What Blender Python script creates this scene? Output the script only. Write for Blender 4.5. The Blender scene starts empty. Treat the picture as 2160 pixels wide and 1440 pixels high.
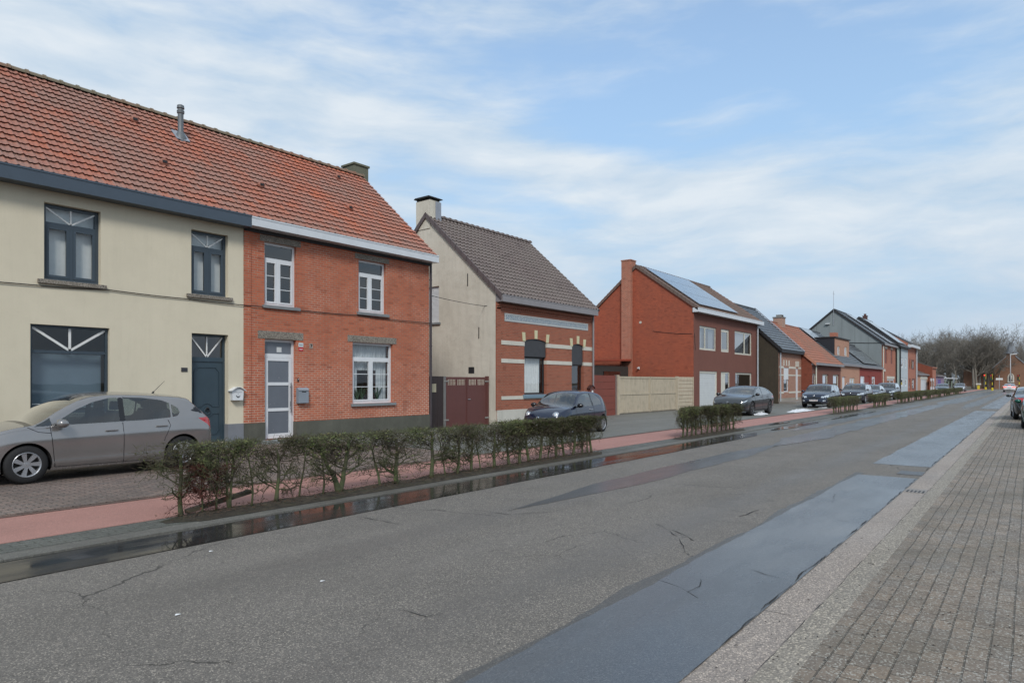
import bpy, bmesh, math, random
from mathutils import Vector, Matrix, noise as mnoise
R=math.radians
SC=bpy.context.scene
COL=SC.collection
# ---------------------------------------------------------------- survey of the street
# X runs along the street away from the viewer, Y towards the house row, Z up, metres
FPX=1400.0; VPX=2175.0; HOR=806.0; EYE=1.70
AL=math.atan((VPX-1080)/FPX)
def S(px,d): return d/math.tan(AL-math.atan((px-1080)/FPX))
def HZ(px,py,d): return EYE-(py-HOR)/((VPX-px)*math.cos(AL)/d)
def OP(px0,px1,pt,pb,d):            # opening on a facade plane at distance d
    return (S(px0,d),S(px1,d),HZ(px0,pb,d),HZ(px0,pt,d))
# ---------------------------------------------------------------- mesh builder
ORG={}
def org(p):
    return ORG.get(p.name,Vector((0,0,0))) if p is not None else Vector((0,0,0))
class MB:
    def __init__(s): s.v=[]; s.f=[]; s.m=[]; s.uv=[]; s.cur=0
    def mi(s,i): s.cur=i; return s
    def q(s,*p,uv=None):
        n=len(s.v); s.v+= [tuple(a) for a in p]; s.f.append(tuple(range(n,n+len(p)))); s.m.append(s.cur); s.uv.append(uv); return s
    def box(s,x0,x1,y0,y1,z0,z1):
        n=len(s.v)
        s.v+=[(x0,y0,z0),(x1,y0,z0),(x1,y1,z0),(x0,y1,z0),(x0,y0,z1),(x1,y0,z1),(x1,y1,z1),(x0,y1,z1)]
        for f in ((0,3,2,1),(4,5,6,7),(0,1,5,4),(1,2,6,5),(2,3,7,6),(3,0,4,7)):
            s.f.append(tuple(n+i for i in f)); s.m.append(s.cur); s.uv.append(None)
        return s
    def prism(s,pts,ax,a0,a1):
        # pts 2D polygon; ax 'x': (y,z) extruded along x; 'y': (x,z); 'z': (x,y)
        def P(p,a):
            return {'x':(a,p[0],p[1]),'y':(p[0],a,p[1]),'z':(p[0],p[1],a)}[ax]
        n=len(s.v); k=len(pts)
        s.v+=[P(p,a0) for p in pts]+[P(p,a1) for p in pts]
        s.f.append(tuple(range(n,n+k))); s.f.append(tuple(range(n+2*k-1,n+k-1,-1)))
        for i in range(k):
            j=(i+1)%k; s.f.append((n+i,n+k+i,n+k+j,n+j))
        s.m+= [s.cur]*(k+2); s.uv+= [None]*(k+2)
        return s
    def tube(s,pts,rad,n=6,cap=True):
        pts=[Vector(p) for p in pts]
        if not hasattr(rad,'__len__'): rad=[rad]*len(pts)
        b=len(s.v); L=len(pts)
        d0=(pts[1]-pts[0]).normalized()
        up=Vector((0,0,1)) if abs(d0.z)<.9 else Vector((1,0,0))
        a=d0.cross(up).normalized()
        for i,p in enumerate(pts):
            d=(pts[min(i+1,L-1)]-pts[max(i-1,0)])
            if d.length<1e-9: d=d0
            d.normalize(); a=(a-d*a.dot(d))
            if a.length<1e-6: a=d.orthogonal()
            a.normalize(); c=d.cross(a)
            for k in range(n):
                t=2*math.pi*k/n
                s.v.append(tuple(p+(a*math.cos(t)+c*math.sin(t))*rad[i]))
        for i in range(L-1):
            for k in range(n):
                k2=(k+1)%n
                s.f.append((b+i*n+k,b+i*n+k2,b+(i+1)*n+k2,b+(i+1)*n+k)); s.m.append(s.cur); s.uv.append(None)
        if cap:
            s.f.append(tuple(b+k for k in reversed(range(n)))); s.m.append(s.cur); s.uv.append(None)
            s.f.append(tuple(b+(L-1)*n+k for k in range(n))); s.m.append(s.cur); s.uv.append(None)
        return s
    def bar(s,p,q,w,h=None,up=(0,0,1)):
        # rectangular bar between two points
        p=Vector(p); q=Vector(q); d=(q-p).normalized(); u=Vector(up)
        a=d.cross(u)
        if a.length<1e-5: a=d.orthogonal()
        a.normalize(); u=a.cross(d).normalized(); h=h or w
        n=len(s.v)
        for e in (p,q):
            for (i,j) in ((-1,-1),(1,-1),(1,1),(-1,1)):
                s.v.append(tuple(e+a*i*w/2+u*j*h/2))
        for f in ((0,1,2,3),(7,6,5,4),(0,4,5,1),(1,5,6,2),(2,6,7,3),(3,7,4,0)):
            s.f.append(tuple(n+i for i in f)); s.m.append(s.cur); s.uv.append(None)
        return s
    def lathe(s,prof,n,c=(0,0,0),ax='y',a0=0,a1=2*math.pi):
        # prof: (radius, axial)
        b=len(s.v); c=Vector(c); k=len(prof); full=abs(a1-a0-2*math.pi)<1e-6
        m=n if full else n+1
        for i in range(m):
            t=a0+(a1-a0)*i/n
            for (r,h) in prof:
                u,w=r*math.cos(t),r*math.sin(t)
                s.v.append(tuple(c+Vector({'y':(u,h,w),'z':(u,w,h),'x':(h,u,w)}[ax])))
        for i in range(n):
            i2=(i+1)%m
            for j in range(k-1):
                s.f.append((b+i*k+j,b+i*k+j+1,b+i2*k+j+1,b+i2*k+j)); s.m.append(s.cur); s.uv.append(None)
        return s
    def mesh(s,name,mats,o=Vector((0,0,0)),smooth=False,sharp=None,recalc=True):
        me=bpy.data.meshes.new(name)
        me.from_pydata([(a-o.x,b-o.y,c-o.z) for a,b,c in s.v],[],s.f)
        if not isinstance(mats,(list,tuple)): mats=[mats]
        for m in mats: me.materials.append(m)
        if len(mats)>1: me.polygons.foreach_set('material_index',s.m)
        if any(u is not None for u in s.uv):
            l=me.uv_layers.new(name='UVMap'); k=0
            for fi,f in enumerate(s.f):
                for j in range(len(f)):
                    if s.uv[fi] is not None: l.data[k].uv=s.uv[fi][j]
                    k+=1
        if recalc:
            bm=bmesh.new(); bm.from_mesh(me); bmesh.ops.recalc_face_normals(bm,faces=bm.faces); bm.to_mesh(me); bm.free()
        if smooth:
            me.polygons.foreach_set('use_smooth',[True]*len(me.polygons))
            if sharp: me.set_sharp_from_angle(angle=R(sharp))
        me.update()
        return me
    def build(s,name,mats,parent=None,smooth=False,sharp=None,recalc=True):
        o=org(parent)
        ob=bpy.data.objects.new(name,s.mesh(name,mats,o,smooth,sharp,recalc)); COL.objects.link(ob)
        if parent is not None:
            ob.parent=parent; ORG[ob.name]=o
        return ob
def tag(o,label=None,cat=None,group=None,kind=None):
    if label: o['label']=label
    if cat: o['category']=cat
    if group: o['group']=group
    if kind: o['kind']=kind
    return o
def empty(name,loc=(0,0,0),label=None,cat=None,group=None):
    o=bpy.data.objects.new(name,None); COL.objects.link(o); o.location=loc; o.empty_display_size=.3
    ORG[o.name]=Vector(loc)
    return tag(o,label,cat,group)
def copy_tree(o,parent=None):
    c=o.copy(); COL.objects.link(c)
    if parent is not None: c.parent=parent
    for ch in list(o.children): copy_tree(ch,c)
    return c
def beveled(ob,w=.01,seg=2):
    m=ob.modifiers.new('bevel','BEVEL'); m.width=w; m.segments=seg; m.limit_method='ANGLE'; return ob
ORD=['','first','second','third','fourth','fifth','sixth','seventh','eighth','ninth','tenth','eleventh','twelfth','thirteenth','fourteenth','fifteenth','sixteenth','seventeenth','eighteenth','nineteenth','twentieth','twenty-first','twenty-second','twenty-third','twenty-fourth','twenty-fifth','twenty-sixth','twenty-seventh','twenty-eighth']
# ---------------------------------------------------------------- node helpers
class NT:
    def __init__(s,name,kind='mat'):
        s.mat=bpy.data.materials.new(name); s.mat.use_nodes=True; s.t=s.mat.node_tree
        s.b=s.t.nodes['Principled BSDF']
    def n(s,typ,**kw):
        x=s.t.nodes.new(typ)
        for k,v in kw.items(): setattr(x,k,v)
        return x
    def put(s,sock,val):
        if isinstance(val,bpy.types.NodeSocket): s.t.links.new(val,sock)
        elif hasattr(val,'__len__'):
            if len(sock.default_value)==4 and len(val)==3: val=(*val,1)
            sock.default_value=val
        else:
            try: sock.default_value=val
            except TypeError: sock.default_value=[val]*len(sock.default_value)
    def set(s,**kw):
        for k,v in kw.items(): s.put(s.b.inputs[k.replace('_',' ')],v)
        return s
    def co(s,which='Object'): return s.n('ShaderNodeTexCoord').outputs[which]
    def mapv(s,vec,scale=(1,1,1),loc=(0,0,0),rot=(0,0,0)):
        m=s.n('ShaderNodeMapping'); s.put(m.inputs[0],vec); m.inputs[1].default_value=loc; m.inputs[2].default_value=rot; m.inputs[3].default_value=scale; return m.outputs[0]
    def noise(s,vec,scale,detail=4,rough=.55,dist=0,dim='3D',out=0):
        m=s.n('ShaderNodeTexNoise',noise_dimensions=dim); s.put(m.inputs['Vector'],vec); s.put(m.inputs['Scale'],scale); m.inputs['Detail'].default_value=detail; m.inputs['Roughness'].default_value=rough; m.inputs['Distortion'].default_value=dist; return m.outputs[out]
    def vor(s,vec,scale,feat='F1',out='Distance'):
        m=s.n('ShaderNodeTexVoronoi',feature=feat); s.put(m.inputs['Vector'],vec); m.inputs['Scale'].default_value=scale; return m.outputs[out]
    def white(s,vec):
        m=s.n('ShaderNodeTexWhiteNoise',noise_dimensions='3D'); s.put(m.inputs['Vector'],vec); return m.outputs['Value']
    def math(s,op,a,b=0.,c=None,clamp=False):
        m=s.n('ShaderNodeMath',operation=op,use_clamp=clamp); s.put(m.inputs[0],a); s.put(m.inputs[1],b)
        if c is not None: s.put(m.inputs[2],c)
        return m.outputs[0]
    def vmath(s,op,a,b=(0,0,0)):
        m=s.n('ShaderNodeVectorMath',operation=op); s.put(m.inputs[0],a); s.put(m.inputs[1],b); return m.outputs[0]
    def mr(s,v,a,b,c=0.,d=1.,smooth=False):
        m=s.n('ShaderNodeMapRange',clamp=True); 
        if smooth: m.interpolation_type='SMOOTHSTEP'
        s.put(m.inputs[0],v)
        for i,x in enumerate((a,b,c,d)): s.put(m.inputs[i+1],x)
        return m.outputs[0]
    def mix(s,f,a,b,mode='MIX'):
        m=s.n('ShaderNodeMix',data_type='RGBA',blend_type=mode); s.put(m.inputs[0],f); s.put(m.inputs[6],a); s.put(m.inputs[7],b); return m.outputs[2]
    def ramp(s,f,stops):
        m=s.n('ShaderNodeValToRGB'); s.put(m.inputs[0],f); r=m.color_ramp
        while len(r.elements)<len(stops): r.elements.new(.5)
        for e,(p,c) in zip(r.elements,stops):
            e.position=p; e.color=(*c,1) if len(c)==3 else c
        return m.outputs[0]
    def sep(s,v): return s.n('ShaderNodeSeparateXYZ'),v
    def xyz(s,v):
        m=s.n('ShaderNodeSeparateXYZ'); s.put(m.inputs[0],v); return m.outputs
    def comb(s,x=0.,y=0.,z=0.):
        m=s.n('ShaderNodeCombineXYZ'); s.put(m.inputs[0],x); s.put(m.inputs[1],y); s.put(m.inputs[2],z); return m.outputs[0]
    def bump(s,h,strength=.3,dist=.01,nrm=None):
        m=s.n('ShaderNodeBump'); m.inputs['Strength'].default_value=strength; m.inputs['Distance'].default_value=dist; s.put(m.inputs['Height'],h)
        if nrm is not None: s.put(m.inputs['Normal'],nrm)
        s.put(s.b.inputs['Normal'],m.outputs[0]); return m.outputs[0]
def srgb(r,g,b):
    f=lambda c:(c/12.92 if c<=.04045 else ((c+.055)/1.055)**2.4)
    return (f(r/255),f(g/255),f(b/255))
def sc(c,k): return tuple(x*k for x in c)
# ---- plain material with slight unevenness
def plain(name,col,rough=.5,metal=0.,spec=.5,var=.08,scale=3.,bump=0.,coat=0.):
    t=NT(name); v=t.co()
    f=t.noise(v,scale,5,.6)
    c=t.mix(t.mr(f,.3,.7),sc(col,1-var),sc(col,1+var))
    t.set(Base_Color=c,Metallic=metal,Specular_IOR_Level=spec,Roughness=t.mr(t.noise(v,scale*2.3,3),.3,.7,max(0,rough-.06),min(1,rough+.06)))
    if coat: t.set(Coat_Weight=coat,Coat_Roughness=.03)
    if bump: t.bump(t.noise(v,scale*8,4),bump,.01)
    return t.mat
def brick(name,c1,c2,mortar,bw=.2,bh=.064,ms=.008,rough=.85,vary=.25,mortar2=None,mz=(0,3),dirt=None,dirtamt=.5,paint=None):
    t=NT(name); o=t.xyz(t.co()); u=t.math('ADD',o[0],o[1]); v=t.comb(u,o[2],0.)
    b=t.n('ShaderNodeTexBrick'); b.offset=.5
    t.put(b.inputs['Vector'],v); b.inputs['Scale'].default_value=1; b.inputs['Mortar Size'].default_value=ms; b.inputs['Mortar Smooth'].default_value=.15
    b.inputs['Brick Width'].default_value=bw; b.inputs['Row Height'].default_value=bh; b.inputs['Bias'].default_value=-.1
    t.put(b.inputs['Color1'],c1); t.put(b.inputs['Color2'],c2)
    mcol=mortar
    if mortar2 is not None:
        mcol=t.mix(t.math('ADD',t.mr(o[2],mz[0],mz[1],0,.8),t.mr(t.noise(t.co(),.8,3),.4,.6,-.2,.3),clamp=True),mortar2,mortar)
    t.put(b.inputs['Mortar'],mcol)
    col=b.outputs['Color']
    n1=t.noise(t.co(),.55,5,.6); n2=t.noise(v,4.5,3,.7)
    col=t.mix(t.mr(n1,.3,.75,0,vary),col,(.12,.06,.045),'MIX')
    col=t.mix(t.mr(n2,.25,.8,0,.28),col,sc(c1,1.3)); wb=t.white(t.vmath('FLOOR',t.comb(t.math('DIVIDE',u,bw),t.math('DIVIDE',o[2],bh),0.))); col=t.mix(t.mr(wb,.90,1.,0,.42),col,sc(c2,.45))
    if dirt is not None:
        vv=t.mapv(t.co(),(2.5,2.5,.35)); st=t.noise(vv,1.3,5,.65)
        col=t.mix(t.mr(st,.52,.75,0,dirtamt),col,dirt)
    t.set(Base_Color=col,Roughness=rough,Specular_IOR_Level=.3)
    h=t.math('MULTIPLY',b.outputs['Fac'],-1.)
    h=t.math('ADD',h,t.math('MULTIPLY',t.noise(v,60,2),.5))
    t.bump(h,.5,.006)
    return t.mat
def render_m(name,col,dirt,amt=.35,rough=.85,grain=.25,streak=.25):
    t=NT(name); v=t.co()
    n1=t.noise(v,.6,6,.62); st=t.noise(t.mapv(v,(3.,3.,.25)),1.6,5,.6)
    c=t.mix(t.mr(n1,.36,.8,0,amt),col,dirt); c=t.mix(t.mr(t.noise(v,2.6,5,.65),.5,.75,0,amt*.6),c,sc(dirt,1.15)); c=t.mix(t.mr(t.noise(t.mapv(v,(9.,9.,.5)),1.2,4,.6),.58,.75,0,streak*.8),c,sc(dirt,.8))
    c=t.mix(t.mr(st,.5,.8,0,streak),c,dirt)
    c=t.mix(t.mr(t.noise(v,25,3),.3,.7,0,.12),c,sc(col,.75))
    t.set(Base_Color=c,Roughness=rough,Specular_IOR_Level=.25)
    t.bump(t.math('ADD',t.noise(v,70,4,.6),t.math('MULTIPLY',t.noise(v,3,3),2.)),grain,.01)
    return t.mat
def tile_m(name,ca,cb,cc,lich=(.16,.14,.09),rough=.6,lamt=.5):
    t=NT(name); uv=t.n('ShaderNodeUVMap').outputs[0]
    fl=t.vmath('FLOOR',uv); w=t.white(fl); w2=t.white(t.vmath('ADD',fl,(13.,7.,3.)))
    o=t.co(); big=t.noise(o,.45,4,.6)
    c=t.mix(w,ca,cb); c=t.mix(t.mr(t.math('ADD',big,t.math('MULTIPLY',w2,.18)),.42,.74),c,cc)
    sp=t.noise(o,9,5,.7); c=t.mix(t.mr(t.math('ADD',sp,t.math('MULTIPLY',big,.4)),.62,.95,0,lamt),c,lich)
    fr=t.xyz(t.vmath('FRACTION',uv))[1]
    c=t.mix(t.mr(fr,.78,1.,0,.35),c,lich)
    t.set(Base_Color=c,Roughness=rough,Specular_IOR_Level=.35)
    t.bump(t.noise(o,80,3),.25,.004)
    return t.mat
def glass_m(name,tint=(.75,.8,.8),refl=1.0,rough=.0):
    t=NT(name); nt=t.t; out=nt.nodes['Material Output']
    tr=t.n('ShaderNodeBsdfTransparent'); tr.inputs[0].default_value=(*tint,1)
    gl=t.n('ShaderNodeBsdfGlossy'); gl.inputs[0].default_value=(1,1,1,1); gl.inputs['Roughness'].default_value=rough
    fr=t.n('ShaderNodeFresnel'); t.put(fr.inputs[0],t.mr(t.n('ShaderNodeNewGeometry').outputs['Backfacing'],0,1,1.5,1/1.5))
    w=t.noise(t.co(),1.2,2)
    bp=t.n('ShaderNodeBump'); bp.inputs['Strength'].default_value=.06; bp.inputs['Distance'].default_value=.02; t.put(bp.inputs['Height'],w)
    t.put(gl.inputs['Normal'],bp.outputs[0])
    f=t.math('MULTIPLY',fr.outputs[0],1.5*refl,clamp=True)
    mx=t.n('ShaderNodeMixShader'); t.put(mx.inputs[0],f); t.put(mx.inputs[1],tr.outputs[0]); t.put(mx.inputs[2],gl.outputs[0])
    t.put(out.inputs[0],mx.outputs[0]); nt.nodes.remove(t.b)
    return t.mat
def paint_m(name,col,rough=.28,metal=.3,flake=.06):
    t=NT(name); v=t.co()
    c=t.mix(t.mr(t.noise(v,2.,4),.3,.7),sc(col,1-flake),sc(col,1+flake))
    dirt=t.mr(t.xyz(v)[2],.12,.42,.26,0.)
    dn=t.math('MULTIPLY',dirt,t.mr(t.noise(v,6,5,.65),.3,.7))
    c=t.mix(dn,c,(.16,.15,.14))
    t.set(Base_Color=c,Metallic=metal,Roughness=t.math('ADD',rough,t.math('MULTIPLY',dn,.5)),Coat_Weight=t.mr(dn,0,.4,.8,.1),Coat_Roughness=.06)
    return t.mat
# ---------------------------------------------------------------- walls and openings
def wall_cells(mb,s0,s1,z0,z1,d,ops,reveal=.18,rm=None):
    xs=sorted({s0,s1,*[o[0] for o in ops],*[o[1] for o in ops]}); zs=sorted({z0,z1,*[min(max(o[2],z0),z1) for o in ops],*[min(max(o[3],z0),z1) for o in ops]})
    xs=[x for x in xs if s0<=x<=s1]
    for a,b in zip(xs,xs[1:]):
        for c,e in zip(zs,zs[1:]):
            if e-c<1e-4: continue
            mx,mz=(a+b)/2,(c+e)/2
            if any(o[0]<mx<o[1] and o[2]<mz<o[3] for o in ops): continue
            mb.q((a,d,c),(b,d,c),(b,d,e),(a,d,e))
    k=mb.cur
    if rm is not None: mb.cur=rm
    for o in ops:
        a,b,c,e=o[:4]; c=max(c,z0)
        mb.q((a,d,c),(a,d+reveal,c),(a,d+reveal,e),(a,d,e)); mb.q((b,d,c),(b,d+reveal,c),(b,d+reveal,e),(b,d,e))
        mb.q((a,d,e),(b,d,e),(b,d+reveal,e),(a,d+reveal,e)); mb.q((a,d,c),(b,d,c),(b,d+reveal,c),(a,d+reveal,c))
    mb.cur=k
def tiles(parent,s0,s1,de,ze,dr,zr,mat,tw=.22,th=.34,prof='dutch',name='roof',seed=1,slab_m=None,thick=.07,back=None):
    """tiled slope from eave (de,ze) up to ridge (dr,zr)"""
    rnd=random.Random(seed); L=math.hypot(dr-de,zr-ze); uy,uz=(dr-de)/L,(zr-ze)/L; ny,nz=-uz,uy
    if dr<de: ny,nz=uz,-uy
    if nz<0: ny,nz=-ny,-nz
    rows=max(1,round(L/th)); th=L/rows; cols=max(1,round((s1-s0)/tw)); tw=(s1-s0)/cols
    if prof=='dutch': fs=[(0,.018),(.12,.032),(.26,.02),(.34,.004),(.5,.006),(.58,.014),(.66,.006),(.86,.004)]
    elif prof=='pan': fs=[(0,.0),(.15,.03),(.3,.05),(.45,.04),(.6,.012),(.8,-.006)]
    else: fs=[(0,.0),(.5,.004),(.93,.003),(.96,-.006)]
    mb=MB(); K=len(fs)
    for r in range(rows):
        lo=r*th; hi=(r+1)*th+.02
        jit=[rnd.uniform(-.004,.004) for _ in range(cols+1)]
        base=len(mb.v); N=cols*K+1
        for pas in range(3):
            for i in range(N):
                c,k=divmod(i,K)
                if c==cols: h=fs[0][1]; x=s1; j=jit[cols-1]
                else: h=fs[k][1]; x=s0+(c+fs[k][0])*tw; j=jit[c]
                if pas==0: l=lo+.05; o=.0
                elif pas==1: l=lo+j*.6; o=.044+h+j
                else: l=hi; o=.006+h+j*.3
                mb.v.append((x,de+uy*l+ny*o,ze+uz*l+nz*o))
        for pas in range(2):
            for i in range(N-1):
                c,k=divmod(i,K)
                a=base+pas*N+i
                mb.f.append((a,a+1,a+1+N,a+N)); mb.m.append(0)
                u0=c+fs[k][0]; u1=c+(fs[k+1][0] if k+1<K else .999)
                v0,v1=(r+.0,r+.01) if pas==0 else (r+.01,r+.99)
                mb.uv.append([(u0,v0),(u1,v0),(u1,v1),(u0,v1)])
    ob=mb.build(name,mat,parent,recalc=False)
    sl=MB()
    P=lambda l,o:(de+uy*l+ny*o,ze+uz*l+nz*o)
    sl.prism([P(0,.01),P(L,.01),P(L,-thick),P(0,-thick)],'x',s0,s1)
    sl.build('roof_deck',slab_m or mat,ob)
    return ob
def ridge_tiles(parent,s0,s1,d,z,mat,r=.12,step=.38,roof=None):
    mb=MB(); n=max(1,round((s1-s0)/step)); st=(s1-s0)/n
    for i in range(n):
        a=s0+i*st; 
        for (x0,x1,r0,r1) in ((a,a+st*.86,r,r*.97),(a+st*.86,a+st+.01,r*1.22,r*1.22)):
            b=len(mb.v); K=7
            for x,rr in ((x0,r0),(x1,r1)):
                for k in range(K):
                    t=math.pi*k/(K-1)*1.1-.05*math.pi
                    mb.v.append((x,d+rr*math.cos(t),z+rr*.8*math.sin(t)))
            for k in range(K-1):
                mb.f.append((b+k,b+k+1,b+K+k+1,b+K+k)); mb.m.append(0); mb.uv.append([(i+.5,99.5)]*4)
            mb.f.append(tuple(b+k for k in range(K))); mb.m.append(0); mb.uv.append([(i+.5,99.5)]*K)
            mb.f.append(tuple(b+K+k for k in range(K))); mb.m.append(0); mb.uv.append([(i+.5,99.5)]*K)
    return mb.build('ridge_tiles',mat,parent)
def gable_wall(parent,s,d,back,eave,rd,rz,mat,eave_b=None,t=.25,side=1,ops=(),name='gable_wall'):
    """side wall in plane x=s; side=1 -> body extends towards +x"""
    mb=MB(); eave_b=eave if eave_b is None else eave_b
    zt=lambda y: eave+(rz-eave)*(y-d)/(rd-d) if y<=rd else rz+(eave_b-rz)*(y-rd)/(back-rd)
    if ops:
        o=ops[0]; a,b,c,e=o
        mb.q((s,d,0),(s,a,0),(s,a,zt(a)),(s,d,zt(d)))
        # middle strip (below, above)
        mb.q((s,a,0),(s,b,0),(s,b,c),(s,a,c))
        top=[(s,a,e),(s,b,e),(s,b,zt(b))]
        if a<rd<b: top.append((s,rd,rz))
        top.append((s,a,zt(a))); mb.q(*top)
        rest=[(s,b,0),(s,back,0),(s,back,zt(back))]
        if b<rd: rest.append((s,rd,rz))
        rest.append((s,b,zt(b))); mb.q(*rest)
        w=s+side*.12
        mb.q((s,a,c),(w,a,c),(w,a,e),(s,a,e)); mb.q((s,b,c),(w,b,c),(w,b,e),(s,b,e)); mb.q((s,a,e),(s,b,e),(w,b,e),(w,a,e)); mb.q((s,a,c),(s,b,c),(w,b,c),(w,a,c))
    else:
        mb.prism([(d,0),(rd,0),(back,0),(back,eave_b),(rd,rz),(d,eave)],'x',s,s+side*t)
    return mb.build(name,mat,parent)
def window(root,o,d,fm,gm,inset=.11,fw=.06,transom=None,mull=(),hb=0,fan=None,sash=.045,curtain=None,cur_m=None,sill=None,sill_m=None,name='window',dep=.06,sill_t=.09,fan_m=None,barw=.022,flat=1.):
    a,b,c,e=o[:4]; y=d+inset; W=b-a; Hh=e-c
    f=MB()
    f.box(a,a+fw,y,y+dep,c,e); f.box(b-fw,b,y,y+dep,c,e); f.box(a+fw,b-fw,y,y+dep,c,c+fw); f.box(a+fw,b-fw,y,y+dep,e-fw,e)
    zt=e
    panes=[]
    if transom:
        zt=c+Hh*transom; f.box(a+fw,b-fw,y-.004,y+dep-.004,zt-fw*.6,zt+fw*.6)
        panes.append((a+fw,b-fw,zt+fw*.6,e-fw))
        top=zt-fw*.6
    else: top=e-fw
    ed=[a+fw]+[a+W*m for m in mull]+[b-fw]
    for k,m in enumerate(mull):
        f.box(a+W*m-fw*.5,a+W*m+fw*.5,y-.006,y+dep-.006,c+fw,top)
    for k in range(len(ed)-1):
        x0=ed[k]+(fw*.5 if k>0 else 0); x1=ed[k+1]-(fw*.5 if k<len(ed)-2 else 0)
        z0=c+fw; z1=top
        if sash:
            q=y-.012
            f.box(x0+.002,x0+sash,q,q+.05,z0+.002,z1-.002); f.box(x1-sash,x1-.002,q,q+.05,z0+.002,z1-.002)
            f.box(x0+sash,x1-sash,q,q+.05,z0+.002,z0+sash); f.box(x0+sash,x1-sash,q,q+.05,z1-sash,z1-.002)
            x0+=sash;x1-=sash;z0+=sash;z1-=sash
        for h in range(hb):
            zz=z0+(z1-z0)*(h+1)/(hb+1); f.box(x0,x1,y+.008,y+.03,zz-barw/2,zz+barw/2)
        panes.append((x0,x1,z0,z1))
    win=f.build(name,fm,root)
    if fan:
        g=MB(); x0,x1,z0,z1=panes[0]; yb=y+dep*.5-.012; cx=(x0+x1)/2; w=fan
        for (p,q) in (((cx,yb,z0),(cx,yb,z1)),((cx,yb,z0),(x0,yb,z1)),((cx,yb,z0),(x1,yb,z1))):
            g.bar(p,q,.012,w,up=(-(q[2]-p[2]),0,(q[0]-p[0])))
        g.build('glazing_bar',fan_m or fm,win)
    p=MB()
    for (x0,x1,z0,z1) in panes: p.q((x0,y+dep*.5,z0),(x1,y+dep*.5,z0),(x1,y+dep*.5,z1),(x0,y+dep*.5,z1))
    p.build('pane',gm,win)
    if curtain:
        cu=MB()
        for (x0,x1,z0,z1) in curtain:      # fractions of the opening
            n=max(4,int((x1-x0)*W/.03)); X=lambda t:a+W*(x0+(x1-x0)*t)
            for i in range(n):
                o0=flat*(.012*math.sin(i*1.9)+.01*math.sin(i*.7+1)); o1=flat*(.012*math.sin((i+1)*1.9)+.01*math.sin((i+1)*.7+1))
                cu.q((X(i/n),y+.17+o0,c+Hh*z0),(X((i+1)/n),y+.17+o1,c+Hh*z0),(X((i+1)/n),y+.17+o1,c+Hh*z1),(X(i/n),y+.17+o0,c+Hh*z1))
        cu.build('curtain',cur_m,win,smooth=True)
    if sill:
        sx0,sx1=sill
        s=MB().box(a-sx0,b+sx1,d-.07,d+inset-.002,c-sill_t,c-.001)
        beveled(s.build('sill',sill_m,win),.008)
    return win
def box_gutter(root,s0,s1,d,z0,z1,proj,m,under=None,name='gutter'):
    g=MB(); t=.02
    g.box(s0,s1,d-proj,d-proj+t,z0,z1); g.box(s0,s1,d-proj+t,d+.02,z0,z0+t)
    g.box(s0,s0+t,d-proj+t,d+.02,z0+t,z1-.003); g.box(s1-t,s1,d-proj+t,d+.02,z0+t,z1-.003)
    g.box(s0+.001,s1-.001,d-proj-.012,d-proj-.0005,z1-.035,z1+.004)
    return g.build(name,m,root)
def pipe(root,s,d,z0,z1,m,r=.045,jog=None,name='downpipe'):
    g=MB(); pts=[(s,d,z0),(s,d,z1)]
    if jog: pts=[(s,d,z0),(s,d,z1-.35),(s+jog[0],d+jog[1],z1-.05),(s+jog[0],d+jog[1],z1)]
    g.tube(pts,r,10)
    for z in (z0+.4,(z0+z1)/2,z1-.6): g.lathe([(r,z),(r+.008,z),(r+.008,z+.03),(r,z+.03)],10,(s,d,0),'z')
    return g.build(name,m,root,smooth=True,sharp=40)
EXPO=0.55; CLX,CLY=0.,0.
# ================================================================= materials of the houses
CREAM=render_m('cream_render',(.68,.615,.475),(.40,.36,.27),.28,streak=.13)
WHITEP=plain('white_frame',(.66,.68,.70),.35,var=.04)
GREYW=render_m('weathered_render',(.66,.62,.53),(.33,.30,.24),.45,grain=.7,streak=.30)
ANTH=plain('slate_blue_frame',(.042,.060,.078),.4,var=.08)
BLUEDOOR=plain('slate_blue_door',(.035,.058,.076),.38,var=.1)
GUT_D=plain('slate_gutter',(.055,.075,.10),.35,var=.06)
GUT_W=plain('white_gutter',(.60,.63,.66),.3,var=.06)
GUT_G=plain('grey_gutter',(.24,.225,.23),.4,var=.08)
PLB=plain('blue_grey_plinth',(.19,.20,.22),.7,var=.1,bump=.3)
BRK1=brick('orange_red_brick',(.50,.140,.072),(.375,.100,.058),(.30,.20,.14),bh=.064,ms=.009,mortar2=(.62,.52,.42),mz=(.2,2.4),vary=.20,dirt=(.16,.07,.05),dirtamt=.28)
BRK2=brick('brown_red_brick',(.36,.105,.060),(.27,.080,.050),(.30,.20,.14),bh=.062,ms=.008,vary=.3)
BRK3=brick('vermilion_brick',(.43,.105,.052),(.32,.080,.045),(.17,.065,.045),bh=.072,ms=.011,vary=.4)
BRK3C=brick('weathered_stack_brick',(.40,.115,.065),(.27,.08,.05),(.46,.33,.25),bh=.072,ms=.012,vary=.3)
BRK4=brick('old_pink_brick',(.38,.17,.11),(.28,.11,.075),(.40,.36,.30),vary=.2)
BRK5=brick('dark_red_brick',(.25,.068,.038),(.18,.05,.03),(.15,.06,.04),vary=.3)
BRK6=brick('salmon_brick',(.50,.25,.165),(.42,.20,.13),(.42,.32,.25),vary=.15)
BRK7=brick('coral_brick',(.44,.16,.10),(.36,.12,.08),(.35,.22,.17),vary=.18)
BRKC=brick('chapel_brick',(.26,.135,.085),(.20,.10,.065),(.25,.18,.13),vary=.2)
MAROON=render_m('maroon_render',(.195,.085,.065),(.10,.045,.04),.3)
REDR=render_m('oxblood_render',(.26,.055,.045),(.13,.04,.035),.3)
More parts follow.
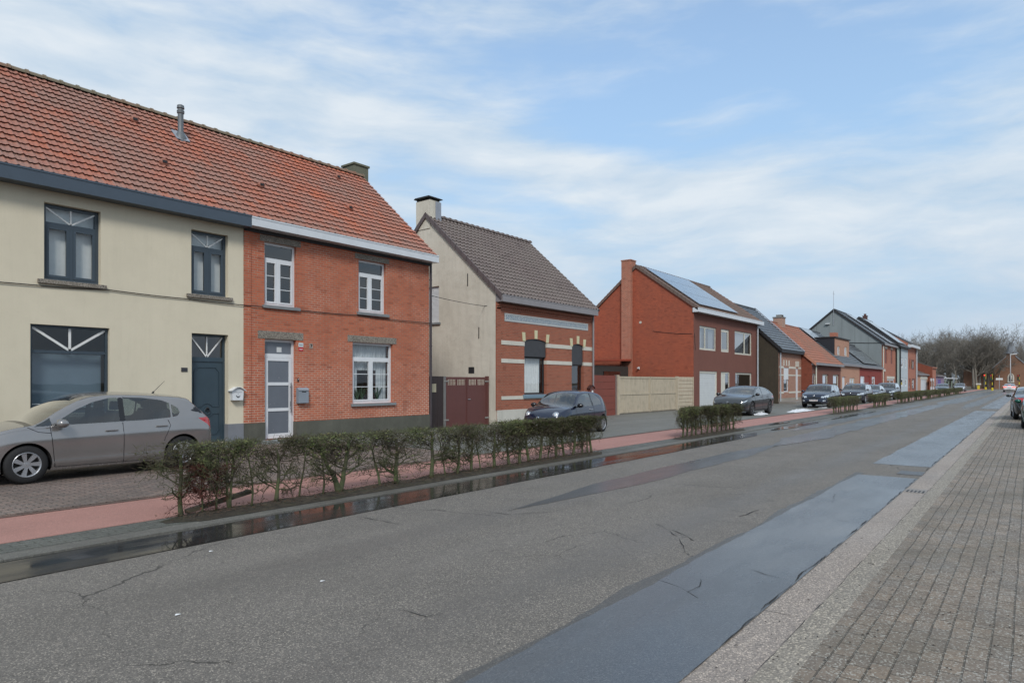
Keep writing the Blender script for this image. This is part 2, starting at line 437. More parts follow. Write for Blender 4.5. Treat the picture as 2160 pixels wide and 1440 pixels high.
DARKG=render_m('tarred_gable',(.070,.058,.042),(.025,.022,.02),.6)
PLC=render_m('dark_cement_plinth',(.085,.085,.070),(.17,.17,.14),.5,grain=.6)
GRAN=NT('speckled_concrete'); v=GRAN.co(); c_=GRAN.ramp(GRAN.vor(v,70,out='Color'),[(.1,(.075,.066,.056)),(.45,(.20,.175,.145)),(.8,(.36,.32,.27))]); GRAN.set(Base_Color=GRAN.mix(GRAN.mr(GRAN.noise(v,2,4),.4,.7,0,.4),c_,(.12,.11,.09)),Roughness=.85); GRAN.bump(GRAN.noise(v,90,3),.6,.008); GRAN=GRAN.mat
STONE=plain('blue_stone',(.20,.21,.215),.6,var=.15,bump=.2)
WST=render_m('white_band',(.62,.59,.52),(.36,.34,.28),.35)
CREST=render_m('yellow_keystone',(.62,.58,.38),(.4,.38,.25),.3)
LEADP=plain('zinc',(.30,.32,.36),.45,.2,var=.12)
PIPEW=plain('pale_pipe',(.42,.45,.48),.4,var=.06)
PIPED=plain('dark_pipe',(.05,.04,.045),.5)
BLK=plain('matt_black',(.018,.018,.02),.6)
GL=glass_m('window_glass',(.90,.93,.94)); GLD=glass_m('window_glass_dark',(.5,.52,.55),1.6)
FROST=plain('frosted_glass',(.125,.14,.165),.22,.0,.7,.06)
CURT=plain('white_curtain',(.72,.72,.70),.9,var=.08); CURTG=plain('grey_curtain',(.50,.52,.53),.9)
BLIND=plain('slate_blind',(.125,.175,.215),.6,var=.05); SHUT=plain('black_shutter_box',(.045,.045,.05),.55)
TILE1=tile_m('clay_tile',(.44,.125,.06),(.34,.12,.08),(.30,.155,.12),lich=(.17,.13,.10),lamt=.38)
TILE2=tile_m('brown_pantile',(.165,.128,.118),(.125,.098,.092),(.18,.145,.132),lich=(.10,.095,.08),rough=.45)
TILE3=tile_m('brown_tile',(.20,.125,.10),(.15,.095,.08),(.13,.09,.08))
TILE4=tile_m('slate_tile',(.085,.095,.11),(.07,.08,.092),(.10,.11,.12),rough=.4,lamt=.2)
TILE5=tile_m('orange_tile',(.36,.135,.085),(.30,.12,.08),(.26,.13,.095),lamt=.3)
RIDGEM=tile_m('lichened_ridge',(.30,.14,.09),(.22,.13,.09),(.19,.16,.11),lich=(.17,.16,.11),lamt=.9)
DECK=plain('roof_board',(.13,.10,.085),.8)
SOL=NT('solar_glass'); v=SOL.xyz(SOL.n('ShaderNodeUVMap').outputs[0]); gx=SOL.math('PINGPONG',SOL.math('MULTIPLY',v[0],6.),.5); gy=SOL.math('PINGPONG',SOL.math('MULTIPLY',v[1],10.),.5)
ln=SOL.math('LESS_THAN',SOL.math('MINIMUM',gx,gy),.02); SOL.set(Base_Color=SOL.mix(ln,(.05,.055,.06),(.2,.21,.22)),Roughness=.3,Specular_IOR_Level=.9,Coat_Weight=1.,Coat_Roughness=.14); SOL=SOL.mat
ALU=plain('aluminium',(.5,.5,.52),.35,.8)
# ================================================================= cream house and orange-red brick house (one roof line)
D1=16.3; RD=19.9; RZ=9.42; EV=5.78
SC0=-1.5; SB0=S(514,D1); SB1=S(905,D1)
root=empty('cream_house',(SC0,D1,0),'long cream-rendered house with slate blue gutter and door, leftmost in the view','house')
o1=OP(93,212.5,425.5,588.7,D1); o2=OP(403.5,481,483,619.5,D1); o3=OP(64,231,682.4,874,D1); o4=OP(404.4,481.5,702,930.6,D1)
o4=(o4[0],o4[1],.16,o4[3])
m=MB(); wall_cells(m,SC0,SB0-.004,0,EV,D1,[o1,o2,o3,o4],.2); m.q((SB0-.004,D1,0),(SB0-.004,27.2-4,0),(SB0-.004,27.2-4,EV),(SB0-.004,D1,EV)); m.q((SC0,D1,0),(SC0,D1,EV),(SC0,RD,RZ),(SC0,23.5,EV),(SC0,23.5,0)); m.q((SC0,23.5,0),(SB0,23.5,0),(SB0,23.5,EV),(SC0,23.5,EV)); m.build('wall',CREAM,root)
pz=HZ(482,894,D1)
m=MB(); m.box(SC0,o4[0]-.004,D1-.018,D1+.01,0,pz); m.box(o4[1]+.002,SB0-.006,D1-.018,D1+.01,0,pz); m.box(o4[1]-.012,o4[1]+.002,D1-.018,D1+.18,0,pz); m.build('plinth',PLB,root)
FAN=plain('fan_bar_white',(.70,.70,.68),.4)
w=window(root,o1,D1,ANTH,GL,.13,.07,.74,(.5,),0,fan=.032,sash=.055,curtain=[(.06,.47,.03,.7),(.53,.94,.03,.7),(.04,.96,.76,.97)],cur_m=CURT,flat=.1,sill=(.12,.10),sill_m=GRAN,fan_m=FAN)
w=window(root,o2,D1,ANTH,GL,.13,.07,.74,(.5,),0,fan=.026,sash=.055,curtain=[(.06,.47,.03,.7),(.53,.94,.03,.7),(.04,.96,.76,.97)],cur_m=CURT,flat=.1,sill=(.12,.10),sill_m=GRAN,fan_m=FAN)
w=window(root,o3,D1,ANTH,GL,.09,.055,.70,(),0,fan=.05,sash=0,sill=(.12,.0),sill_m=GRAN,fan_m=FAN,name='window')
m=MB().box(o3[0]+.07,o3[1]-.07,D1+.30,D1+.31,o3[2]+.1,o3[2]+.68*(o3[3]-o3[2])); m.build('roller_blind',BLIND,w)
m=MB(); 
for z in (.12,.2,): m.box(o3[0]+.06,o3[1]-.06,D1+.16,D1+.17,o3[2]+z,o3[2]+z+.018)
m.build('guard_rail',FAN,w)
# door
a,b,c,e=o4; dy=D1+.17
zt=HZ(404,757,D1)
m=MB(); fw=.06
m.box(a,a+fw,dy,dy+.07,c,e); m.box(b-fw,b,dy,dy+.07,c,e); m.box(a+fw,b-fw,dy,dy+.07,e-fw,e); m.box(a+fw,b-fw,dy-.005,dy+.065,zt-.05,zt+.06)
door=m.build('door_frame',BLUEDOOR,root)
m=MB(); m.box(a+fw,b-fw,dy+.02,dy+.06,c+.02,zt-.052)
# raised mouldings
xa,xb=a+fw+.09,b-fw-.09; zc=(c+zt)/2-.22; rr=.17; cx=(a+b)/2
def poly_bar(mb,pts,y,w=.022):
    for p,q in zip(pts,pts[1:]): mb.bar((p[0],y,p[1]),(q[0],y,q[1]),w,.02,up=(0,1,0))
up=[(xa,zc+.09),(cx-rr*.9,zc+.09)]
k=[(cx+rr*1.0*math.cos(R(t)),zc+rr*1.0*math.sin(R(t))) for t in range(150,29,-15)]
poly_bar(m,[(cx-rr*.9,zc+.09),(xa,zc+.09),(xa,zt-.30),(xa+.05,zt-.25),(xa+.09,zt-.19),(xb-.09,zt-.19),(xb-.05,zt-.25),(xb,zt-.30),(xb,zc+.09),(cx+rr*.9,zc+.09)],dy+.012)
poly_bar(m,k,dy+.012)
k=[(cx+rr*math.cos(R(t)),zc+rr*math.sin(R(t))) for t in range(210,331,15)]
poly_bar(m,k,dy+.012)
poly_bar(m,[(cx-rr*.9,zc-.09),(xa,zc-.09),(xa,c+.34),(xa+.05,c+.29),(xa+.09,c+.22),(xb-.09,c+.22),(xb-.05,c+.29),(xb,c+.34),(xb,zc-.09),(cx+rr*.9,zc-.09)],dy+.012)
m.tube([(cx+.075*math.cos(t*math.pi/6),dy-.004,zc-.03+.075*math.sin(t*math.pi/6)) for t in range(13)],.012,6)
dl=m.build('door',BLUEDOOR,root)
m=MB(); m.lathe([(0,-.05),(.022,-.045),(.03,-.02),(.02,0)],12,(cx,dy,zc+.05),'y'); m.tube([(cx+.045*math.cos(t*math.pi/6),dy-.03,zc+.01+.05*math.sin(t*math.pi/6)) for t in range(13)],.009,6); m.build('door_knocker',BLK,dl,smooth=True)
g=MB(); x0,x1,z0,z1=a+fw,b-fw,zt+.06,e-fw; yb=dy+.02
for p,q in (((cx,yb,z0),(cx,yb,z1)),((cx,yb,z0),(x0,yb,z1)),((cx,yb,z0),(x1,yb,z1))): g.bar(p,q,.012,.035,up=(-(q[2]-p[2]),0,q[0]-p[0]))
g.build('glazing_bar',FAN,door); MB().q((x0,dy+.035,z0),(x1,dy+.035,z0),(x1,dy+.035,z1),(x0,dy+.035,z1)).build('pane',GLD,door)
beveled(MB().box(a-.05,b+.22,D1-.32,D1+.19,.0,c-.001).build('doorstep',STONE,root),.012)
# eaves
box_gutter(root,SC0,S(531,D1-.36),D1,EV-.05,EV+.25,.36,GUT_D)
tiles(root,SC0,SB0,D1-.30,EV+.22,RD,RZ,TILE1,.20,.275,'dutch',seed=3,slab_m=DECK)
ridge_tiles(root,SC0,SB0,RD,RZ+.02,RIDGEM)
m=MB(); m.prism([(RD+.01,RZ-.02),(24.0,EV),(24.0,EV-.08),(RD+.01,RZ-.12)],'x',SC0,SB0-.002); m.build('rear_roof',DECK,root)
# flue
fs=S(381,18.9); fz=EV+.22+(18.9-D1+.3)*(RZ-EV-.22)/(RD-D1+.3)
m=MB(); m.lathe([(.17,-.14),(.16,.05),(.10,.16),(.075,.22),(.075,.72),(.095,.73),(.10,.80),(.08,.82),(.075,.86),(.10,.87),(.09,.95),(.06,.97),(0,.97)],16,(fs,18.9,fz),'z'); fl=m.build('flue_pipe',plain('flue_grey',(.12,.135,.145),.5,.1),root,smooth=True,sharp=40)
m=MB(); m.prism([(18.74,fz-.11),(19.08,fz+.20),(19.08,fz+.225),(18.74,fz-.085)],'x',fs-.19,fs+.19); m.v=[(x,y,z+.055) for x,y,z in m.v]; m.build('flashing',LEADP,fl)
# roof vents
for px,py in ((283,255),(345,345)):
    for t in [x*.02 for x in range(200)]:
        y_=D1-.2+t; z_=EV+.30+(y_-D1+.3)*(RZ-EV-.22)/(RD-D1+.3)
        if HZ(px,py,y_)<=z_: break
    sx=S(px,y_); m=MB(); m.lathe([(0,-.0),(.09,-.02),(.10,.02),(.08,.16),(0,.22)],10,(sx,y_-.05,z_+.02),'y'); m.build('vent_tile',TILE1,root,smooth=True); MB().box(sx-.055,sx+.055,y_-.080,y_-.071,z_+.0,z_+.06).build('vent_opening',BLK,root)
# ---- brick house
root=empty('brick_house',(SB0,D1,0),'orange-red brick house with white windows, white glazed door and white gutter','house')
q1=OP(558,625,508.6,642.5,D1); q2=OP(756.3,814,546,657.5,D1); q3=OP(743.7,828.6,721,851,D1); q4=OP(558.7,624.5,713.8,922,D1); q4=(q4[0],q4[1],.14,q4[3])
m=MB(); wall_cells(m,SB0,SB1,0,EV,D1,[q1,q2,q3,q4],.2); m.prism([(D1+.001,0),(23.5,0),(23.5,EV),(RD,RZ-.02),(D1+.001,EV)],'x',SB1-.25,SB1-.001); m.q((SB0,23.5,0),(SB1,23.5,0),(SB1,23.5,EV),(SB0,23.5,EV)); m.build('wall',BRK1,root)
ps=S(529,D1)
m=MB().box(SB0+.002,ps,D1-.022,D1+.01,.62,EV); m.build('brick_pilaster',BRK1,root)
m=MB(); m.box(SB0,q4[0]-.002,D1-.035,D1+.01,0,.62); m.box(q4[1]+.002,SB1+.012,D1-.035,D1+.01,0,.60); m.box(SB1+.0005,SB1+.013,D1+.01,19,0,.60); m.box(q4[1]-.014,q4[1]+.002,D1-.035,D1+.15,.14,.6); m.build('plinth',PLC,root)
W=dict(fw=.065,transom=.735,hb=2,sash=.05,sill_m=STONE,sill=(.07,.10),barw=.02)
window(root,q1,D1,WHITEP,GLD,.10,mull=(.46,),**W); window(root,q2,D1,WHITEP,GLD,.10,mull=(.46,),**W)
W['transom']=.74
window(root,q3,D1,WHITEP,GL,.10,mull=(.48,),curtain=[(.04,.24,.03,.97),(.70,.96,.03,.97),(.24,.70,.55,.97)],cur_m=CURTG,**W)
# houseplants inside lower window
for k,xx in enumerate((.22,.34,.72)):
    rn=random.Random(k); m=MB(); bx=q3[0]+(q3[1]-q3[0])*xx
    for i in range(26):
        a=rn.uniform(0,6.28); l=rn.uniform(.15,.42); m.bar((bx,D1+.24,q3[2]+.08),(bx+math.cos(a)*l*.5,D1+.24+math.sin(a)*.04,q3[2]+.08+l),.03,.004)
    m.lathe([(0,0),(.06,0),(.08,.12),(0,.12)],10,(bx,D1+.24,q3[2]+.0),'z')
    tag(m.build('houseplant',plain('leaf_green%d'%k,(.035,.07,.03),.6),None),('spiky green houseplant at the left of the lower window of the brick house','second leafy houseplant from the left inside the lower brick house window','leafy houseplant at the right inside the lower brick house window')[k],'houseplant','houseplants behind the lower window')
# lintels
m=MB().box(S(544,D1),S(639.7,D1),D1-.012,D1+.1,q4[3]+.001,q4[3]+.215); beveled(m.build('lintel',GRAN,root),.006)
m=MB().box(S(733,D1),S(836,D1),D1-.012,D1+.1,q3[3]+.001,q3[3]+.20); beveled(m.build('lintel',GRAN,root),.006)
for q in (q1,q2): MB().box(q[0]-.14,q[1]+.14,D1-.01,D1+.1,q[3]+.001,q[3]+.17).build('lintel',GRAN,root)
# door
a,b,c,e=q4; dy=D1+.12; zt=HZ(558,749,D1+.1); fw=.07
m=MB(); m.box(a,a+fw,dy,dy+.08,c,e); m.box(b-fw,b,dy,dy+.08,c,e); m.box(a+fw,b-fw,dy,dy+.08,e-fw,e); m.box(a+fw,b-fw,dy,dy+.08,zt-.05,zt+.05); door=m.build('door_frame',WHITEP,root)
MB().box(a+fw,b-fw,dy+.03,dy+.045,zt+.05,e-fw).build('pane',FROST,door)
x0,x1,z0,z1=a+fw+.005,b-fw-.005,c+.02,zt-.055; m=MB(); st=.085
m.box(x0,x0+st,dy-.012,dy+.045,z0,z1); m.box(x1-st,x1,dy-.012,dy+.045,z0,z1)
H_=(z1-z0); cuts=[z0,z0+.11]
rails_=[(z0,z0+.13),(z0+H_*.335,z0+H_*.335+.085),(z0+H_*.655,z0+H_*.655+.085),(z1-.09,z1)]
for (r0,r1) in rails_: m.box(x0+st,x1-st,dy-.012,dy+.045,r0,r1)
dl=m.build('door',WHITEP,root)
for (r0,r1),(r2,r3) in zip(rails_,rails_[1:]): MB().box(x0+st,x1-st,dy+.008,dy+.02,r1,r2).build('pane',FROST,dl)
m=MB(); hx=x1-st*.5; hz=z0+H_*.5
m.tube([(hx,dy-.06,hz-.42),(hx,dy-.06,hz+.42)],.014,8); 
for z in (-.3,.3): m.tube([(hx,dy-.06,hz+z),(hx,dy-.01,hz+z)],.01,6)
m.box(hx-.0,hx+.03,dy-.025,dy-.012,hz-.25,hz-.1)
m.build('handle',plain('brushed_steel',(.25,.26,.27),.3,.8),dl)
beveled(MB().box(a-.12,b+.25,D1-.30,D1+.13,0,c-.001).build('doorstep',STONE,root),.012)
beveled(MB().box(a+.45,a+.60,D1+.148,D1+.149,zt+.10,zt+.24).build('window_sticker',plain('sticker_white',(.6,.62,.62),.5),door),.0005)
box_gutter(root,S(531.5,D1-.36),SB1+.12,D1,EV+.0,EV+.235,.36,GUT_W)
m=MB().box(SB0+.003,SB1+.02,D1-.05,D1+.01,EV-.09,EV-.002); m.build('soffit_board',BLK,root)
tiles(root,SB0,SB1+.06,D1-.30,EV+.22,RD,RZ,TILE1,.20,.275,'dutch',seed=8,slab_m=DECK)
ridge_tiles(root,SB0,SB1+.05,RD,RZ+.02,RIDGEM)
m=MB(); m.prism([(RD+.01,RZ-.02),(24.0,EV),(24.0,EV-.08),(RD+.01,RZ-.12)],'x',SB0,SB1+.05); m.build('rear_roof',DECK,root)
cs=S(752,20.3); m=MB(); m.box(cs-.35,cs+.33,20.0,20.7,RZ-.8,RZ+.46); m.box(cs-.39,cs+.37,19.96,20.74,RZ+.46,RZ+.54); beveled(m.build('chimney',render_m('mossy_cement',(.16,.16,.12),(.07,.075,.05),.6),root),.01)
for px,py in ((550,392),(737,440),(712,375)):
    for t in [x*.02 for x in range(200)]:
        y_=D1-.2+t; z_=EV+.30+(y_-D1+.3)*(RZ-EV-.22)/(RD-D1+.3)
        if HZ(px,py,y_)<=z_: break
    sx=S(px,y_); m=MB(); m.lathe([(0,-.0),(.09,-.02),(.10,.02),(.08,.16),(0,.22)],10,(sx,y_-.05,z_+.02),'y'); m.build('vent_tile',TILE1,root,smooth=True); MB().box(sx-.055,sx+.055,y_-.080,y_-.071,z_+.0,z_+.06).build('vent_opening',BLK,root)
pipe(root,SB1+.06,D1-.02,.05,EV+.02,PIPED,.045)
# ---- things on these walls
def sheet_box(mb,x,z,w,h,y,t): mb.box(x,x+w,y-t,y,z,z+h)
# white arched mailbox
mx0,mx1=S(487,D1-.1),S(514,D1-.1); cx=(mx0+mx1)/2; z0=HZ(500,844,D1-.1); w=(mx1-mx0)
root=empty('mailbox',(cx,D1,z0),'white arched-roof mailbox with a post horn, on the cream wall beside the blue door','mailbox')
m=MB(); m.prism([(cx-w*.40,z0),(cx+w*.40,z0),(cx+w*.46,z0+.24),(cx+w*.3,z0+.29),(cx,z0+.33),(cx-w*.3,z0+.29),(cx-w*.46,z0+.24)],'y',D1-.14,D1-.002); beveled(m.build('box',plain('mailbox_white',(.68,.70,.72),.3),root),.006)
pts=[(cx-w*.60+w*1.2*t/12, z0+.235+.10*math.sin(math.pi*t/12)**1.3) for t in range(13)]
m=MB(); m.prism(pts+[(x,z+.014) for x,z in reversed(pts)],'y',D1-.19,D1-.0015); m.build('lid',plain('lid_white',(.70,.71,.72),.3),root)
m=MB(); m.box(cx-w*.3,cx+w*.3,D1-.1425,D1-.141,z0+.205,z0+.212); m.lathe([(0,-.004),(.008,-.003),(.009,0)],8,(cx,D1-.141,z0+.165),'y')
m.tube([(cx+.035*math.cos(R(t)),D1-.143,z0+.10+.028*math.sin(R(t))) for t in range(170,371,20)],[.007]*11,5); m.tube([(cx-.036,D1-.143,z0+.10),(cx-.05,D1-.143,z0+.128)],[.006,.012],5); m.tube([(cx+.036,D1-.143,z0+.10),(cx+.05,D1-.143,z0+.128)],[.006,.008],5); m.tube([(cx+.016*math.cos(t*math.pi/5),D1-.143,z0+.098+.014*math.sin(t*math.pi/5)) for t in range(11)],.004,5)
m.build('post_horn_emblem',plain('emblem_blue_black',(.03,.035,.05),.5),root)
# grey mailbox
mx0,mx1=S(629,D1-.1),S(650,D1-.1); z0=HZ(630,850,D1-.1); z1=HZ(630,818,D1-.1)
root=empty('mailbox',(mx0,D1,z0),'plain grey steel mailbox on the red brick wall right of the white door','mailbox')
m=MB(); m.prism([(D1-.13,z0),(D1-.002,z0),(D1-.002,z1),(D1-.06,z1),(D1-.13,z1-.06)],'x',mx0,mx1); beveled(m.build('box',plain('mailbox_grey',(.23,.26,.30),.4),root),.005)
m=MB(); m.prism([(D1-.145,z1-.075),(D1-.06,z1-.0),(D1-.06,z1+.012),(D1-.150,z1-.062)],'x',mx0-.008,mx1+.008); m.build('lid',plain('mailbox_grey_lid',(.26,.29,.33),.4),root)
m=MB().box(mx0+.10,mx0+.24,D1-.1335,D1-.1312,z1-.125,z1-.10); m.build('slot',BLK,root)
# house number and notices
def text_obj(txt,size,x,y,z,mat,parent,name='lettering',bold=0):
    cu=bpy.data.curves.new(name,'FONT'); cu.body=txt; cu.size=size; cu.extrude=.0015; cu.align_x='CENTER'; cu.align_y='CENTER'; cu.offset=bold
    t=bpy.data.objects.new('tmp',cu); COL.objects.link(t); dg=bpy.context.evaluated_depsgraph_get(); me=bpy.data.meshes.new_from_object(t.evaluated_get(dg)); bpy.data.objects.remove(t)
    me.transform(Matrix.Rotation(R(90),4,'X')); me.name=name; me.materials.clear(); me.materials.append(mat)
    o=bpy.data.objects.new(name,me); COL.objects.link(o); o.location=Vector((x,y,z))-org(parent); o.parent=parent; ORG[o.name]=Vector((x,y,z)); return o
a=S(382,D1); b=S(395,D1); z0,z1=HZ(382,783.5,D1),HZ(382,775,D1)
root=empty('house_number_plate',(a,D1,z0),'small dark square number plate on the cream wall left of the blue door','number plate'); MB().box(a,b,D1-.015,D1-.001,z0,z1).build('plate',plain('dark_plaque',(.035,.035,.04),.4),root)
a=S(629.5,D1); z0,z1=HZ(629,740,D1),HZ(629,723,D1); w=.15
root=empty('notice_sign',(a,D1,z0),'small white and red notice sign on the brick beside the white door','sign')
MB().box(a,a+w,D1-.012,D1-.001,(z0+z1)/2+.002,z1).build('white_panel',plain('sign_white',(.60,.68,.70),.4),root); MB().box(a+.01,a+w-.005,D1-.012,D1-.001,z0,(z0+z1)/2-.004).build('red_panel',plain('sign_red',(.50,.012,.02),.4),root)
m=MB()
for r_ in range(2):
    for i in range(6): m.box(a+.02+i*.019,a+.034+i*.019,D1-.0135,D1-.0122,z1-.05-r_*.025,z1-.036-r_*.025)
m.build('lettering',BLK,root); m=MB(); m.box(a+.02,a+w-.02,D1-.0135,D1-.0122,z0+.055,z0+.066); m.box(a+.03,a+w-.03,D1-.0135,D1-.0122,z0+.03,z0+.039); m.build('lettering',FAN,root)
a=S(656,D1); z=HZ(656,730,D1)
root=empty('house_number_plate',(a,D1,z),'small grey plate with the figure 7 on the red brick wall','number plate'); MB().box(a-.055,a+.055,D1-.012,D1-.001,z-.07,z+.07).build('plate',plain('worn_plate',(.32,.26,.22),.5),root); text_obj('7',.14,a,D1-.014,z,BLK,root,bold=.004)
a=q4[1]+.06; z=HZ(620,801,D1); root=empty('doorbell',(a,D1,z),'little dark doorbell beside the white door frame','doorbell'); MB().box(a-.02,a+.02,D1-.02,D1-.001,z-.05,z+.05).build('housing',BLK,root); MB().lathe([(0,-.006),(.012,-.004),(.013,0)],8,(a,D1-.02,z+.02),'y').build('button',WHITEP,root)
# cables
def cable(pts,label,r=.011):
    m=MB(); P_=[]
    for p,q in zip(pts,pts[1:]):
        p,q=Vector(p),Vector(q); n=8
        for i in range(n):
            t=i/n; P_.append(p.lerp(q,t)-Vector((0,0,.03*4*t*(1-t)*min(1,(q-p).length/4))))
    P_.append(Vector(pts[-1])); m.tube(P_,r,5); return tag(m.build('cable',BLK,None),label,'cable')
cable([(SC0,D1-.03,HZ(0,600,D1)+.05),(S(80,D1),D1-.03,HZ(80,602,D1)),(S(225,D1),D1-.03,HZ(225,611,D1)),(S(400,D1),D1-.03,HZ(400,631,D1)),(S(553,D1),D1-.045,HZ(553,647,D1)),(S(640,D1),D1-.03,HZ(640,655,D1)),(S(750,D1),D1-.03,HZ(750,664.5,D1)),(SB1+.02,D1-.04,HZ(905,681,D1))],'black cable clipped across the cream and brick fronts below the upper windows')
# ================================================================= house with weathered gable and striped front
D2=16.5; s0=S(1047,D2); s1=S(1250,D2); E2=4.88; RD2=20.35; RZ2=8.85
root=empty('gable_house',(s0,D2,0),'house with pale weathered gable, brown pantile roof and white-banded brick front','house')
gw=(19.62,20.55,4.22,5.75)
gable_wall(root,s0,D2,24.2,E2+.36,RD2,RZ2-.03,GREYW,ops=(gw,),eave_b=E2)
m=MB(); m.prism([(D2+.012,0),(RD2,0),(24.2,0),(24.2,E2),(RD2,RZ2),(D2+.012,E2)],'x',s1-.25,s1-.002); m.q((s0,24.2,0),(s1,24.2,0),(s1,24.2,E2),(s0,24.2,E2)); m.build('side_wall',BRK2,root)
a1=OP(1106,1153,718,832,D2); a2=OP(1206,1231,729,868,D2); a2=(a2[0],a2[1],.12,a2[3]); 
def arch_front(mb,s0,s1,z0,z1,d,ops,rise,reveal):
    wall_cells(mb,s0,s1,z0,z1,d,[o[:3]+(o[3]+rise,) for o in ops],reveal)
    for o in ops:     # fill corners above the segmental arch
        a,b,c,e=o[:4]; n=8
        for i in range(n):
            t0,t1=i/n,(i+1)/n; h=lambda t:e+rise*(1-(2*t-1)**2)-.0
            mb.q((a+(b-a)*t0,d,h(t0)),(a+(b-a)*t1,d,h(t1)),(a+(b-a)*t1,d,e+rise),(a+(b-a)*t0,d,e+rise))
            mb.q((a+(b-a)*t0,d,h(t0)),(a+(b-a)*t1,d,h(t1)),(a+(b-a)*t1,d+reveal,h(t1)),(a+(b-a)*t0,d+reveal,h(t0)))
m=MB(); arch_front(m,s0,s1,0,E2,D2,[a1,a2],.10,.22); m.build('front_wall',BRK2,root)
# bands
def band(root,x0,x1,z0,z1,d,ops,mat,name='stone_band',pr=.02):
    m=MB(); xs=[x0]
    for o in sorted(ops):
        if o[2]<z1 and o[3]>z0: xs+= [o[0]-.001,o[1]+.001]
    xs.append(x1)
    for i in range(0,len(xs),2): MB().box(xs[i],xs[i+1],d-pr,d+.01,z0,z1).build(name,mat,root)
    for o in ops:
        if o[2]<z1 and o[3]>z0: MB().box(o[1]-.012,o[1]+.0005,d-pr+.001,d+.2,z0+.001,z1-.001).build(name+'_return',mat,root)
xb0,xb1=s0+.30,s1-.02
for (pt,pb) in ((717,726),(756,764.5),(835.5,843)): band(root,xb0,xb1,HZ(1056,pb,D2),HZ(1056,pt,D2),D2,[a1,a2],WST)
band(root,s0+.02,s1-.02,0,HZ(1051,865,D2),D2,[a2],render_m('white_plinth',(.60,.58,.52),(.3,.29,.25),.4,grain=1.),'plinth',.035)
MB().box(s0-.02,xb0-.06,D2-.03,D2+.02,HZ(1051,865,D2),E2-.02).build('brick_pilaster',BRK2,root)
# frieze of tiles
FR=NT('blue_tile_frieze'); v=FR.co(); x_=FR.xyz(v)
bt=FR.n('ShaderNodeTexChecker'); FR.put(bt.inputs[0],FR.mapv(v,(1,1,1))); bt.inputs['Scale'].default_value=18
c_=FR.mix(bt.outputs['Fac'],(.20,.25,.31),(.52,.53,.50)); c_=FR.mix(FR.mr(FR.noise(v,14,4),.4,.6),c_,(.22,.27,.32)); c_=FR.mix(FR.math('LESS_THAN',FR.math('PINGPONG',FR.math('ADD',x_[0],x_[1]),.075),.004),c_,(.1,.1,.1)); FR.set(Base_Color=c_,Roughness=.25)
FRB=NT('tile_border'); v=FRB.co(); bt=FRB.n('ShaderNodeTexChecker'); FRB.put(bt.inputs[0],FRB.mapv(v,(1,1,1),rot=(0,R(45),0))); bt.inputs['Scale'].default_value=22; FRB.set(Base_Color=FRB.mix(bt.outputs['Fac'],(.62,.62,.58),(.20,.22,.24)),Roughness=.3)
fx0,fx1=S(1064,D2),S(1240,D2); fz0,fz1=HZ(1064,677,D2),HZ(1064,660,D2)
fr=MB().box(fx0+.07,fx1-.07,D2-.012,D2+.01,fz0+.07,fz1-.07).build('tile_frieze',FR.mat,root)
m=MB(); m.box(fx0,fx1,D2-.014,D2+.01,fz0,fz0+.07); m.box(fx0,fx1,D2-.014,D2+.01,fz1-.07,fz1); m.box(fx0,fx0+.07,D2-.014,D2+.01,fz0+.07,fz1-.07); m.box(fx1-.07,fx1,D2-.014,D2+.01,fz0+.07,fz1-.07); m.build('tile_border',FRB.mat,fr)
# dentils
m=MB(); n=52
for i in range(n):
    x=s0+.1+(s1-s0-.2)*i/n; m.box(x,x+.07,D2-.05,D2+.01,E2-.24,E2-.17)
m.box(s0,s1,D2-.07,D2+.01,E2-.17,E2-.10); m.box(s0,s1,D2-.03,D2+.01,E2-.30,E2-.24)
m.build('brick_dentils',BRK2,root)
m=MB()
for px in (1081,1158,1228): x=S(px,D2); m.box(x-.035,x+.035,D2-.004,D2+.02,HZ(px,649.5+ (px-1081)*.14,D2)-.035,HZ(px,649.5+(px-1081)*.14,D2)+.035)
m.build('vent_opening',BLK,root)
for o in (a1,a2):
    a,b,c,e=o; w=b-a
    for t,tilt in ((0,-.12),(.5,0),(1,.12)):
        m=MB(); x=a+w*t+(.0 if t==.5 else (-.03 if t==0 else .03)); zb=e+.10*(1-(2*t-1)**2)+.005-(.03 if t!=.5 else 0); hh=.36
        m.prism([(x-.085,zb),(x+.085,zb),(x+.10+tilt*hh,zb+hh),(x-.10+tilt*hh,zb+hh)],'y',D2-.03,D2+.01); m.build('keystone',CREST,root)
    # roller shutter box
zs=HZ(1106,751,D2); q=MB(); n=10; pts=[(a1[0]+.005,zs)]+[(a1[1]-.005,zs)]+[(a1[0]+(a1[1]-a1[0])*(1-i/n),a1[3]+.095*(1-(2*(1-i/n)-1)**2)) for i in range(n+1)]
q.prism(pts,'y',D2+.05,D2+.2); q.build('shutter_box',SHUT,root)
zs2=HZ(1206,768.5,D2); q=MB(); pts=[(a2[0]+.005,zs2)]+[(a2[1]-.005,zs2)]+[(a2[0]+(a2[1]-a2[0])*(1-i/n),a2[3]+.095*(1-(2*(1-i/n)-1)**2)) for i in range(n+1)]
q.prism(pts,'y',D2+.05,D2+.2); q.build('shutter_box',SHUT,root)
w=window(root,(a1[0],a1[1],a1[2],zs),D2,BLK,GL,.14,.07,None,(),0,sash=0,curtain=[(.10,.93,.04,.97)],cur_m=CURT)
beveled(MB().box(a1[0]-.1,a1[1]+.10,D2-.08,D2+.13,a1[2]-.15,a1[2]-.001).build('sill',plain('painted_sill',(.16,.24,.30),.5),w),.01)
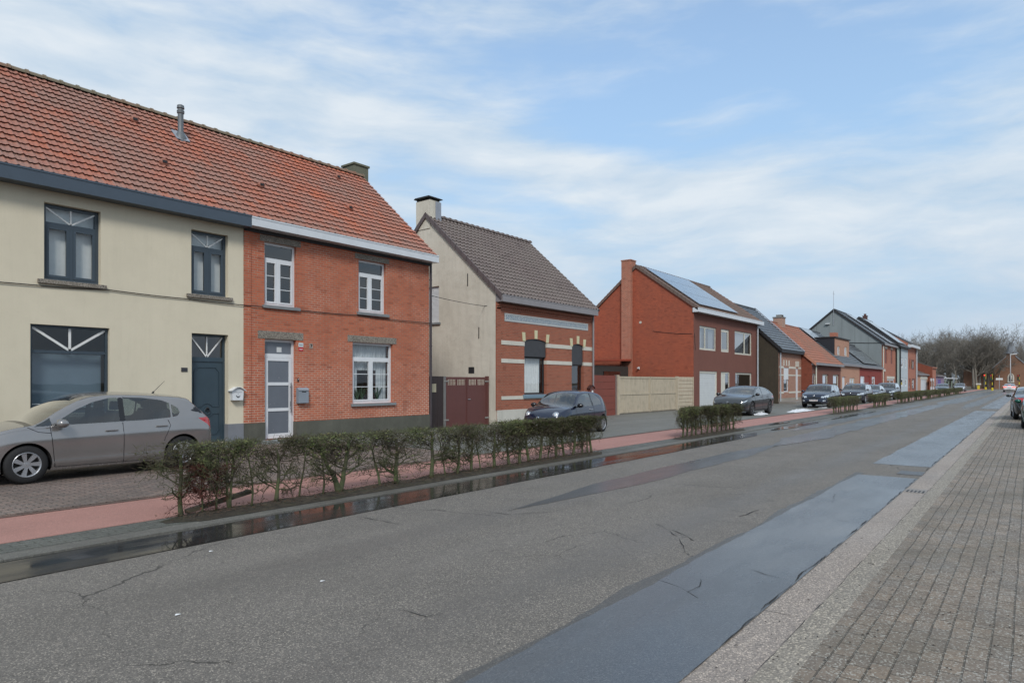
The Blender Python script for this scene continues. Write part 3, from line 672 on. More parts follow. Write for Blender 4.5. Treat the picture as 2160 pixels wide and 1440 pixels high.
m=MB(); fw=.06; dy=D2+.14; m.box(a2[0],a2[0]+fw,dy,dy+.06,a2[2],zs2); m.box(a2[1]-fw,a2[1],dy,dy+.06,a2[2],zs2); m.box(a2[0]+fw,a2[1]-fw,dy+.01,dy+.05,a2[2],a2[2]+1.0); m.box(a2[0]+fw,a2[1]-fw,dy,dy+.06,zs2-.06,zs2); d_=m.build('door',plain('dark_brown_door',(.05,.028,.024),.4),root)
MB().q((a2[0]+fw,dy+.03,a2[2]+1.0),(a2[1]-fw,dy+.03,a2[2]+1.0),(a2[1]-fw,dy+.03,zs2-.06),(a2[0]+fw,dy+.03,zs2-.06)).build('pane',GLD,d_)
beveled(MB().box(a2[0]-.1,a2[1]+.12,D2-.28,D2+.14,0,a2[2]-.001).build('doorstep',STONE,root),.01)
box_gutter(root,s0-.02,S(1262,D2-.34),D2,E2-.03,E2+.24,.34,GUT_G)
tiles(root,s0-.06,s1+.16,D2-.30,E2+.22,RD2,RZ2,TILE2,.23,.28,'pan',seed=5,slab_m=DECK)
ridge_tiles(root,s0+.3,s1+.14,RD2,RZ2+.02,TILE2,.13)
VT=plain('verge_brown',(.11,.085,.085),.6)
m=MB()
for (ya,za,yb,zb) in ((D2-.30,E2+.28,RD2,RZ2+.07),(24.4,E2+.1,RD2,RZ2+.07)):
    n=14
    for i in range(n):
        t0,t1=i/n,(i+1.04)/n; P=lambda t,o:(ya+(yb-ya)*t,za+(zb-za)*t+o)
        m.prism([P(t0,-.20),P(t1,-.20),P(t1,.01),P(t0,.03)],'x',s0-.10,s0-.045)
m.build('verge_tiles',VT,root)
m=MB(); m.prism([(RD2+.01,RZ2-.02),(24.5,E2-.02),(24.5,E2-.1),(RD2+.01,RZ2-.12)],'x',s0-.04,s1+.1); m.build('rear_roof',DECK,root)
cy=20.55
m=MB(); m.box(s0-.03,s0+.62,cy-.42,cy+.42,RZ2-.6,RZ2+.62); ch=m.build('chimney',GREYW,root); m=MB().box(s0+.30,s0+.64,cy-.44,cy+.44,RZ2-.35,RZ2+.60); m.build('zinc_cladding',LEADP,ch)
m=MB(); 
for x,y in ((s0+.02,cy-.36),(s0+.55,cy-.36),(s0+.02,cy+.36),(s0+.55,cy+.36)): m.box(x-.03,x+.03,y-.03,y+.03,RZ2+.62,RZ2+.72)
m.prism([(cy-.5,RZ2+.72),(cy+.5,RZ2+.72),(cy+.42,RZ2+.78),(cy-.42,RZ2+.78)],'x',s0-.1,s0+.70); m.build('chimney_cap',BLK,ch)
pipe(root,s1-.10,D2-.10,.1,E2-.02,GUT_G,.045)
# side window with lowered white shutter
y0,y1,z0,z1=gw; m=MB(); 
for i in range(30):
    za=z0+(z1-z0)*i/30; zb=z0+(z1-z0)*(i+1)/30; m.q((s0+.07,y0,za),(s0+.07,y1,za),(s0+.085,y1,zb-.004),(s0+.085,y0,zb-.004)); m.q((s0+.085,y0,zb-.004),(s0+.085,y1,zb-.004),(s0+.07,y1,zb),(s0+.07,y0,zb))
ws=m.build('roller_shutter',plain('shutter_white',(.60,.61,.62),.5),root); beveled(MB().box(s0-.07,s0+.08,y0-.1,y1+.08,z0-.09,z0-.001).build('sill',STONE,ws),.006)
m=MB().box(s0-.015,s0+.02,D2+1.15,D2+1.45,HZ(1006,787,D2+1.2),HZ(1006,774,D2+1.2)); m.build('vent_grille',BLK,root)
m=MB(); 
for (y,z,l) in ((18.0,5.6,.5),(17.4,3.45,.45)): m.box(s0-.02,s0+.0,y-.015,y+.015,z,z+l)
m.build('wall_anchor',BLK,root)
cable([(SB1+.08,D1-.05,HZ(908,624,D1)),(s0-.03,D2+.6,HZ(1025,644,D2+.4)),(s0+.15,D2-.04,HZ(1052,641,D2))],'thin black cable slung between the brick house and the pale gable')
# gate between the houses
D2g=16.8; g0,g1=S(940,D2g),S(1027,D2g); zt=HZ(985,795,D2g)
root=empty('yard_gate',(g0,D2g,0),'brown-red double steel gate between the brick house and the pale gable','gate')
GB=plain('gate_maroon',(.115,.040,.034),.45,var=.06); mid=(g0+g1)/2
for k,(a,b) in enumerate(((g0+.02,mid-.006),(mid+.006,g1-.02))):
    m=MB(); m.box(a,b,D2g,D2g+.03,.06,zt-.30); m.box(a,b,D2g,D2g+.03,zt-.09,zt); w=b-a
    m.box(a,a+.07,D2g,D2g+.03,zt-.30,zt-.09); m.box(b-.07,b,D2g,D2g+.03,zt-.30,zt-.09)
    m.box(a+w*.5-.02,a+w*.5+.02,D2g,D2g+.03,zt-.30,zt-.09)
    for i in range(12): x=a+.07+(w-.14)*(i+.5)/12; m.box(x-.006,x+.006,D2g+.005,D2g+.025,zt-.3,zt-.09)
    for i in range(3): z=zt-.3+.21*(i+1)/4; m.box(a+.07,b-.07,D2g+.007,D2g+.023,z-.005,z+.005)
    m.box(a,a+.035,D2g-.015,D2g-.001,.06,zt); m.box(b-.035,b,D2g-.015,D2g-.001,.06,zt)
    m.build('gate_leaf',GB,root)
m=MB(); m.box(mid+.02,mid+.16,D2g-.04,D2g-.015,1.05,1.075); m.build('handle',ALU,root)
m=MB()
for z in (.3,zt-.18): m.box(g0-.12,g0+.14,D2g-.03,D2g-.016,z,z+.05); m.box(g1-.14,g1+.12,D2g-.03,D2g-.016,z,z+.05)
m.build('hinge',plain('hinge_grey',(.25,.24,.22),.6),root)
m=MB(); m.box(g0-.12,g0-.001,D2g-.02,D2g+.1,0,zt+.02); m.build('post',plain('post_grey',(.16,.155,.15),.7),root)
m=MB(); m.box(g1+.0,g1+.10,D2g-.02,D2g+.1,0,zt+.04); m.build('post',GB,root)
root=empty('side_panel',(SB1,D2g,0),'dark wooden panel with a small dog notice, between the brick house and the maroon gate','panel')
m=MB(); a=SB1+.03; b=g0-.13
for i in range(4): m.box(a+(b-a)*i/4+.003,a+(b-a)*(i+1)/4-.003,D2g+.0,D2g+.03,.03,zt+.02)
m.build('boards',plain('dark_stained_board',(.030,.018,.017),.5),root)
zz=HZ(914,818,D2g); xx=S(914,D2g); MB().box(xx-.13,xx+.13,D2g-.015,D2g-.003,zz-.15,zz+.15).build('notice',render_m('faded_notice',(.50,.46,.33),(.12,.1,.08),.7),root)
# birdhouse-like letterbox right of striped front
xx=S(1247,D2-.1); z0=HZ(1247,829,D2-.1)
root=empty('mailbox',(xx,D2,z0),'brown peaked-roof mailbox on the striped brick front above the navy car','mailbox')
MB().prism([(xx-.17,z0),(xx+.17,z0),(xx+.17,z0+.25),(xx,z0+.36),(xx-.17,z0+.25)],'y',D2-.16,D2-.025).build('box',plain('mailbox_brown',(.14,.045,.035),.5),root); MB().bar((xx-.24,D2-.1,z0+.22),(xx,D2-.1,z0+.385),.20,.02,up=(0,0,1)).bar((xx+.24,D2-.1,z0+.22),(xx,D2-.1,z0+.385),.20,.02).build('lid',plain('roof_brown',(.05,.022,.02),.5),root); MB().box(xx-.05,xx+.09,D2-.164,D2-.161,z0+.04,z0+.13).build('number_label',FAN,root)
# ================================================================= big vermilion house with solar roof
D3=16.8; s0=S(1463,D3); s1=S(1600,D3); E3=6.15; RD3=20.8; RZ3=9.45
root=empty('garage_house',(s0,D3,0),'vermilion brick gable house with maroon front, white garage door and solar roof','house')
gable_wall(root,s0,D3,24.5,E3+.36,RD3,RZ3-.03,BRK3,eave_b=E3)
MB().prism([(D3+.3,0),(24.4,0),(24.4,E3),(RD3,RZ3),(D3+.3,E3)],'x',s1-.25,s1-.002).build('side_wall',BRK3,root)
w1=OP(1475.6,1511,686,737,D3); w2=OP(1521,1538.6,693,741.7,D3); w3=OP(1549.7,1586,697,746.7,D3); g_=OP(1475.6,1513,782,861,D3); g_=(g_[0],g_[1],.02,g_[3]); d_=OP(1520.6,1539.5,784,860,D3); d_=(d_[0],d_[1],.15,d_[3]); w4=OP(1551,1586,785.5,829,D3)
m=MB(); wall_cells(m,s0+.002,s1,0,E3,D3-.003,[w1,w2,w3,g_,d_,w4],.16); m.build('front_wall',MAROON,root); MB().q((s0,24.45,0),(s1,24.45,0),(s1,24.45,E3),(s0,24.45,E3)).build('rear_wall',BRK3,root)
CRF=plain('cream_frame',(.60,.58,.50),.4)
window(root,w1,D3,CRF,GLD,.06,.12,None,(.36,),0,sash=0,curtain=[(.05,.3,.03,.97),(.7,.95,.03,.97)],cur_m=CURTG,dep=.05)
window(root,w2,D3,CRF,GLD,.06,.14,None,(),0,sash=.06,curtain=[(.1,.5,.03,.97)],cur_m=CURTG)
window(root,w3,D3,CRF,GLD,.06,.12,None,(.6,),0,sash=0,curtain=[(.05,.95,.03,.97)],cur_m=CURTG)
window(root,w4,D3,CRF,GLD,.06,.13,None,(),0,sash=0,curtain=[(.05,.12,.03,.97)],cur_m=CURT)
m=MB(); m.box(g_[0],g_[0]+.12,D3+.04,D3+.12,g_[2],g_[3]); m.box(g_[1]-.14,g_[1],D3+.04,D3+.12,g_[2],g_[3]); m.box(g_[0]+.12,g_[1]-.14,D3+.04,D3+.12,g_[3]-.13,g_[3]); gd=m.build('garage_door',CRF,root)
m=MB(); a,b=g_[0]+.12,g_[1]-.14; n=14; hh=(g_[3]-.13-g_[2])/n
for i in range(n): z=g_[2]+hh*i; m.box(a,b,D3+.08,D3+.10,z+.008,z+hh-.008)
m.box(a,b,D3+.095,D3+.11,g_[2],g_[3]-.13)
m.build('panel',plain('garage_white',(.58,.60,.60),.5,var=.05),gd)
a,b,c,e=d_; m=MB(); m.box(a,a+.1,D3+.04,D3+.12,c,e); m.box(b-.1,b,D3+.04,D3+.12,c,e); m.box(a+.1,b-.1,D3+.04,D3+.12,e-.1,e); m.box(a+.1,a+(b-a)*.55,D3+.055,D3+.11,c,e-.1); dd=m.build('door',CRF,root); MB().box(a+(b-a)*.55,b-.1,D3+.07,D3+.09,c,e-.1).build('pane',GLD,dd)
box_gutter(root,s0-.1,s1+.1,D3,E3-.02,E3+.25,.40,GUT_W)
tiles(root,s0-.05,s1+.02,D3-.32,E3+.2,RD3,RZ3,TILE3,.24,.34,'pan',seed=9,slab_m=DECK)
ridge_tiles(root,s0+.2,s1,RD3,RZ3+.02,TILE3,.12)
m=MB(); n=16
for (ya,za,yb,zb) in ((D3-.32,E3+.26,RD3,RZ3+.07),(24.7,E3+.1,RD3,RZ3+.07)):
    for i in range(n):
        t0,t1=i/n,(i+1.04)/n; P=lambda t,o:(ya+(yb-ya)*t,za+(zb-za)*t+o)
        m.prism([P(t0,-.18),P(t1,-.18),P(t1,.04),P(t0,.07)],'x',s0-.10,s0+.12)
m.build('verge_tiles',TILE3,root)
MB().prism([(RD3+.01,RZ3-.02),(24.8,E3-.02),(24.8,E3-.1),(RD3+.01,RZ3-.12)],'x',s0-.04,s1).build('rear_roof',DECK,root)
# external chimney stack on the gable
m=MB(); m.box(s0-.28,s0+.02,21.08,21.78,0,RZ3-.1); m.box(s0-.28,s0+.45,21.08,21.78,RZ3-.1,RZ3+.40); m.box(s0-.31,s0+.48,21.05,21.81,RZ3+.40,RZ3+.47); m.build('chimney',BRK3C,root)
# solar array
L=math.hypot(RD3-D3+.32,RZ3-E3-.2); uy,uz=(RD3-D3+.32)/L,(RZ3-E3-.2)/L; ny,nz=-uz,uy
def solar(root,s0,s1,l0,l1,nc,nr,P0,u,nrm,frame=ALU,off=.14):
    pw=(s1-s0)/nc; ph=(l1-l0)/nr
    for i in range(nc):
        for j in range(nr):
            xa,xb=s0+i*pw+.01,s0+(i+1)*pw-.01; la,lb=l0+j*ph+.01,l0+(j+1)*ph-.01
            P=lambda l,o:(P0[0]+u[0]*l+nrm[0]*o,P0[1]+u[1]*l+nrm[1]*o)
            m=MB(); m.prism([P(la,off),P(lb,off),P(lb,off+.035),P(la,off+.035)],'x',xa,xb); f=m.build('solar_panel',frame,root)
            m=MB(); A,B=P(la+.02,off+.037),P(lb-.02,off+.037); m.q((xa+.02,*A),(xb-.02,*A),(xb-.02,*B),(xa+.02,*B),uv=[(0,0),(1,0),(1,1),(0,1)]); m.build('cells',SOL,f,recalc=False)
solar(root,s0+.7,S(1554,D3),.35,L-.25,7,3,(D3-.32,E3+.2),(uy,uz),(ny,nz))
pipe(root,S(1595,D3),D3-.12,.1,E3,PIPEW,.06)
m=MB(); y=20.6; z=HZ(1346,776,y); m.box(s0-.22,s0-.02,y-.04,y+.04,z-.04,z+.03); m.box(s0-.06,s0,y-.05,y+.05,z-.08,z+.08); tag(m.build('security_camera',WHITEP,None),'small white security camera on the vermilion gable above the wooden gate','camera')
m=MB(); z=HZ(1345,679,20.5); m.lathe([(0,-.03),(.09,-.02),(.09,0)],12,(s0,20.5,z),'x'); m.build('wall_vent',plain('vent_cream',(.5,.47,.4),.5),root)
cable([(s0-.02,19.6,HZ(1390,700,19.6)),(s0-.02,17.8,HZ(1440,703,17.5)),(s0-.02,D3+.1,HZ(1461,703,D3)),(s0+.1,D3-.02,HZ(1465,703,D3)),(s0+.25,D3-.02,HZ(1467,738,D3))],'thin cable sagging along the vermilion gable to the maroon front',.012)
# shed behind the fence
root=empty('lean_to_shed',(30.5,21.2,0),'dark lean-to shed with red-edged roof behind the fence','shed')
MB().box(30.5,s0-.3,21.25,24.5,0,2.75).build('wall',plain('dark_shed_wall',(.04,.038,.034),.7),root)
MB().prism([(30.4,2.85),(s0-.29,3.12),(s0-.29,3.24),(30.4,2.97)],'y',21.0,24.6).build('roof',render_m('red_roof_edge',(.33,.07,.04),(.2,.06,.04),.4),root)
MB().box(36.5,38.6,21.18,21.24,.9,2.4).build('window',GLD,root)
MB().box(34.2,34.35,21.1,21.25,0,2.86).build('post',DECK,root)
# fences
DF=16.5
root=empty('concrete_fence',(S(1252,DF),DF+.02,0),'red-brown concrete plank fence between the striped house and the wooden gate','fence')
a,b=S(1254,DF),S(1299,DF); zt=HZ(1275,791,DF); m=MB(); n=6
for i in range(n): beveled
for i in range(n): m.box(a,b,DF+.03,DF+.07,zt*i/n+.006,zt*(i+1)/n-.006)
m.build('plank_panel',render_m('red_concrete',(.235,.070,.052),(.14,.055,.045),.45,grain=.8),root); MB().box(a-.12,a-.001,DF,DF+.1,0,zt+.02).build('post',REDR,root); MB().box(b+.001,b+.12,DF,DF+.1,0,zt+.02).build('post',plain('grey_post',(.2,.15,.13),.7),root)
PALE=NT('pale_weathered_wood'); v=PALE.co(); x_=PALE.xyz(v); st=PALE.noise(PALE.mapv(v,(9,9,.6)),2.5,5,.6); c_=PALE.mix(PALE.mr(st,.3,.7),(.52,.44,.32),(.40,.33,.24)); bd=PALE.white(PALE.comb(PALE.math('FLOOR',PALE.math('MULTIPLY',x_[0],8.)),0.,0.)); c_=PALE.mix(PALE.math('MULTIPLY',bd,.35),c_,(.52,.46,.36)); c_=PALE.mix(PALE.mr(PALE.noise(v,3,4),.5,.8,0,.5),c_,(.20,.18,.14)); PALE.set(Base_Color=c_,Roughness=.8); PALE.bump(st,.3,.01); PALE=PALE.mat
root=empty('wooden_gate',(S(1305,DF),DF,0),'wide pale wooden double gate of vertical boards','gate')
a,b=S(1308,DF),S(1427,DF); zt=HZ(1368,794,DF)
MB().box(a-.28,a-.12,DF-.03,DF+.1,0,zt+.06).build('post',PALE,root); MB().box(b+.05,b+.22,DF-.03,DF+.1,0,zt+.04).build('post',PALE,root)
mid=(a+b)/2
for (p,q) in ((a-.1,mid-.02),(mid+.02,b+.03)):
    m=MB(); n=int((q-p)/.125); w=(q-p)/n
    for i in range(n): m.box(p+i*w+.004,p+(i+1)*w-.004,DF+.03,DF+.05,.08,zt-.05)
    for z in (.12,zt*.52,zt-.10): m.box(p,q,DF+.005,DF+.028,z,z+.09)
    m.box(p,p+.09,DF+.002,DF+.026,.08,zt); m.box(q-.09,q,DF+.002,DF+.026,.08,zt)
    m.build('gate_leaf',PALE,root)
root=empty('slatted_panel',(S(1431,DF),DF,0),'pale horizontal slat panel right of the wooden gate, against the maroon front','fence')
a,b=b+.26,S(1463.5,DF); m=MB(); n=9
for i in range(n):
    z=.05+(zt-.05)*i/n; h=(zt-.05)/n; m.prism([(DF+.04,z+.02),(DF+.055,z+.02),(DF+.075,z+h+.01),(DF+.06,z+h+.01)],'x',a,b)
m.build('slats',PALE,root); MB().box(a-.02,a+.05,DF+.0,DF+.035,0,zt+.02).box(b-.06,b,DF,DF+.035,0,zt+.02).build('frame',PALE,root)
# ================================================================= generic row house
def row_house(name,label,s0,s1,d,eave,rd,rz,wm,side,tile,ops,frame,gut,prof='flat',tw=.28,th=.36,backeave=None,gutp=.25,guth=.16,verge=None,plinth=None,curt=CURTG,glass=GLD,left=True,ridge=True):
    root=empty(name,(s0,d,0),label,'house'); back=rd+(rd-d); be=eave if backeave is None else backeave
    ze=eave+guth-.03+(gutp-.04)*(rz-eave-guth+.03)/(rd-d+gutp-.04)-.06
    if left: gable_wall(root,s0,d,back,ze,rd,rz-.03,side,be)
    MB().prism([(d+.01,0),(back,0),(back,be),(rd,rz),(d+.01,eave)],'x',s1-.2,s1-.004).build('side_wall',side,root)
    m=MB(); wall_cells(m,s0+.002,s1,0,eave,d-.003,ops,.16); m.build('front_wall',wm,root); MB().q((s0,back,0),(s1,back,0),(s1,back,be),(s0,back,be)).build('rear_wall',side,root)
    box_gutter(root,s0-.03,s1,d,eave-.04,eave+guth,gutp,gut)
    tiles(root,s0-(.06 if verge else 0),s1,d-gutp+.04,eave+guth-.03,rd,rz,tile,tw,th,prof,seed=int(s0),slab_m=DECK)
    if ridge: ridge_tiles(root,s0,s1,rd,rz+.01,tile,.11)
    MB().prism([(rd+.01,rz-.02),(back+.3,be-.1),(back+.3,be-.18),(rd+.01,rz-.12)],'x',s0-.03,s1).build('rear_roof',DECK,root)
    if verge:
        m=MB()
        for (ya,za,yb,zb) in ((d-gutp,eave+guth,rd,rz+.06),(back+.2,be+.05,rd,rz+.06)):
            m.prism([(ya,za-.28),(yb,zb-.28),(yb,zb+.02),(ya,za+.02)],'x',s0-.12,s0-.05)
        m.build('verge_board',verge,root)
    return root
ZR=lambda px,pt,pb,d:(HZ(px,pb,d),HZ(px,pt,d))
# ---- dark gable with striped little front
D4=15.35; s0=53.0; s1=S(1690,D4)
o1=OP(1653,1664,775,827,D4); o2=OP(1678.5,1684,777,848,D4); o2=(o2[0],o2[1],.25,o2[3])
r4=row_house('striped_house','small house with near-black gable, dark slate roof and pink brick front with pale bands',s0,s1,D4,4.05,19.2,8.1,BRK4,DARKG,TILE4,[o1,o2],WHITEP,BLK,verge=BLK,gutp=.3,guth=.22)
window(r4,o1,D4,WHITEP,GLD,.07,.06,None,(),0,sash=.04,curtain=[(.05,.95,.5,.97)],cur_m=CURT)
a,b,c,e=o1; MB().box(a+.02,b-.02,D4+.03,D4+.06,c+(e-c)*.52,e).build('roller_shutter',WHITEP,r4)
a,b,c,e=o2; m=MB(); m.box(a,a+.28,D4+.02,D4+.08,c,e); m.box(a+.28,b,D4+.05,D4+.08,c,e); m.build('door',WHITEP,r4)
for (pt,pb) in ((771.5,776),(789,792),(826,830)): band(r4,s0+.15,s1-.1,HZ(1645,pb,D4),HZ(1645,pt,D4),D4,[o1,o2],WST)
band(r4,s0+.02,s1-.02,0,HZ(1645,840,D4),D4,[o2],render_m('grey_plinth',(.34,.31,.27),(.18,.16,.14),.5),'plinth',.035)
for o in (o1,o2):
    for t in (0,.5,1): x=o[0]+(o[1]-o[0])*t; MB().box(x-.12,x+.12,D4-.03,D4+.01,o[3]+.15,o[3]+.6).build('keystone',WST,r4)
beveled(MB().box(s0-.1,s1,D4-1.3,D4-.036,0,.22).build('doorstep',plain('step_stone',(.22,.20,.18),.8),r4),.015)
pipe(r4,s0+.12,D4-.12,.1,4.0,PIPEW,.05)
m=MB(); m.prism([(D4-.28,4.28),(19.2,8.2),(19.2,8.28),(D4-.28,4.36)],'x',s1-.12,s1+.06); m.build('verge_flashing',LEADP,r4)
# ---- low maroon house with orange tiled roof
D5=14.5; s0=s1+.02; s1=S(1773,D5)
A=OP(1714,1722,788,828,D5); B_=OP(1735,1747.5,789,830,D5); Cc=OP(1757,1770,790,832,D5)
r5=row_house('low_maroon_house','low maroon-fronted house under a long orange tiled roof',s0,s1,D5,3.2,18.4,7.1,MAROON,BRK5,TILE5,[A,B_,Cc],CRF,GUT_G,prof='dutch',tw=.26,th=.38,verge=plain('pale_verge',(.45,.2,.13),.6),gutp=.35)
for o,cu in ((A,None),(B_,[(.05,.95,.03,.97)]),(Cc,[(.05,.95,.03,.97)])): window(r5,o,D5,CRF,GLD,.1,.14,None,(),0,sash=0,curtain=cu,cur_m=CURTG)
pipe(r5,s0+.9,D5-.12,.1,3.2,CRF,.06)
m=MB(); cx=S(1646,18.2); m.box(cx-.5,cx+.5,17.9,18.7,6.5,7.6); c5=m.build('chimney',render_m('pink_stack',(.42,.28,.22),(.2,.15,.12),.4),r5); MB().box(cx-.55,cx+.55,17.85,18.75,7.6,7.7).box(cx-.3,cx+.3,18.0,18.5,7.85,7.9).box(cx-.3,cx-.26,18.0,18.5,7.7,7.85).box(cx+.26,cx+.3,18.0,18.5,7.7,7.85).build('chimney_cap',plain('cap_grey',(.2,.2,.19),.7),c5)
# ---- salmon brick house with flat dormer
D6=14.5; s0=s1+.01; s1=S(1813,D6)
A=OP(1776.5,1783,794,832,D6); B_=OP(1792,1803,797,815,D6)
A=(A[0],A[1],.15,A[3])
r6=row_house('dormer_house','salmon brick house with a flat-roofed dormer and black slate roof',s0,s1,D6,3.35,18.5,7.15,BRK6,BRK6,TILE4,[A,B_],CRF,GUT_G,gutp=.25)
m=MB(); a,b,c,e=A; m.box(a,b,D6+.07,D6+.12,c,e); m.build('door',WHITEP,r6); window(r6,B_,D6,CRF,GLD,.05,.2,None,(.5,),0,sash=0)
DD=15.3; x0,x1=S(1760.5,DD),S(1791,DD); z1=HZ(1760.5,712,DD); z0=4.1
da=OP(1766.5,1772,730,749,DD); db=OP(1781.5,1787,731.5,751,DD)
m=MB(); wall_cells(m,x0,x1,z0,z1,DD,[da,db],.12); dm=m.build('dormer',BRK6,r6)
for o in (da,db): window(dm,o,DD,CRF,GLD,.05,.14,None,(),0,sash=0)
MB().box(x0+.0,x0+.1,DD+.01,19.3,z0,z1).build('dormer_cheek',plain('black_slate_cladding',(.022,.024,.03),.4),dm); MB().box(x1-.1,x1,DD+.01,19.3,z0,z1).build('dormer_cheek',BLK,dm)
MB().box(x0-.1,x1+.1,DD-.12,19.5,z1+.001,z1+.12).build('dormer_roof',BLK,dm)
def slope_frame(d,gutp,eave,guth,rd,rz):
    y0,z0=d-gutp+.04,eave+guth-.03; L=math.hypot(rd-y0,rz-z0); u=((rd-y0)/L,(rz-z0)/L); return (y0,z0),L,u,(-u[1],u[0])
P0,L,u,nn=slope_frame(D6,.25,3.35,.16,18.5,7.15)
solar(r6,s0+.5,s0+4.2,L*.62,L-.15,3,1,P0,u,nn)
cx=S(1760,18.5); MB().box(cx-.55,cx+.55,18.2,18.9,6.8,7.6).build('chimney',BRK7,r6)
# ---- low oxblood house
D7=14.5; s0=s1+.01; s1=S(1860,D7)
A=OP(1815,1824,793,820,D7); B_=OP(1839,1846,794,818,D7); Cc=OP(1829.5,1834.5,793,830,D7); Cc=(Cc[0],Cc[1],.15,Cc[3])
r7=row_house('low_oxblood_house','low oxblood red house with solar panels on a dark roof, before the grey-green gable',s0,s1,D7,3.3,17.6,6.3,REDR,REDR,TILE4,[A,B_,Cc],WHITEP,GUT_G,gutp=.25)
for o in (A,B_): window(r7,o,D7,WHITEP,GLD,.05,.25,None,(),0,sash=0,curtain=[(.05,.95,.03,.97)],cur_m=CURT)
a,b,c,e=Cc; MB().box(a,b,D7+.06,D7+.12,c,e).build('door',REDR,r7)
P0,L,u,nn=slope_frame(D7,.25,3.3,.16,17.6,6.3)
solar(r7,s0+2.5,s1-2.2,.4,L*.62,6,2,P0,u,nn); solar(r7,s0+.5,s0+4.5,L*.60,L*.95,3,1,P0,u,nn,BLK)
# ---- tall house with grey-green gable
D8=14.5; s0=s1+.01; s1=S(1889,D8)
A=OP(1866.5,1871,735,766,D8); B_=OP(1879,1882.5,737,767,D8); Cc=OP(1863,1867,783,812,D8); Dd=OP(1871,1886,799,815,D8); Dd=(Dd[0],Dd[1],.1,Dd[3]); Cc=(Cc[0],Cc[1],.1,Cc[3])
ZGR=NT('grey_green_cladding'); v=ZGR.co(); x_=ZGR.xyz(v); ln=ZGR.math('LESS_THAN',ZGR.math('PINGPONG',x_[1],.75),.02); ZGR.set(Base_Color=ZGR.mix(ln,ZGR.mix(ZGR.mr(ZGR.noise(ZGR.mapv(v,(1,1,.3)),.8,4),.3,.7),(.19,.215,.22),(.235,.265,.27)),(.12,.135,.14)),Roughness=.6); ZGR=ZGR.mat
r8=row_house('tall_brick_house','tall coral brick house with white lintels and a grey-green clad gable',s0,s1,D8,6.35,19.95,11.05,BRK7,ZGR,TILE4,[A,B_,Cc,Dd],BRK5,GUT_G,verge=BLK,gutp=.35)
SHR=plain('red_brown_shutter',(.16,.05,.035),.6)
for o in (A,B_,Cc): MB().box(o[0],o[1],D8+.05,D8+.08,o[2],o[3]).build('roller_shutter',SHR,r8); MB().box(o[0]-.15,o[1]+.15,D8-.03,D8+.03,o[3],o[3]+.3).build('lintel',WST,r8)
window(r8,Dd,D8,WHITEP,GLD,.06,.2,None,(.5,),0,sash=0,curtain=[(.55,.95,.03,.97)],cur_m=CURT); MB().box(Dd[0]-.2,Dd[1]+.2,D8-.03,D8+.03,Dd[3],Dd[3]+.35).build('lintel',WST,r8)
P0,L,u,nn=slope_frame(D8,.35,6.35,.16,19.95,11.05)
solar(r8,s0+5.2,s1-.2,.3,L-.4,5,4,P0,u,nn)
cx=S(1824,19.95); MB().box(cx-.25,cx+.25,19.6,20.2,10.7,11.7).box(cx-.3,cx+.3,19.55,20.25,11.7,11.8).box(cx-.15,cx+.15,19.75,20.05,11.8,12.1).build('chimney',plain('sooty_brick',(.10,.05,.045),.8),r8)
m=MB(); m.tube([(s0-.1,19.95,9.0),(s0-.1,19.95,13.4)],.03,5); m.tube([(s0-.5,19.95,13.0),(s0+.4,19.95,13.0)],.015,4); m.build('aerial_mast',ALU,r8)
m=MB(); zl=HZ(1756,683,20.2); m.box(s0-.3,s0-.02,20.4,20.9,zl-.05,zl+.05); m.build('gable_lamp_bracket',WHITEP,r8)
pipe(r8,s0+.2,D8-.15,.1,6.2,CRF,.06); pipe(r8,s1-.1,D8-.15,.1,6.2,BLK,.06)
cable([(s0-.03,22,6.9),(s0-.03,18,6.7),(s0-.03,14.5,6.55)],'dark cable line crossing the grey-green gable',.035)
# ---- pale house with mansard
D9=14.3; s0=s1+.01; s1=S(1915,D9); PALEW=render_m('pale_blue_render',(.50,.55,.58),(.34,.38,.4),.3); PALEG=render_m('pale_green_render',(.36,.42,.38),(.28,.33,.3),.3)
A=OP(1898.5,1906,754,775,D9); B_=OP(1909.5,1912.5,755,777,D9); Cc=OP(1898,1906,797,815,D9); Dd=OP(1909,1913,798,815,D9)
r9=row_house('pale_house','tall pale blue-white house with white windows, beyond the coral brick house',s0,s1,D9,6.55,19.0,10.8,PALEW,PALEG,TILE4,[A,B_,Cc,Dd],WHITEP,BLK,verge=BLK,gutp=.4)
for o in (A,B_,Cc,Dd): window(r9,o,D9,WHITEP,GLD,.05,.25,None,(),0,sash=0,curtain=[(.05,.95,.03,.97)],cur_m=CURT)
MB().box(s0+.05,S(1896.5,D9),D9-.02,D9+.01,.0,6.5).build('green_wall_strip',PALEG,r9); pipe(r9,S(1897,D9),D9-.12,.1,6.5,BLK,.09)
P0,L,u,nn=slope_frame(D9,.4,6.55,.16,19.0,10.8); solar(r9,s0+1,s1-2,.5,L-.5,7,3,P0,u,nn)
# ---- coral house with white gutter
s0=s1+.01; D10=14.3; s1=S(1932,D10)
A=OP(1918,1920.5,757,778,D10); B_=OP(1922,1929,758,779,D10); Cc=OP(1917.5,1921,798,822,D10); Dd=OP(1923.5,1930,798,822,D10)
r10=row_house('coral_house','narrow coral brick house with a thick white gutter, last of the tall ones',s0,s1,D10,6.9,18.8,10.3,BRK7,BRK7,TILE4,[A,B_,Cc,Dd],BRK5,GUT_W,gutp=.6,guth=.35)
for o in (A,B_,Cc,Dd): window(r10,o,D10,SHR,GLD,.05,.25,None,(),0,sash=0,curtain=[(.05,.95,.03,.97)],cur_m=CURTG)
pipe(r10,s1-.3,D10-.12,.1,6.8,PIPEW,.12)
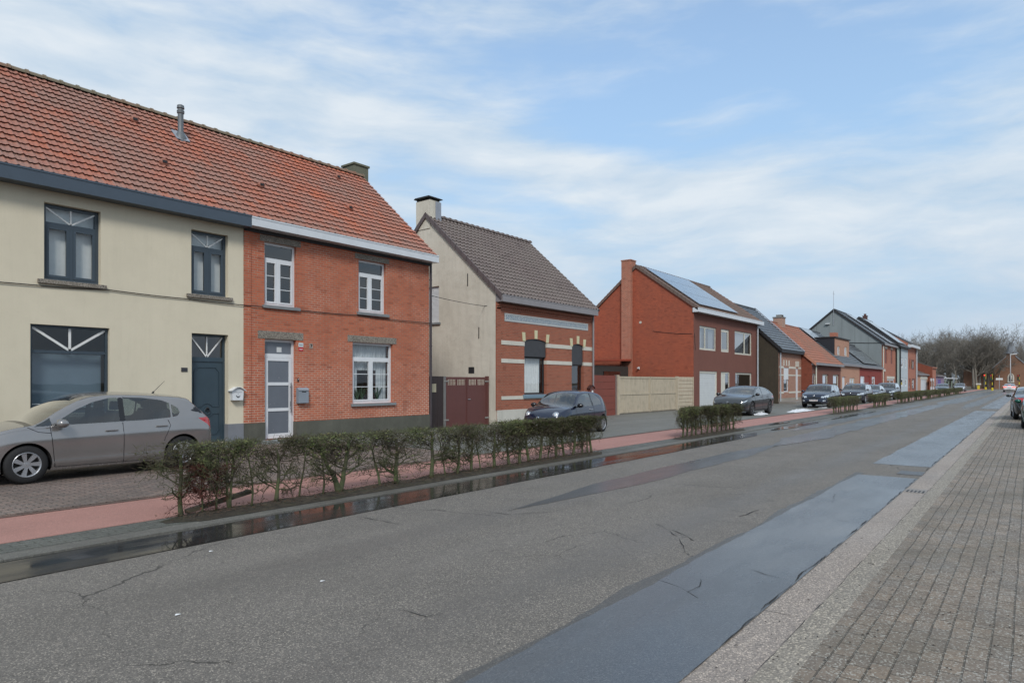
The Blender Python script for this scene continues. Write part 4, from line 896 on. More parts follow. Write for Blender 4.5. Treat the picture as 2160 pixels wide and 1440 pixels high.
# ---- garage link
s0=s1+.3; D11=14.3; s1=S(1957,D11)
A=OP(1942,1955,800,826,D11); A=(A[0],A[1],.1,2.2)
r11=row_house('link_garage','low pink garage with a white door and brown roof, between two brick houses',s0,s1,D11,2.9,17.0,4.3,BRK6,BRK5,TILE3,[A],WHITEP,GUT_G,gutp=.3)
MB().box(A[0],A[1],D11+.03,D11+.1,A[2],A[3]).build('garage_door',WHITEP,r11); MB().box(A[0]-.5,A[1]+.5,D11-.04,D11+.02,A[3],A[3]+.5).build('lintel',WST,r11)
s0=s1+.01; D12=13.6; s1=S(1974,D12)
A=OP(1962.5,1971.5,797,822,D12)
r12=row_house('plain_brick_house','plain pinkish brick house with tall white-framed windows and shallow brown roof',s0,s1,D12,4.2,18.5,6.2,BRK7,BRK5,TILE3,[A],WHITEP,BRK7,gutp=.2)
window(r12,A,D12,WHITEP,GLD,.05,.5,None,(.5,),0,sash=0)
s0=s1+.01; D13=13.6; s1=S(1991,D13)
A=OP(1978,1985,800,824,D13)
r13=row_house('lilac_house','low lilac-painted house with brown roof near the wood','',) if False else row_house('lilac_house','low lilac-painted house with brown roof, nearest the wood',s0,s1,D13,2.8,17.0,4.1,render_m('lilac_render',(.30,.22,.30),(.2,.16,.2),.3),BRK5,TILE3,[A],WHITEP,GUT_G,gutp=.3)
MB().box(A[0],A[1],D13+.05,D13+.1,A[2],A[3]).build('door',plain('violet_door',(.12,.07,.30),.5),r13)
root=empty('carport',(s1+.5,13.6,0),'flat white-edged carport beside the lilac house','carport')
MB().box(s1+.4,s1+22,13.0,17.5,2.42,2.62).build('roof',WHITEP,root)
for x in (s1+.6,s1+7,s1+14,s1+21.6): MB().box(x-.1,x+.1,13.3,13.5,0,2.42).build('post',plain('green_post',(.25,.3,.25),.6),root)
MB().box(s1+.5,s1+21.8,17.2,17.4,0,2.42).build('rear_screen',plain('dark_screen',(.03,.035,.03),.7),root)
# ================================================================= chapel
XC=205; YC=3.93
root=empty('chapel',(XC,YC,0),'brown brick chapel with flared slate turret and pale arched niche, closing the street','chapel')
m=MB(); hw=3.35; e=5.5; rz=8.9
m.prism([(YC-hw,0),(YC+hw,0),(YC+hw,e),(YC+.9,rz-.9),(YC+.9,rz),(YC-.9,rz),(YC-.9,rz-.9),(YC-hw,e)],'x',XC,XC+14); m.build('nave',BRKC,root)
MB().prism([(YC-hw-6,0),(YC-hw-.01,0),(YC-hw-.01,4.6),(YC-hw-6,4.6)],'x',XC+.8,XC+10).build('side_wing',BRKC,root); MB().prism([(YC+hw+.01,0),(YC+hw+6.4,0),(YC+hw+6.4,4.9),(YC+hw+3.2,5.3),(YC+hw+.01,5.2)],'x',XC+.8,XC+10).build('side_wing',BRKC,root)
MB().prism([(YC+hw+.02,5.25),(YC+hw+3.2,5.4),(YC+hw+6.6,4.95),(YC+hw+3.4,8.2)],'x',XC+3,XC+10).build('wing_roof',TILE4,root)
for sg in (1,-1):
    MB().prism([(YC+sg*(hw+.35),e-.35),(YC+sg*.9,rz-.85),(YC+sg*.9,rz-.6),(YC+sg*(hw+.35),e-.08)],'x',XC-.15,XC+14).build('roof',LEADP,root)
m=MB(); m.lathe([(1.7,rz-.1),(1.3,rz+.4),(1.0,rz+1.0),(.75,rz+1.7),(.5,rz+2.4),(.38,rz+2.75),(.0,rz+2.85)],8,(XC+1.2,YC,0),'z',R(22.5),R(382.5)); m.lathe([(0,rz-.12),(1.75,rz-.1)],8,(XC+1.2,YC,0),'z',R(22.5),R(382.5)); m.lathe([(.95,rz-.9),(.95,rz-.1)],8,(XC+1.2,YC,0),'z'); m.build('turret',plain('turret_slate',(.19,.21,.235),.5),root)
m=MB(); pts=[(YC-.65,3.2),(YC+.65,3.2),(YC+.65,4.0)]+[(YC+.65*math.cos(R(t)),4.0+.65*math.sin(R(t))) for t in range(15,180,15)]+[(YC-.65,4.0)]
m.prism([(y,(z-3.2)*1.6+1.6) for y,z in pts],'x',XC-.12,XC+.01); nc=m.build('niche',WST,root); m=MB(); m.prism([(YC+(y-YC)*.6,(z-3.2)*1.35+1.9) for y,z in pts],'x',XC-.135,XC-.118); m.build('niche_recess',plain('niche_grey',(.22,.2,.18),.8),nc)
m=MB(); m.lathe([(0,.0),(.22,0),(.2,.5),(.24,.85),(.1,1.02),(.12,1.15),(0,1.28)],10,(XC-.3,YC,2.3),'z'); m.build('statue',plain('statue_stone',(.5,.48,.42),.8),nc,smooth=True)
m=MB(); m.prism([(YC-.75,0),(YC+.75,0),(YC+.75,1.2),(YC+.4,1.6),(YC-.4,1.6),(YC-.75,1.2)],'x',XC-.03,XC+.01); m.build('door',plain('chapel_door',(.05,.02,.018),.6),root)
# street lamp
root=empty('street_lamp',(193,3.6,0),'tall pale street lamp standing before the chapel','street lamp')
X=193; Y=X*math.tan(AL-math.atan((2131.5-1080)/FPX)); root.location=(X,Y,0); ORG[root.name]=Vector((X,Y,0))
MB().tube([(X,Y,0),(X,Y,4),(X,Y,8.1)],[.11,.09,.07],8).build('pole',plain('galvanised',(.42,.42,.43),.5,.2),root,smooth=True); MB().tube([(X,Y+.1,8.15),(X,Y-1.2,8.25)],[.09,.12],8).build('lamp_head',FAN,root)
# traffic signals
YEL=plain('signal_yellow',(.62,.48,.02),.5); SGB=plain('signal_black',(.02,.02,.02),.5)
for k,(px,X,h,lab) in enumerate(((2079,186,3.6,'yellow and black banded traffic signal, left of the pair at the crossing'),(2093,168,3.4,'yellow and black banded traffic signal at the kerb, right of the pair'),(2150,190,3.5,'banded traffic signal at the right of the road behind the white car'))):
    Y=X*math.tan(AL-math.atan((px-1080)/FPX)); root=empty('traffic_signal',(X,Y,0),lab,'traffic signal','traffic signals at the crossing')
    for i in range(6): MB().lathe([(0,h*i/6),(.08,h*i/6),(.08,h*(i+1)/6-.002),(0,h*(i+1)/6-.002)],10,(X,Y,0),'z').build('pole_band',YEL if i%2==0 or i>3 and k<2 else SGB,root)
    MB().lathe([(0,0),(.2,0),(.2,.55),(.12,.6),(0,.6)],10,(X,Y,.001),'z').build('base',YEL,root)
    hd=MB().box(X-.35,X-.12,Y-.02,Y+.42,h-1.35,h-.1).build('signal_head',SGB,root)
    RD_=NT('lit_red'); RD_.set(Base_Color=(.6,.02,.01),Emission_Color=(1,.06,.03),Emission_Strength=1.3 if k==0 else .0)
    for j,cm in enumerate((RD_.mat,plain('dim_amber',(.16,.09,.01),.4),plain('dim_green',(.01,.10,.06),.4))): MB().lathe([(0,-.03),(.12,-.02),(.13,0)],10,(X-.351,Y+.2,h-.3-j*.4),'x').build('lens',cm,hd)
m=MB(); X=196; Y=X*math.tan(AL-math.atan((2064,)[0]/1 if False else math.atan(0) if False else AL-AL) ) if False else X*math.tan(AL-math.atan((2064-1080)/FPX))
root=empty('utility_box',(X,Y,0),'small yellow utility post with a pale cap at the edge of the wood','post'); MB().box(X-.2,X+.2,Y-.25,Y+.25,0,1.1).build('body',YEL,root); MB().box(X-.4,X+.4,Y-.5,Y+.5,1.1,1.45).build('cap',WST,root)
root=empty('garden_wall',(150,9.8,0),'low dark kerb wall with planting along the edge of the wood','wall'); MB().box(150,188,11.0,11.5,0,.75).build('wall_face',plain('low_wall',(.13,.12,.10),.8),root)
m=MB(); X=176; Y=X*math.tan(AL-math.atan((2108-1080)/FPX)); root=empty('road_sign',(X,Y,0),'small white direction sign before the chapel wall','road sign'); MB().tube([(X,Y,0),(X,Y,3.2)],.05,6).build('post',ALU,root); MB().box(X-.04,X-.06,Y-.6,Y+.6,2.2,2.6).build('board',FAN,root)
# ================================================================= vehicles
def crv(pts,x):
    """monotone-ish smooth curve through control points"""
    n=len(pts)
    if x<=pts[0][0]: return pts[0][1]
    if x>=pts[-1][0]: return pts[-1][1]
    for i in range(n-1):
        if pts[i][0]<=x<=pts[i+1][0]: break
    (x0,y0),(x1,y1)=pts[i],pts[i+1]; h=x1-x0
    sl=lambda k:(pts[k+1][1]-pts[k][1])/(pts[k+1][0]-pts[k][0])
    def tan(k):
        if k==0: return sl(0)
        if k==n-1: return sl(n-2)
        a,b=sl(k-1),sl(k)
        if a*b<=0: return 0
        return 2*a*b/(a+b)
    m0,m1=tan(i),tan(i+1); t=(x-x0)/h
    return (2*t**3-3*t*t+1)*y0+(t**3-2*t*t+t)*h*m0+(-2*t**3+3*t*t)*y1+(t**3-t*t)*h*m1
def inpoly(x,y,P):
    c=False; j=len(P)-1
    for i in range(len(P)):
        if (P[i][1]>y)!=(P[j][1]>y) and x<(P[j][0]-P[i][0])*(y-P[i][1])/(P[j][1]-P[i][1])+P[i][0]: c=not c
        j=i
    return c
def nearpoly(x,y,P):
    best=None
    for i in range(len(P)):
        ax,ay=P[i-1]; bx,by=P[i]; dx,dy=bx-ax,by-ay; L=dx*dx+dy*dy
        t=0 if L==0 else max(0,min(1,((x-ax)*dx+(y-ay)*dy)/L))
        qx,qy=ax+dx*t,ay+dy*t; dd=math.hypot(x-qx,y-qy)
        if best is None or dd<best[0]: best=(dd,qx,qy)
    return best
BUL=[(0,.925),(.10,.955),(.17,.978),(.24,.972),(.42,.985),(.60,.995),(.74,1.0),(.80,.988),(.90,.972),(1,.95)]
class Body:
    def __init__(s,P): s.P=P
    def par(s,x):
        P=s.P; zb=crv(P['bot'],x); zs=crv(P['belt'],x); zt=crv(P['top'],x); w=crv(P['plan'],x)
        zs=min(zs,zt-.03); zb=min(zb,zs-.05)
        h=zt-zs; dome=min(.05,h*.45); hs=h-dome; rc=min(.07,hs*.55)
        yb=w*.955; yt=yb-P.get('tum',.3)*hs
        return zb,zs,zt,w,dome,hs,rc,yb,yt
    def ys(s,x,z):
        zb,zs,zt,w,dome,hs,rc,yb,yt=s.par(x)
        if z<=zs: return w*crv(BUL,max(0,min(1,(z-zb)/(zs-zb))))
        y=yb-s.P.get('tum',.3)*(z-zs); zc=zs+hs-rc
        if z>zc: 
            u=min(1,(z-zc)/max(rc,1e-6)); y-=rc*(1-math.sqrt(max(0,1-u*u)))
        return y
    def section(s,x,NL,NU,NC):
        zb,zs,zt,w,dome,hs,rc,yb,yt=s.par(x); out=[(0,zb+.0),(w*.55,zb),(w*.86,zb)]
        for i in range(NL+1):
            z=zb+(zs-zb)*i/NL; out.append((s.ys(x,z),z))
        zc=zs+hs-rc
        for i in range(1,NU+1):
            z=zs+(zc-zs)*i/NU; out.append((s.ys(x,z),z))
        for a in (22,45,68,90):
            out.append((yt+s.P.get('tum',.3)*rc*(1-a/90)-rc*(1-math.cos(R(a))),zc+rc*math.sin(R(a))))
        y1=out[-1][0]; z1=out[-1][1]
        for i in range(1,NC+1):
            y=y1*(1-i/NC); out.append((y,z1+(zt-z1)*(1-(y/y1)**2.2)))
        return out
def add_wheel(root,x,y,r,side,P,M,detail):
    w=.2 if r<.34 else .225; yo=y; s=side
    t=MB(); prof=[(r*.64,-.0),(r*.72,.004),(r*.9,.0),(r*.975,-.02),(r,-.05),(r,-w+.05),(r*.975,-w+.02),(r*.9,-w),(r*.64,-w)]
    t.lathe([(a,yo*s+b*s) for a,b in prof],36 if detail else 20,(x,0,r),'y')
    wh=t.build('wheel',M['tyre'],root,smooth=True,sharp=50)
    g=MB(); R0=r*.655
    g.lathe([(R0,(yo-.0)*s),(R0*.97,(yo+.004)*s),(R0*.9,(yo-.012)*s),(R0*.88,(yo-.06)*s),(R0*.86,(yo-.16)*s)],30 if detail else 18,(x,0,r),'y')
    g.lathe([(0,(yo-.012)*s),(r*.13,(yo-.014)*s),(r*.17,(yo-.03)*s),(r*.17,(yo-.08)*s)],16,(x,0,r),'y')
    n=P.get('spokes',7); dbl=P.get('dbl',False)
    for k in range(n):
        a=2*math.pi*k/n+P.get('spin',.3)
        for da in ((-.09,.09) if dbl else (0,)):
            ca,sa=math.cos(a),math.sin(a); cb,sb=math.cos(a+da*2),math.sin(a+da*2)
            w0,w1=(r*.05,r*.05) if dbl else (r*P.get('sw0',.07),r*P.get('sw1',.15))
            p0=Vector((x+ca*r*.12,0,r+sa*r*.12)); p1=Vector((x+cb*R0*.93,0,r+sb*R0*.93)); d=(p1-p0).normalized(); nrm=Vector((-d.z,0,d.x))
            tw=P.get('twist',0)*nrm*r
            A=[p0-nrm*w0,p0+nrm*w0,p1+nrm*w1+tw,p1-nrm*w1+tw]
            yi,ye=(yo-.016)*s,(yo-.008)*s; yb=(yo-.05)*s
            b=len(g.v); g.v+=[(A[0].x,yi,A[0].z),(A[1].x,yi,A[1].z),(A[2].x,ye,A[2].z),(A[3].x,ye,A[3].z)]+[(q.x,yb,q.z) for q in A]
            for f in ((0,1,2,3),(4,7,6,5),(0,4,5,1),(1,5,6,2),(2,6,7,3),(3,7,4,0)): g.f.append(tuple(b+i for i in f)); g.m.append(0); g.uv.append(None)
    g.build('rim',M[P.get('rim','alloy')],wh)
    k=MB().lathe([(0,(yo-.085)*s),(R0*.87,(yo-.085)*s)],20,(x,0,r),'y'); k.build('brake_disc',M['hub'],wh)
def make_car(name,P,paint,M,detail=1):
    root=empty(name,(0,0,0)); B=Body(P)
    x0,x1=P['top'][0][0],P['top'][-1][0]; st=P.get('dx',.05)/ (1 if detail else .6)
    xs=[]
    n=int((x1-x0)/st)
    for i in range(n+1): xs.append(x0+(x1-x0)*i/n)
    for e in (.006,.016,.032): xs+= [x0+e,x1-e]
    for k in ('ws','rw'): xs+=list(P[k])
    xs=sorted(set(round(x,4) for x in xs)); xs=[x for i,x in enumerate(xs) if i==0 or x-xs[i-1]>.004]
    NL,NU,NC=(22,14,8) if detail else (14,8,5)
    sec=[B.section(x,NL,NU,NC) for x in xs]; K=len(sec[0]); j0=3; j1=3+NL+NU   # side rows
    V=[[(x,y,z) for (y,z) in s_] for x,s_ in zip(xs,sec)]
    polys=[(nm,pl) for nm,pl in P['side']]
    ra=P['ra']; wc=[(P['xf'],P['r']),(P['xr'],P['r'])]
    # snap grid to outlines
    for i,x in enumerate(xs):
        for j in range(j0,j1+1):
            _,y,z=V[i][j]
            hx=(xs[min(i+1,len(xs)-1)]-xs[max(i-1,0)])/2*.62; hz=abs(V[i][min(j+1,K-1)][2]-V[i][j-1][2])/2*.62
            best=None
            for nm,pl in polys:
                dd,qx,qz=nearpoly(x,z,pl)
                if abs(qx-x)<=hx+.001 and abs(qz-z)<=hz+.001 and (best is None or dd<best[0]): best=(dd,qx,qz)
            for cx,cz in wc:
                rr=math.hypot(x-cx,z-cz)
                if rr>1e-3:
                    qx,qz=cx+(x-cx)*ra/rr,cz+(z-cz)*ra/rr; dd=abs(rr-ra)
                    if abs(qx-x)<=hx+.001 and abs(qz-z)<=hz+.001 and (best is None or dd<best[0]): best=(dd,qx,qz)
            if best and x0+.01<best[1]<x1-.01: V[i][j]=(best[1],B.ys(best[1],best[2]),best[2])
    # end caps as inward rings
    def ring(base,sgn):
        out=[]; 
        zc=sum(p[2] for p in base)/len(base)
        for sck in (.93,.8,.6,.35,.1):
            out.append([(base[0][0]+sgn*P.get('nose',.05)*(1-sck**2),p[1]*sck,zc+(p[2]-zc)*sck) for p in base])
        return out
    rows=list(reversed(ring(V[0],-1)))+V+ring(V[-1],1); off=5
    groups={}
    def cls(c,i,j):
        x,y,z=c
        if j0<=j<j1+4 or True:
            if j>=2 and j<j1 and 5<=i<len(rows)-6:
                for cx,cz in wc:
                    if math.hypot(x-cx,z-cz)<ra: return None
        if j==2 or j==1:
            for cx,cz in wc:
                if abs(x-cx)<ra*.97: return None
        if j<j1+2:
            for nm,pl in polys:
                if inpoly(x,z,pl): return nm
        if j>=j1+3:
            if P['ws'][0]<x<P['ws'][1]: return 'windscreen'
            if P['rw'][0]<x<P['rw'][1]: return 'rear_window'
            if P['ws'][1]<x<P['ws'][1]+.085: return 'black_panel'
        for nm,pl in (P['front'] if x>P['xf']+.3 else P['rear'] if x<P['xr']-.3 else ()):
            if inpoly(y,z,pl): return nm
        if z<P.get('clad',.0)+.0: return 'bumper_trim'
        return 'body'
    for i in range(len(rows)-1):
        for j in range(K-1):
            q=[rows[i][j],rows[i+1][j],rows[i+1][j+1],rows[i][j+1]]
            c=tuple(sum(p[k] for p in q)/4 for k in range(3)); g=cls(c,i,j)
            if g is None: continue
            sp=g in ('windscreen','rear_window','body','bumper_trim','grille','lower_grille','black_panel')
            for sd in (1,-1):
                key=(g,0) if sp else (g,sd)
                mb=groups.setdefault(key,{'v':{}, 'mb':MB()}); idx=[]
                for p in (q[::-1] if sd==1 else q):
                    pp=(p[0],p[1]*sd,p[2])
                    kk=tuple(round(a,4) for a in pp)
                    if kk not in mb['v']: mb['v'][kk]=len(mb['mb'].v); mb['mb'].v.append(pp)
                    idx.append(mb['v'][kk])
                u=[]; [u.append(a) for a in idx if a not in u]
                if len(u)>=3: mb['mb'].f.append(tuple(u)); mb['mb'].m.append(0); mb['mb'].uv.append(None)
    MM={'body':paint,'windscreen':M['glass'],'rear_window':M['glass'],'side_window':M['glass'],'quarter_window':M['glass'],'rear_quarter_window':M['glass'],'door_window':M['glass'],'headlight':M['lamp'],'tail_light':M['red'],'grille':M['black'],'lower_grille':M['black'],'bumper_trim':M['trim'],'window_pillar':M['black'],'black_panel':M['black'],'fog_light':M['lamp'],'roof_pillar':M['black']}
    for (g,sd),d in groups.items():
        d['mb'].build(g,MM[g],root,smooth=True,sharp=38,recalc=False)
    # liners
    for cx,cz in wc:
        for sd in (1,-1):
            yo=B.ys(cx,cz+ra*.9)
            l=MB().lathe([(ra+.002,(yo-.03)*sd),(ra+.002,(yo-.3)*sd),(0,(yo-.3)*sd)],20,(cx,0,cz),'y',R(-12),R(192)); l.build('wheel_arch',M['tyre'],root)
            add_wheel(root,cx,B.ys(cx,P['r'])-.005 if False else crv(P['plan'],cx)*.985-P.get('tuck',.0),P['r'],sd,P,M,detail)
    u=MB(); zb=P['r']*.75; u.box(P['xr']-.3,P['xf']+.3,-.45,.45,zb-.05,zb+.25); u.build('underbody',M['tyre'],root)
    # interior: dash, seats
    zf=.42
    if detail:
        i_=MB(); i_.box(P['ws'][1]-.45,P['ws'][1]-.05,-.62,.62,.75,P.get('dash',.93)); i_.box(P['xr']-.1,P['ws'][1]-.1,-.66,.66,zf-.03,zf); i_.build('dashboard',M['trim'],root)
        for (sx,n_) in ((.0,2),(-.85,2)):
            for sy in (-.36,.36):
                m=MB(); px=sx+P.get('seat',0)
                m.prism([(px+.25,zf+.05),(px+.28,zf+.16),(px-.2,zf+.14),(px-.38,P.get('seath',1.1)-.05),(px-.34,P.get('seath',1.1)+.03),(px-.26,P.get('seath',1.1)+.03),(px-.24,P.get('seath',1.1)-.12),(px-.12,zf+.05)],'y',sy-.23,sy+.23)
                m.prism([(px-.37,P.get('seath',1.1)+.04),(px-.37,P.get('seath',1.1)+.2),(px-.29,P.get('seath',1.1)+.2),(px-.27,P.get('seath',1.1)+.04)],'y',sy-.13,sy+.13)
                beveled(m.build('seat',M['seat'],root),.03)
    # seams
    if P.get('seams'):
        g=MB()
        for ln in P['seams']:
            dn=[]
            for (a,b) in zip(ln,ln[1:]):
                n_=max(2,int(math.hypot(b[0]-a[0],b[1]-a[1])/.05))
                for k in range(n_): dn.append((a[0]+(b[0]-a[0])*k/n_,a[1]+(b[1]-a[1])*k/n_))
            dn.append(ln[-1])
            for sd in (1,-1):
                g.tube([(x,(B.ys(x,z)-.0005)*sd,z) for x,z in dn],.0058,4,cap=False)
        g.build('panel_gap',M['black'],root)
    for (hx,hz) in P.get('handles',()):
        for sd in (1,-1):
            y=B.ys(hx,hz); h=MB(); h.box(hx-.1,hx+.1,min(sd*(y+.012),sd*(y+.035)),max(sd*(y+.012),sd*(y+.035)),hz-.014,hz+.014); h.box(hx-.085,hx-.06,min(sd*(y-.01),sd*(y+.02)),max(sd*(y-.01),sd*(y+.02)),hz-.01,hz+.01); h.box(hx+.06,hx+.085,min(sd*(y-.01),sd*(y+.02)),max(sd*(y-.01),sd*(y+.02)),hz-.01,hz+.01)
            beveled(h.build('door_handle',M[P.get('hm','chrome')] if P.get('hm') else paint,root),.008)
    mx,mz=P['mirror']
    for sd in (1,-1):
        y=B.ys(mx,mz); m=MB()
        prof=[(0,-.075),(.05,-.07),(.075,-.03),(.08,.03),(.065,.06),(0,.07)]
        b=len(m.v)
        m.lathe(prof,12,(0,0,0),'x')
        m.v=[(mx+vx*1.15-abs(vy)*.25,sd*(y+.13)+vy*1.35,mz+.06+vz*.95) for vx,vy,vz in m.v]
        mo=m.build('mirror',M['black'] if P.get('mblack') else paint,root,smooth=True,sharp=60)
        MB().bar((mx,sd*(y-.02),mz),(mx,sd*(y+.08),mz+.03),.05,.03).build('mirror_stalk',M['black'],mo)
    # plates
    for (xx,sg) in ((x1,1),(x0,-1)):
        pz=P['plate'][0] if sg>0 else P['plate'][1]
        if pz is None: continue
        xx+=sg*(P.get('nose',.05)+.012)
        m=MB(); m.box(min(xx,xx+sg*.012),max(xx,xx+sg*.012),-.26,.26,pz-.055,pz+.055)
        pl=m.build('number_plate',M['plate'],root)
        t=MB(); q=xx+sg*.013
        rn=random.Random(len(name)+int(pz*100))
        yy=-.2
        for k in range(7):
            hh=.03; w_=.03
            t.box(min(q,q+sg*.002),max(q,q+sg*.002),yy,yy+.008,pz-hh,pz+hh); t.box(min(q,q+sg*.002),max(q,q+sg*.002),yy+.009,yy+w_,pz+hh*rn.choice((-.9,.1,.7)),pz+hh*rn.choice((.8,.95,.99)))
            yy+=.055 if k not in (0,3) else .08
        t.build('plate_lettering',M['redpaint'],pl)
    for fn in P.get('extra',()): fn(root,B,P,M,paint)
    return root
def badge(x,z,r=.05,m='chrome'):
    def f(root,B,P,M,paint):
        g=MB(); xx=x+.0
        g.lathe([(r*.6,xx),(r*.8,xx+.018),(r,xx+.012),(r,xx-.02)],20,(0,0,z),'x')
        g.build('badge',M[m],root,smooth=True,sharp=40)
    return f
def antenna(x,z,dx,h):
    def f(root,B,P,M,paint):
        g=MB(); g.tube([(x,0,z-.01),(x-.03,0,z+.03)],.018,8); g.tube([(x-.02,0,z+.02),(x+dx,0,z+h)],[.006,.003],6); g.build('antenna',M['black'],root)
    return f
def fins(x,z):
    def f(root,B,P,M,paint):
        g=MB(); g.prism([(x+.1,z-.01),(x-.08,z+.06),(x-.12,z+.06),(x-.12,z-.01)],'y',-.02,.02); g.build('antenna',paint,root)
    return f
def round_lamps(x,y,z,r):
    def f(root,B,P,M,paint):
        for sd in (1,-1):
            g=MB(); g.lathe([(0,.055),(r*.55,.05),(r*.85,.03),(r*.95,.0)],24,(0,0,0),'x')
            g.cur=0
            mt=Matrix.Translation((x,y*sd,z))@Matrix.Rotation(R(24)*sd,4,'Z')@Matrix.Rotation(R(-24),4,'Y')
            g.v=[tuple(mt@Vector(v)) for v in g.v]
            l=g.build('headlight',M['lamp'],root,smooth=True)
            k=MB().lathe([(r*.93,.0),(r*.96,.02),(r*1.08,.018),(r*1.1,-.03)],24,(0,0,0),'x'); k.v=[tuple(mt@Vector(v)) for v in k.v]
            k.build('lamp_ring',M['chrome'],l,smooth=True,sharp=40)
    return f
def bars_front(lst,m='chrome'):
    def f(root,B,P,M,paint):
        g=MB()
        for (x,y0,y1,z,w) in lst:
            for sd in (1,-1): g.bar((x,y0*sd,z),(x-.0-(abs(y1)-abs(y0))*.22,y1*sd,z+.005),.014,w)
        g.build('trim_bar',M[m],root)
    return f
def rails(x0,x1,z,y):
    def f(root,B,P,M,paint):
        for sd in (1,-1):
            g=MB(); g.tube([(x0,y*sd,z-.05),(x0+.1,y*sd,z),(x1-.1,y*sd,z+.0),(x1,y*sd,z-.06)],.018,6); g.build('roof_rail',M['chrome'],root,smooth=True)
    return f
HATCH=dict(dx=.028,xf=1.255,xr=-1.255,r=.31,ra=.352,nose=.04,tum=.3,clad=0,
 top=[(-1.92,.60),(-1.905,.82),(-1.86,.96),(-1.76,1.06),(-1.50,1.30),(-1.40,1.385),(-1.1,1.425),(-.6,1.46),(-.1,1.475),(.2,1.455),(.42,1.40),(.75,1.235),(1.18,.985),(1.30,.965),(1.6,.90),(1.85,.81),(2.0,.70),(2.07,.58),(2.10,.46)],
 belt=[(-1.92,.55),(-1.85,.86),(-1.4,.945),(-.6,.93),(.4,.905),(1.0,.885),(1.3,.87),(1.7,.78),(1.95,.62),(2.1,.42)],
 bot=[(-1.92,.40),(-1.8,.27),(-1.5,.20),(1.5,.19),(1.9,.21),(2.1,.28)],
 plan=[(-1.92,.60),(-1.88,.70),(-1.75,.79),(-1.45,.845),(-1.0,.865),(1.0,.865),(1.5,.845),(1.8,.79),(1.98,.69),(2.07,.57),(2.10,.48)],
 ws=(.44,1.17),rw=(-1.80,-1.46),
 side=[('door_window',[(.86,.925),(.80,1.0),(.52,1.18),(.26,1.30),(.0,1.365),(-.14,1.372),(-.14,.945)]),
  ('quarter_window',[(1.16,.915),(.93,1.045),(.89,.925)]),
  ('side_window',[(-.24,.95),(-.24,1.372),(-.55,1.36),(-.9,1.31),(-1.04,1.25),(-1.04,.985),(-.6,.955)]),
  ('window_pillar',[(-.145,.945),(-.145,1.37),(-.235,1.37),(-.235,.95)]),
  ('rear_quarter_window',[(-1.07,.99),(-1.07,1.235),(-1.19,1.155),(-1.22,1.07),(-1.17,1.01)]),
  ('roof_pillar',[(-1.42,1.10),(-1.60,1.19),(-1.68,1.13),(-1.66,1.04)]),
  ('tail_light',[(-1.58,.945),(-1.76,.962),(-1.95,.90),(-1.97,.78),(-1.86,.745),(-1.76,.83)]),
  ('headlight',[(1.62,.80),(1.78,.775),(2.02,.65),(2.08,.57),(2.0,.545),(1.82,.62)])],
 front=[('headlight',[(.42,.56),(.42,.66),(.75,.8),(.75,.6)]),('grille',[(-.1,.42),(-.1,.56),(.40,.56),(.34,.42)]),('lower_grille',[(-.1,.24),(-.1,.34),(.5,.34),(.5,.24)])],
 rear=[('tail_light',[(.50,.79),(.52,.88),(.72,.93),(.72,.75),(.60,.76)])],
 seams=[[(.93,.92),(.90,.6),(.86,.24)],[(-.19,.93),(-.20,.6),(-.20,.22)],[(-.98,.94),(-1.02,.84),(-.92,.62),(-.90,.55)],[(.86,.24),(-.85,.225)],[(1.28,.93),(1.1,.83),(.92,.80)]],
 handles=[(.0,.80),(-.86,.835)],mirror=(.80,.90),spokes=7,sw0=.07,sw1=.12,twist=.10,plate=(.38,None),seat=.1,
 extra=[antenna(-1.05,1.43,-.24,.24)])
MINI=dict(dx=.035,xf=1.15,xr=-1.15,r=.30,ra=.345,nose=.05,tum=.36,
 top=[(-1.72,.58),(-1.70,.82),(-1.64,1.0),(-1.48,1.18),(-1.2,1.36),(-.95,1.43),(-.4,1.485),(0,1.48),(.22,1.45),(.36,1.40),(1.0,.99),(1.12,.965),(1.4,.90),(1.65,.79),(1.78,.66),(1.84,.52),(1.85,.42)],
 belt=[(-1.72,.5),(-1.62,.84),(-1.2,.94),(0,.93),(1.0,.88),(1.3,.84),(1.6,.68),(1.78,.5),(1.85,.38)],
 bot=[(-1.72,.38),(-1.5,.22),(1.5,.2),(1.85,.26)],
 plan=[(-1.72,.52),(-1.66,.65),(-1.5,.75),(-1.1,.81),(1.1,.81),(1.5,.75),(1.7,.66),(1.8,.55),(1.85,.44)],
 ws=(.37,1.0),rw=(-1.56,-1.22),
 side=[('door_window',[(.72,.94),(.5,1.14),(.25,1.3),(.0,1.36),(-.33,1.375),(-.36,.955)]),
  ('side_window',[(-.46,.96),(-.44,1.37),(-.75,1.33),(-1.0,1.2),(-1.1,1.06),(-1.05,.985)]),
  ('quarter_window',[(.98,.915),(.78,1.03),(.76,.93)]),
  ('window_pillar',[(-.37,.955),(-.34,1.375),(-.43,1.37),(-.45,.96)])],
 front=[('lower_grille',[(-.1,.26),(-.1,.37),(.42,.37),(.42,.26)])],rear=[('tail_light',[(.52,.72),(.52,.92),(.64,.92),(.64,.72)])],
 seams=[[(.80,.92),(.78,.5),(.7,.26)],[(-.42,.95),(-.46,.6),(-.5,.26)]],
 handles=[(-.25,.83)],hm='chrome',mirror=(.72,.93),mblack=True,spokes=10,sw0=.035,sw1=.05,plate=(.42,None),seat=-.05,
 extra=[round_lamps(1.66,.53,.70,.10),badge(1.91,.60,.055),bars_front([(1.90,.08,.30,.605,.014),(1.905,.0,.33,.50,.012)])])
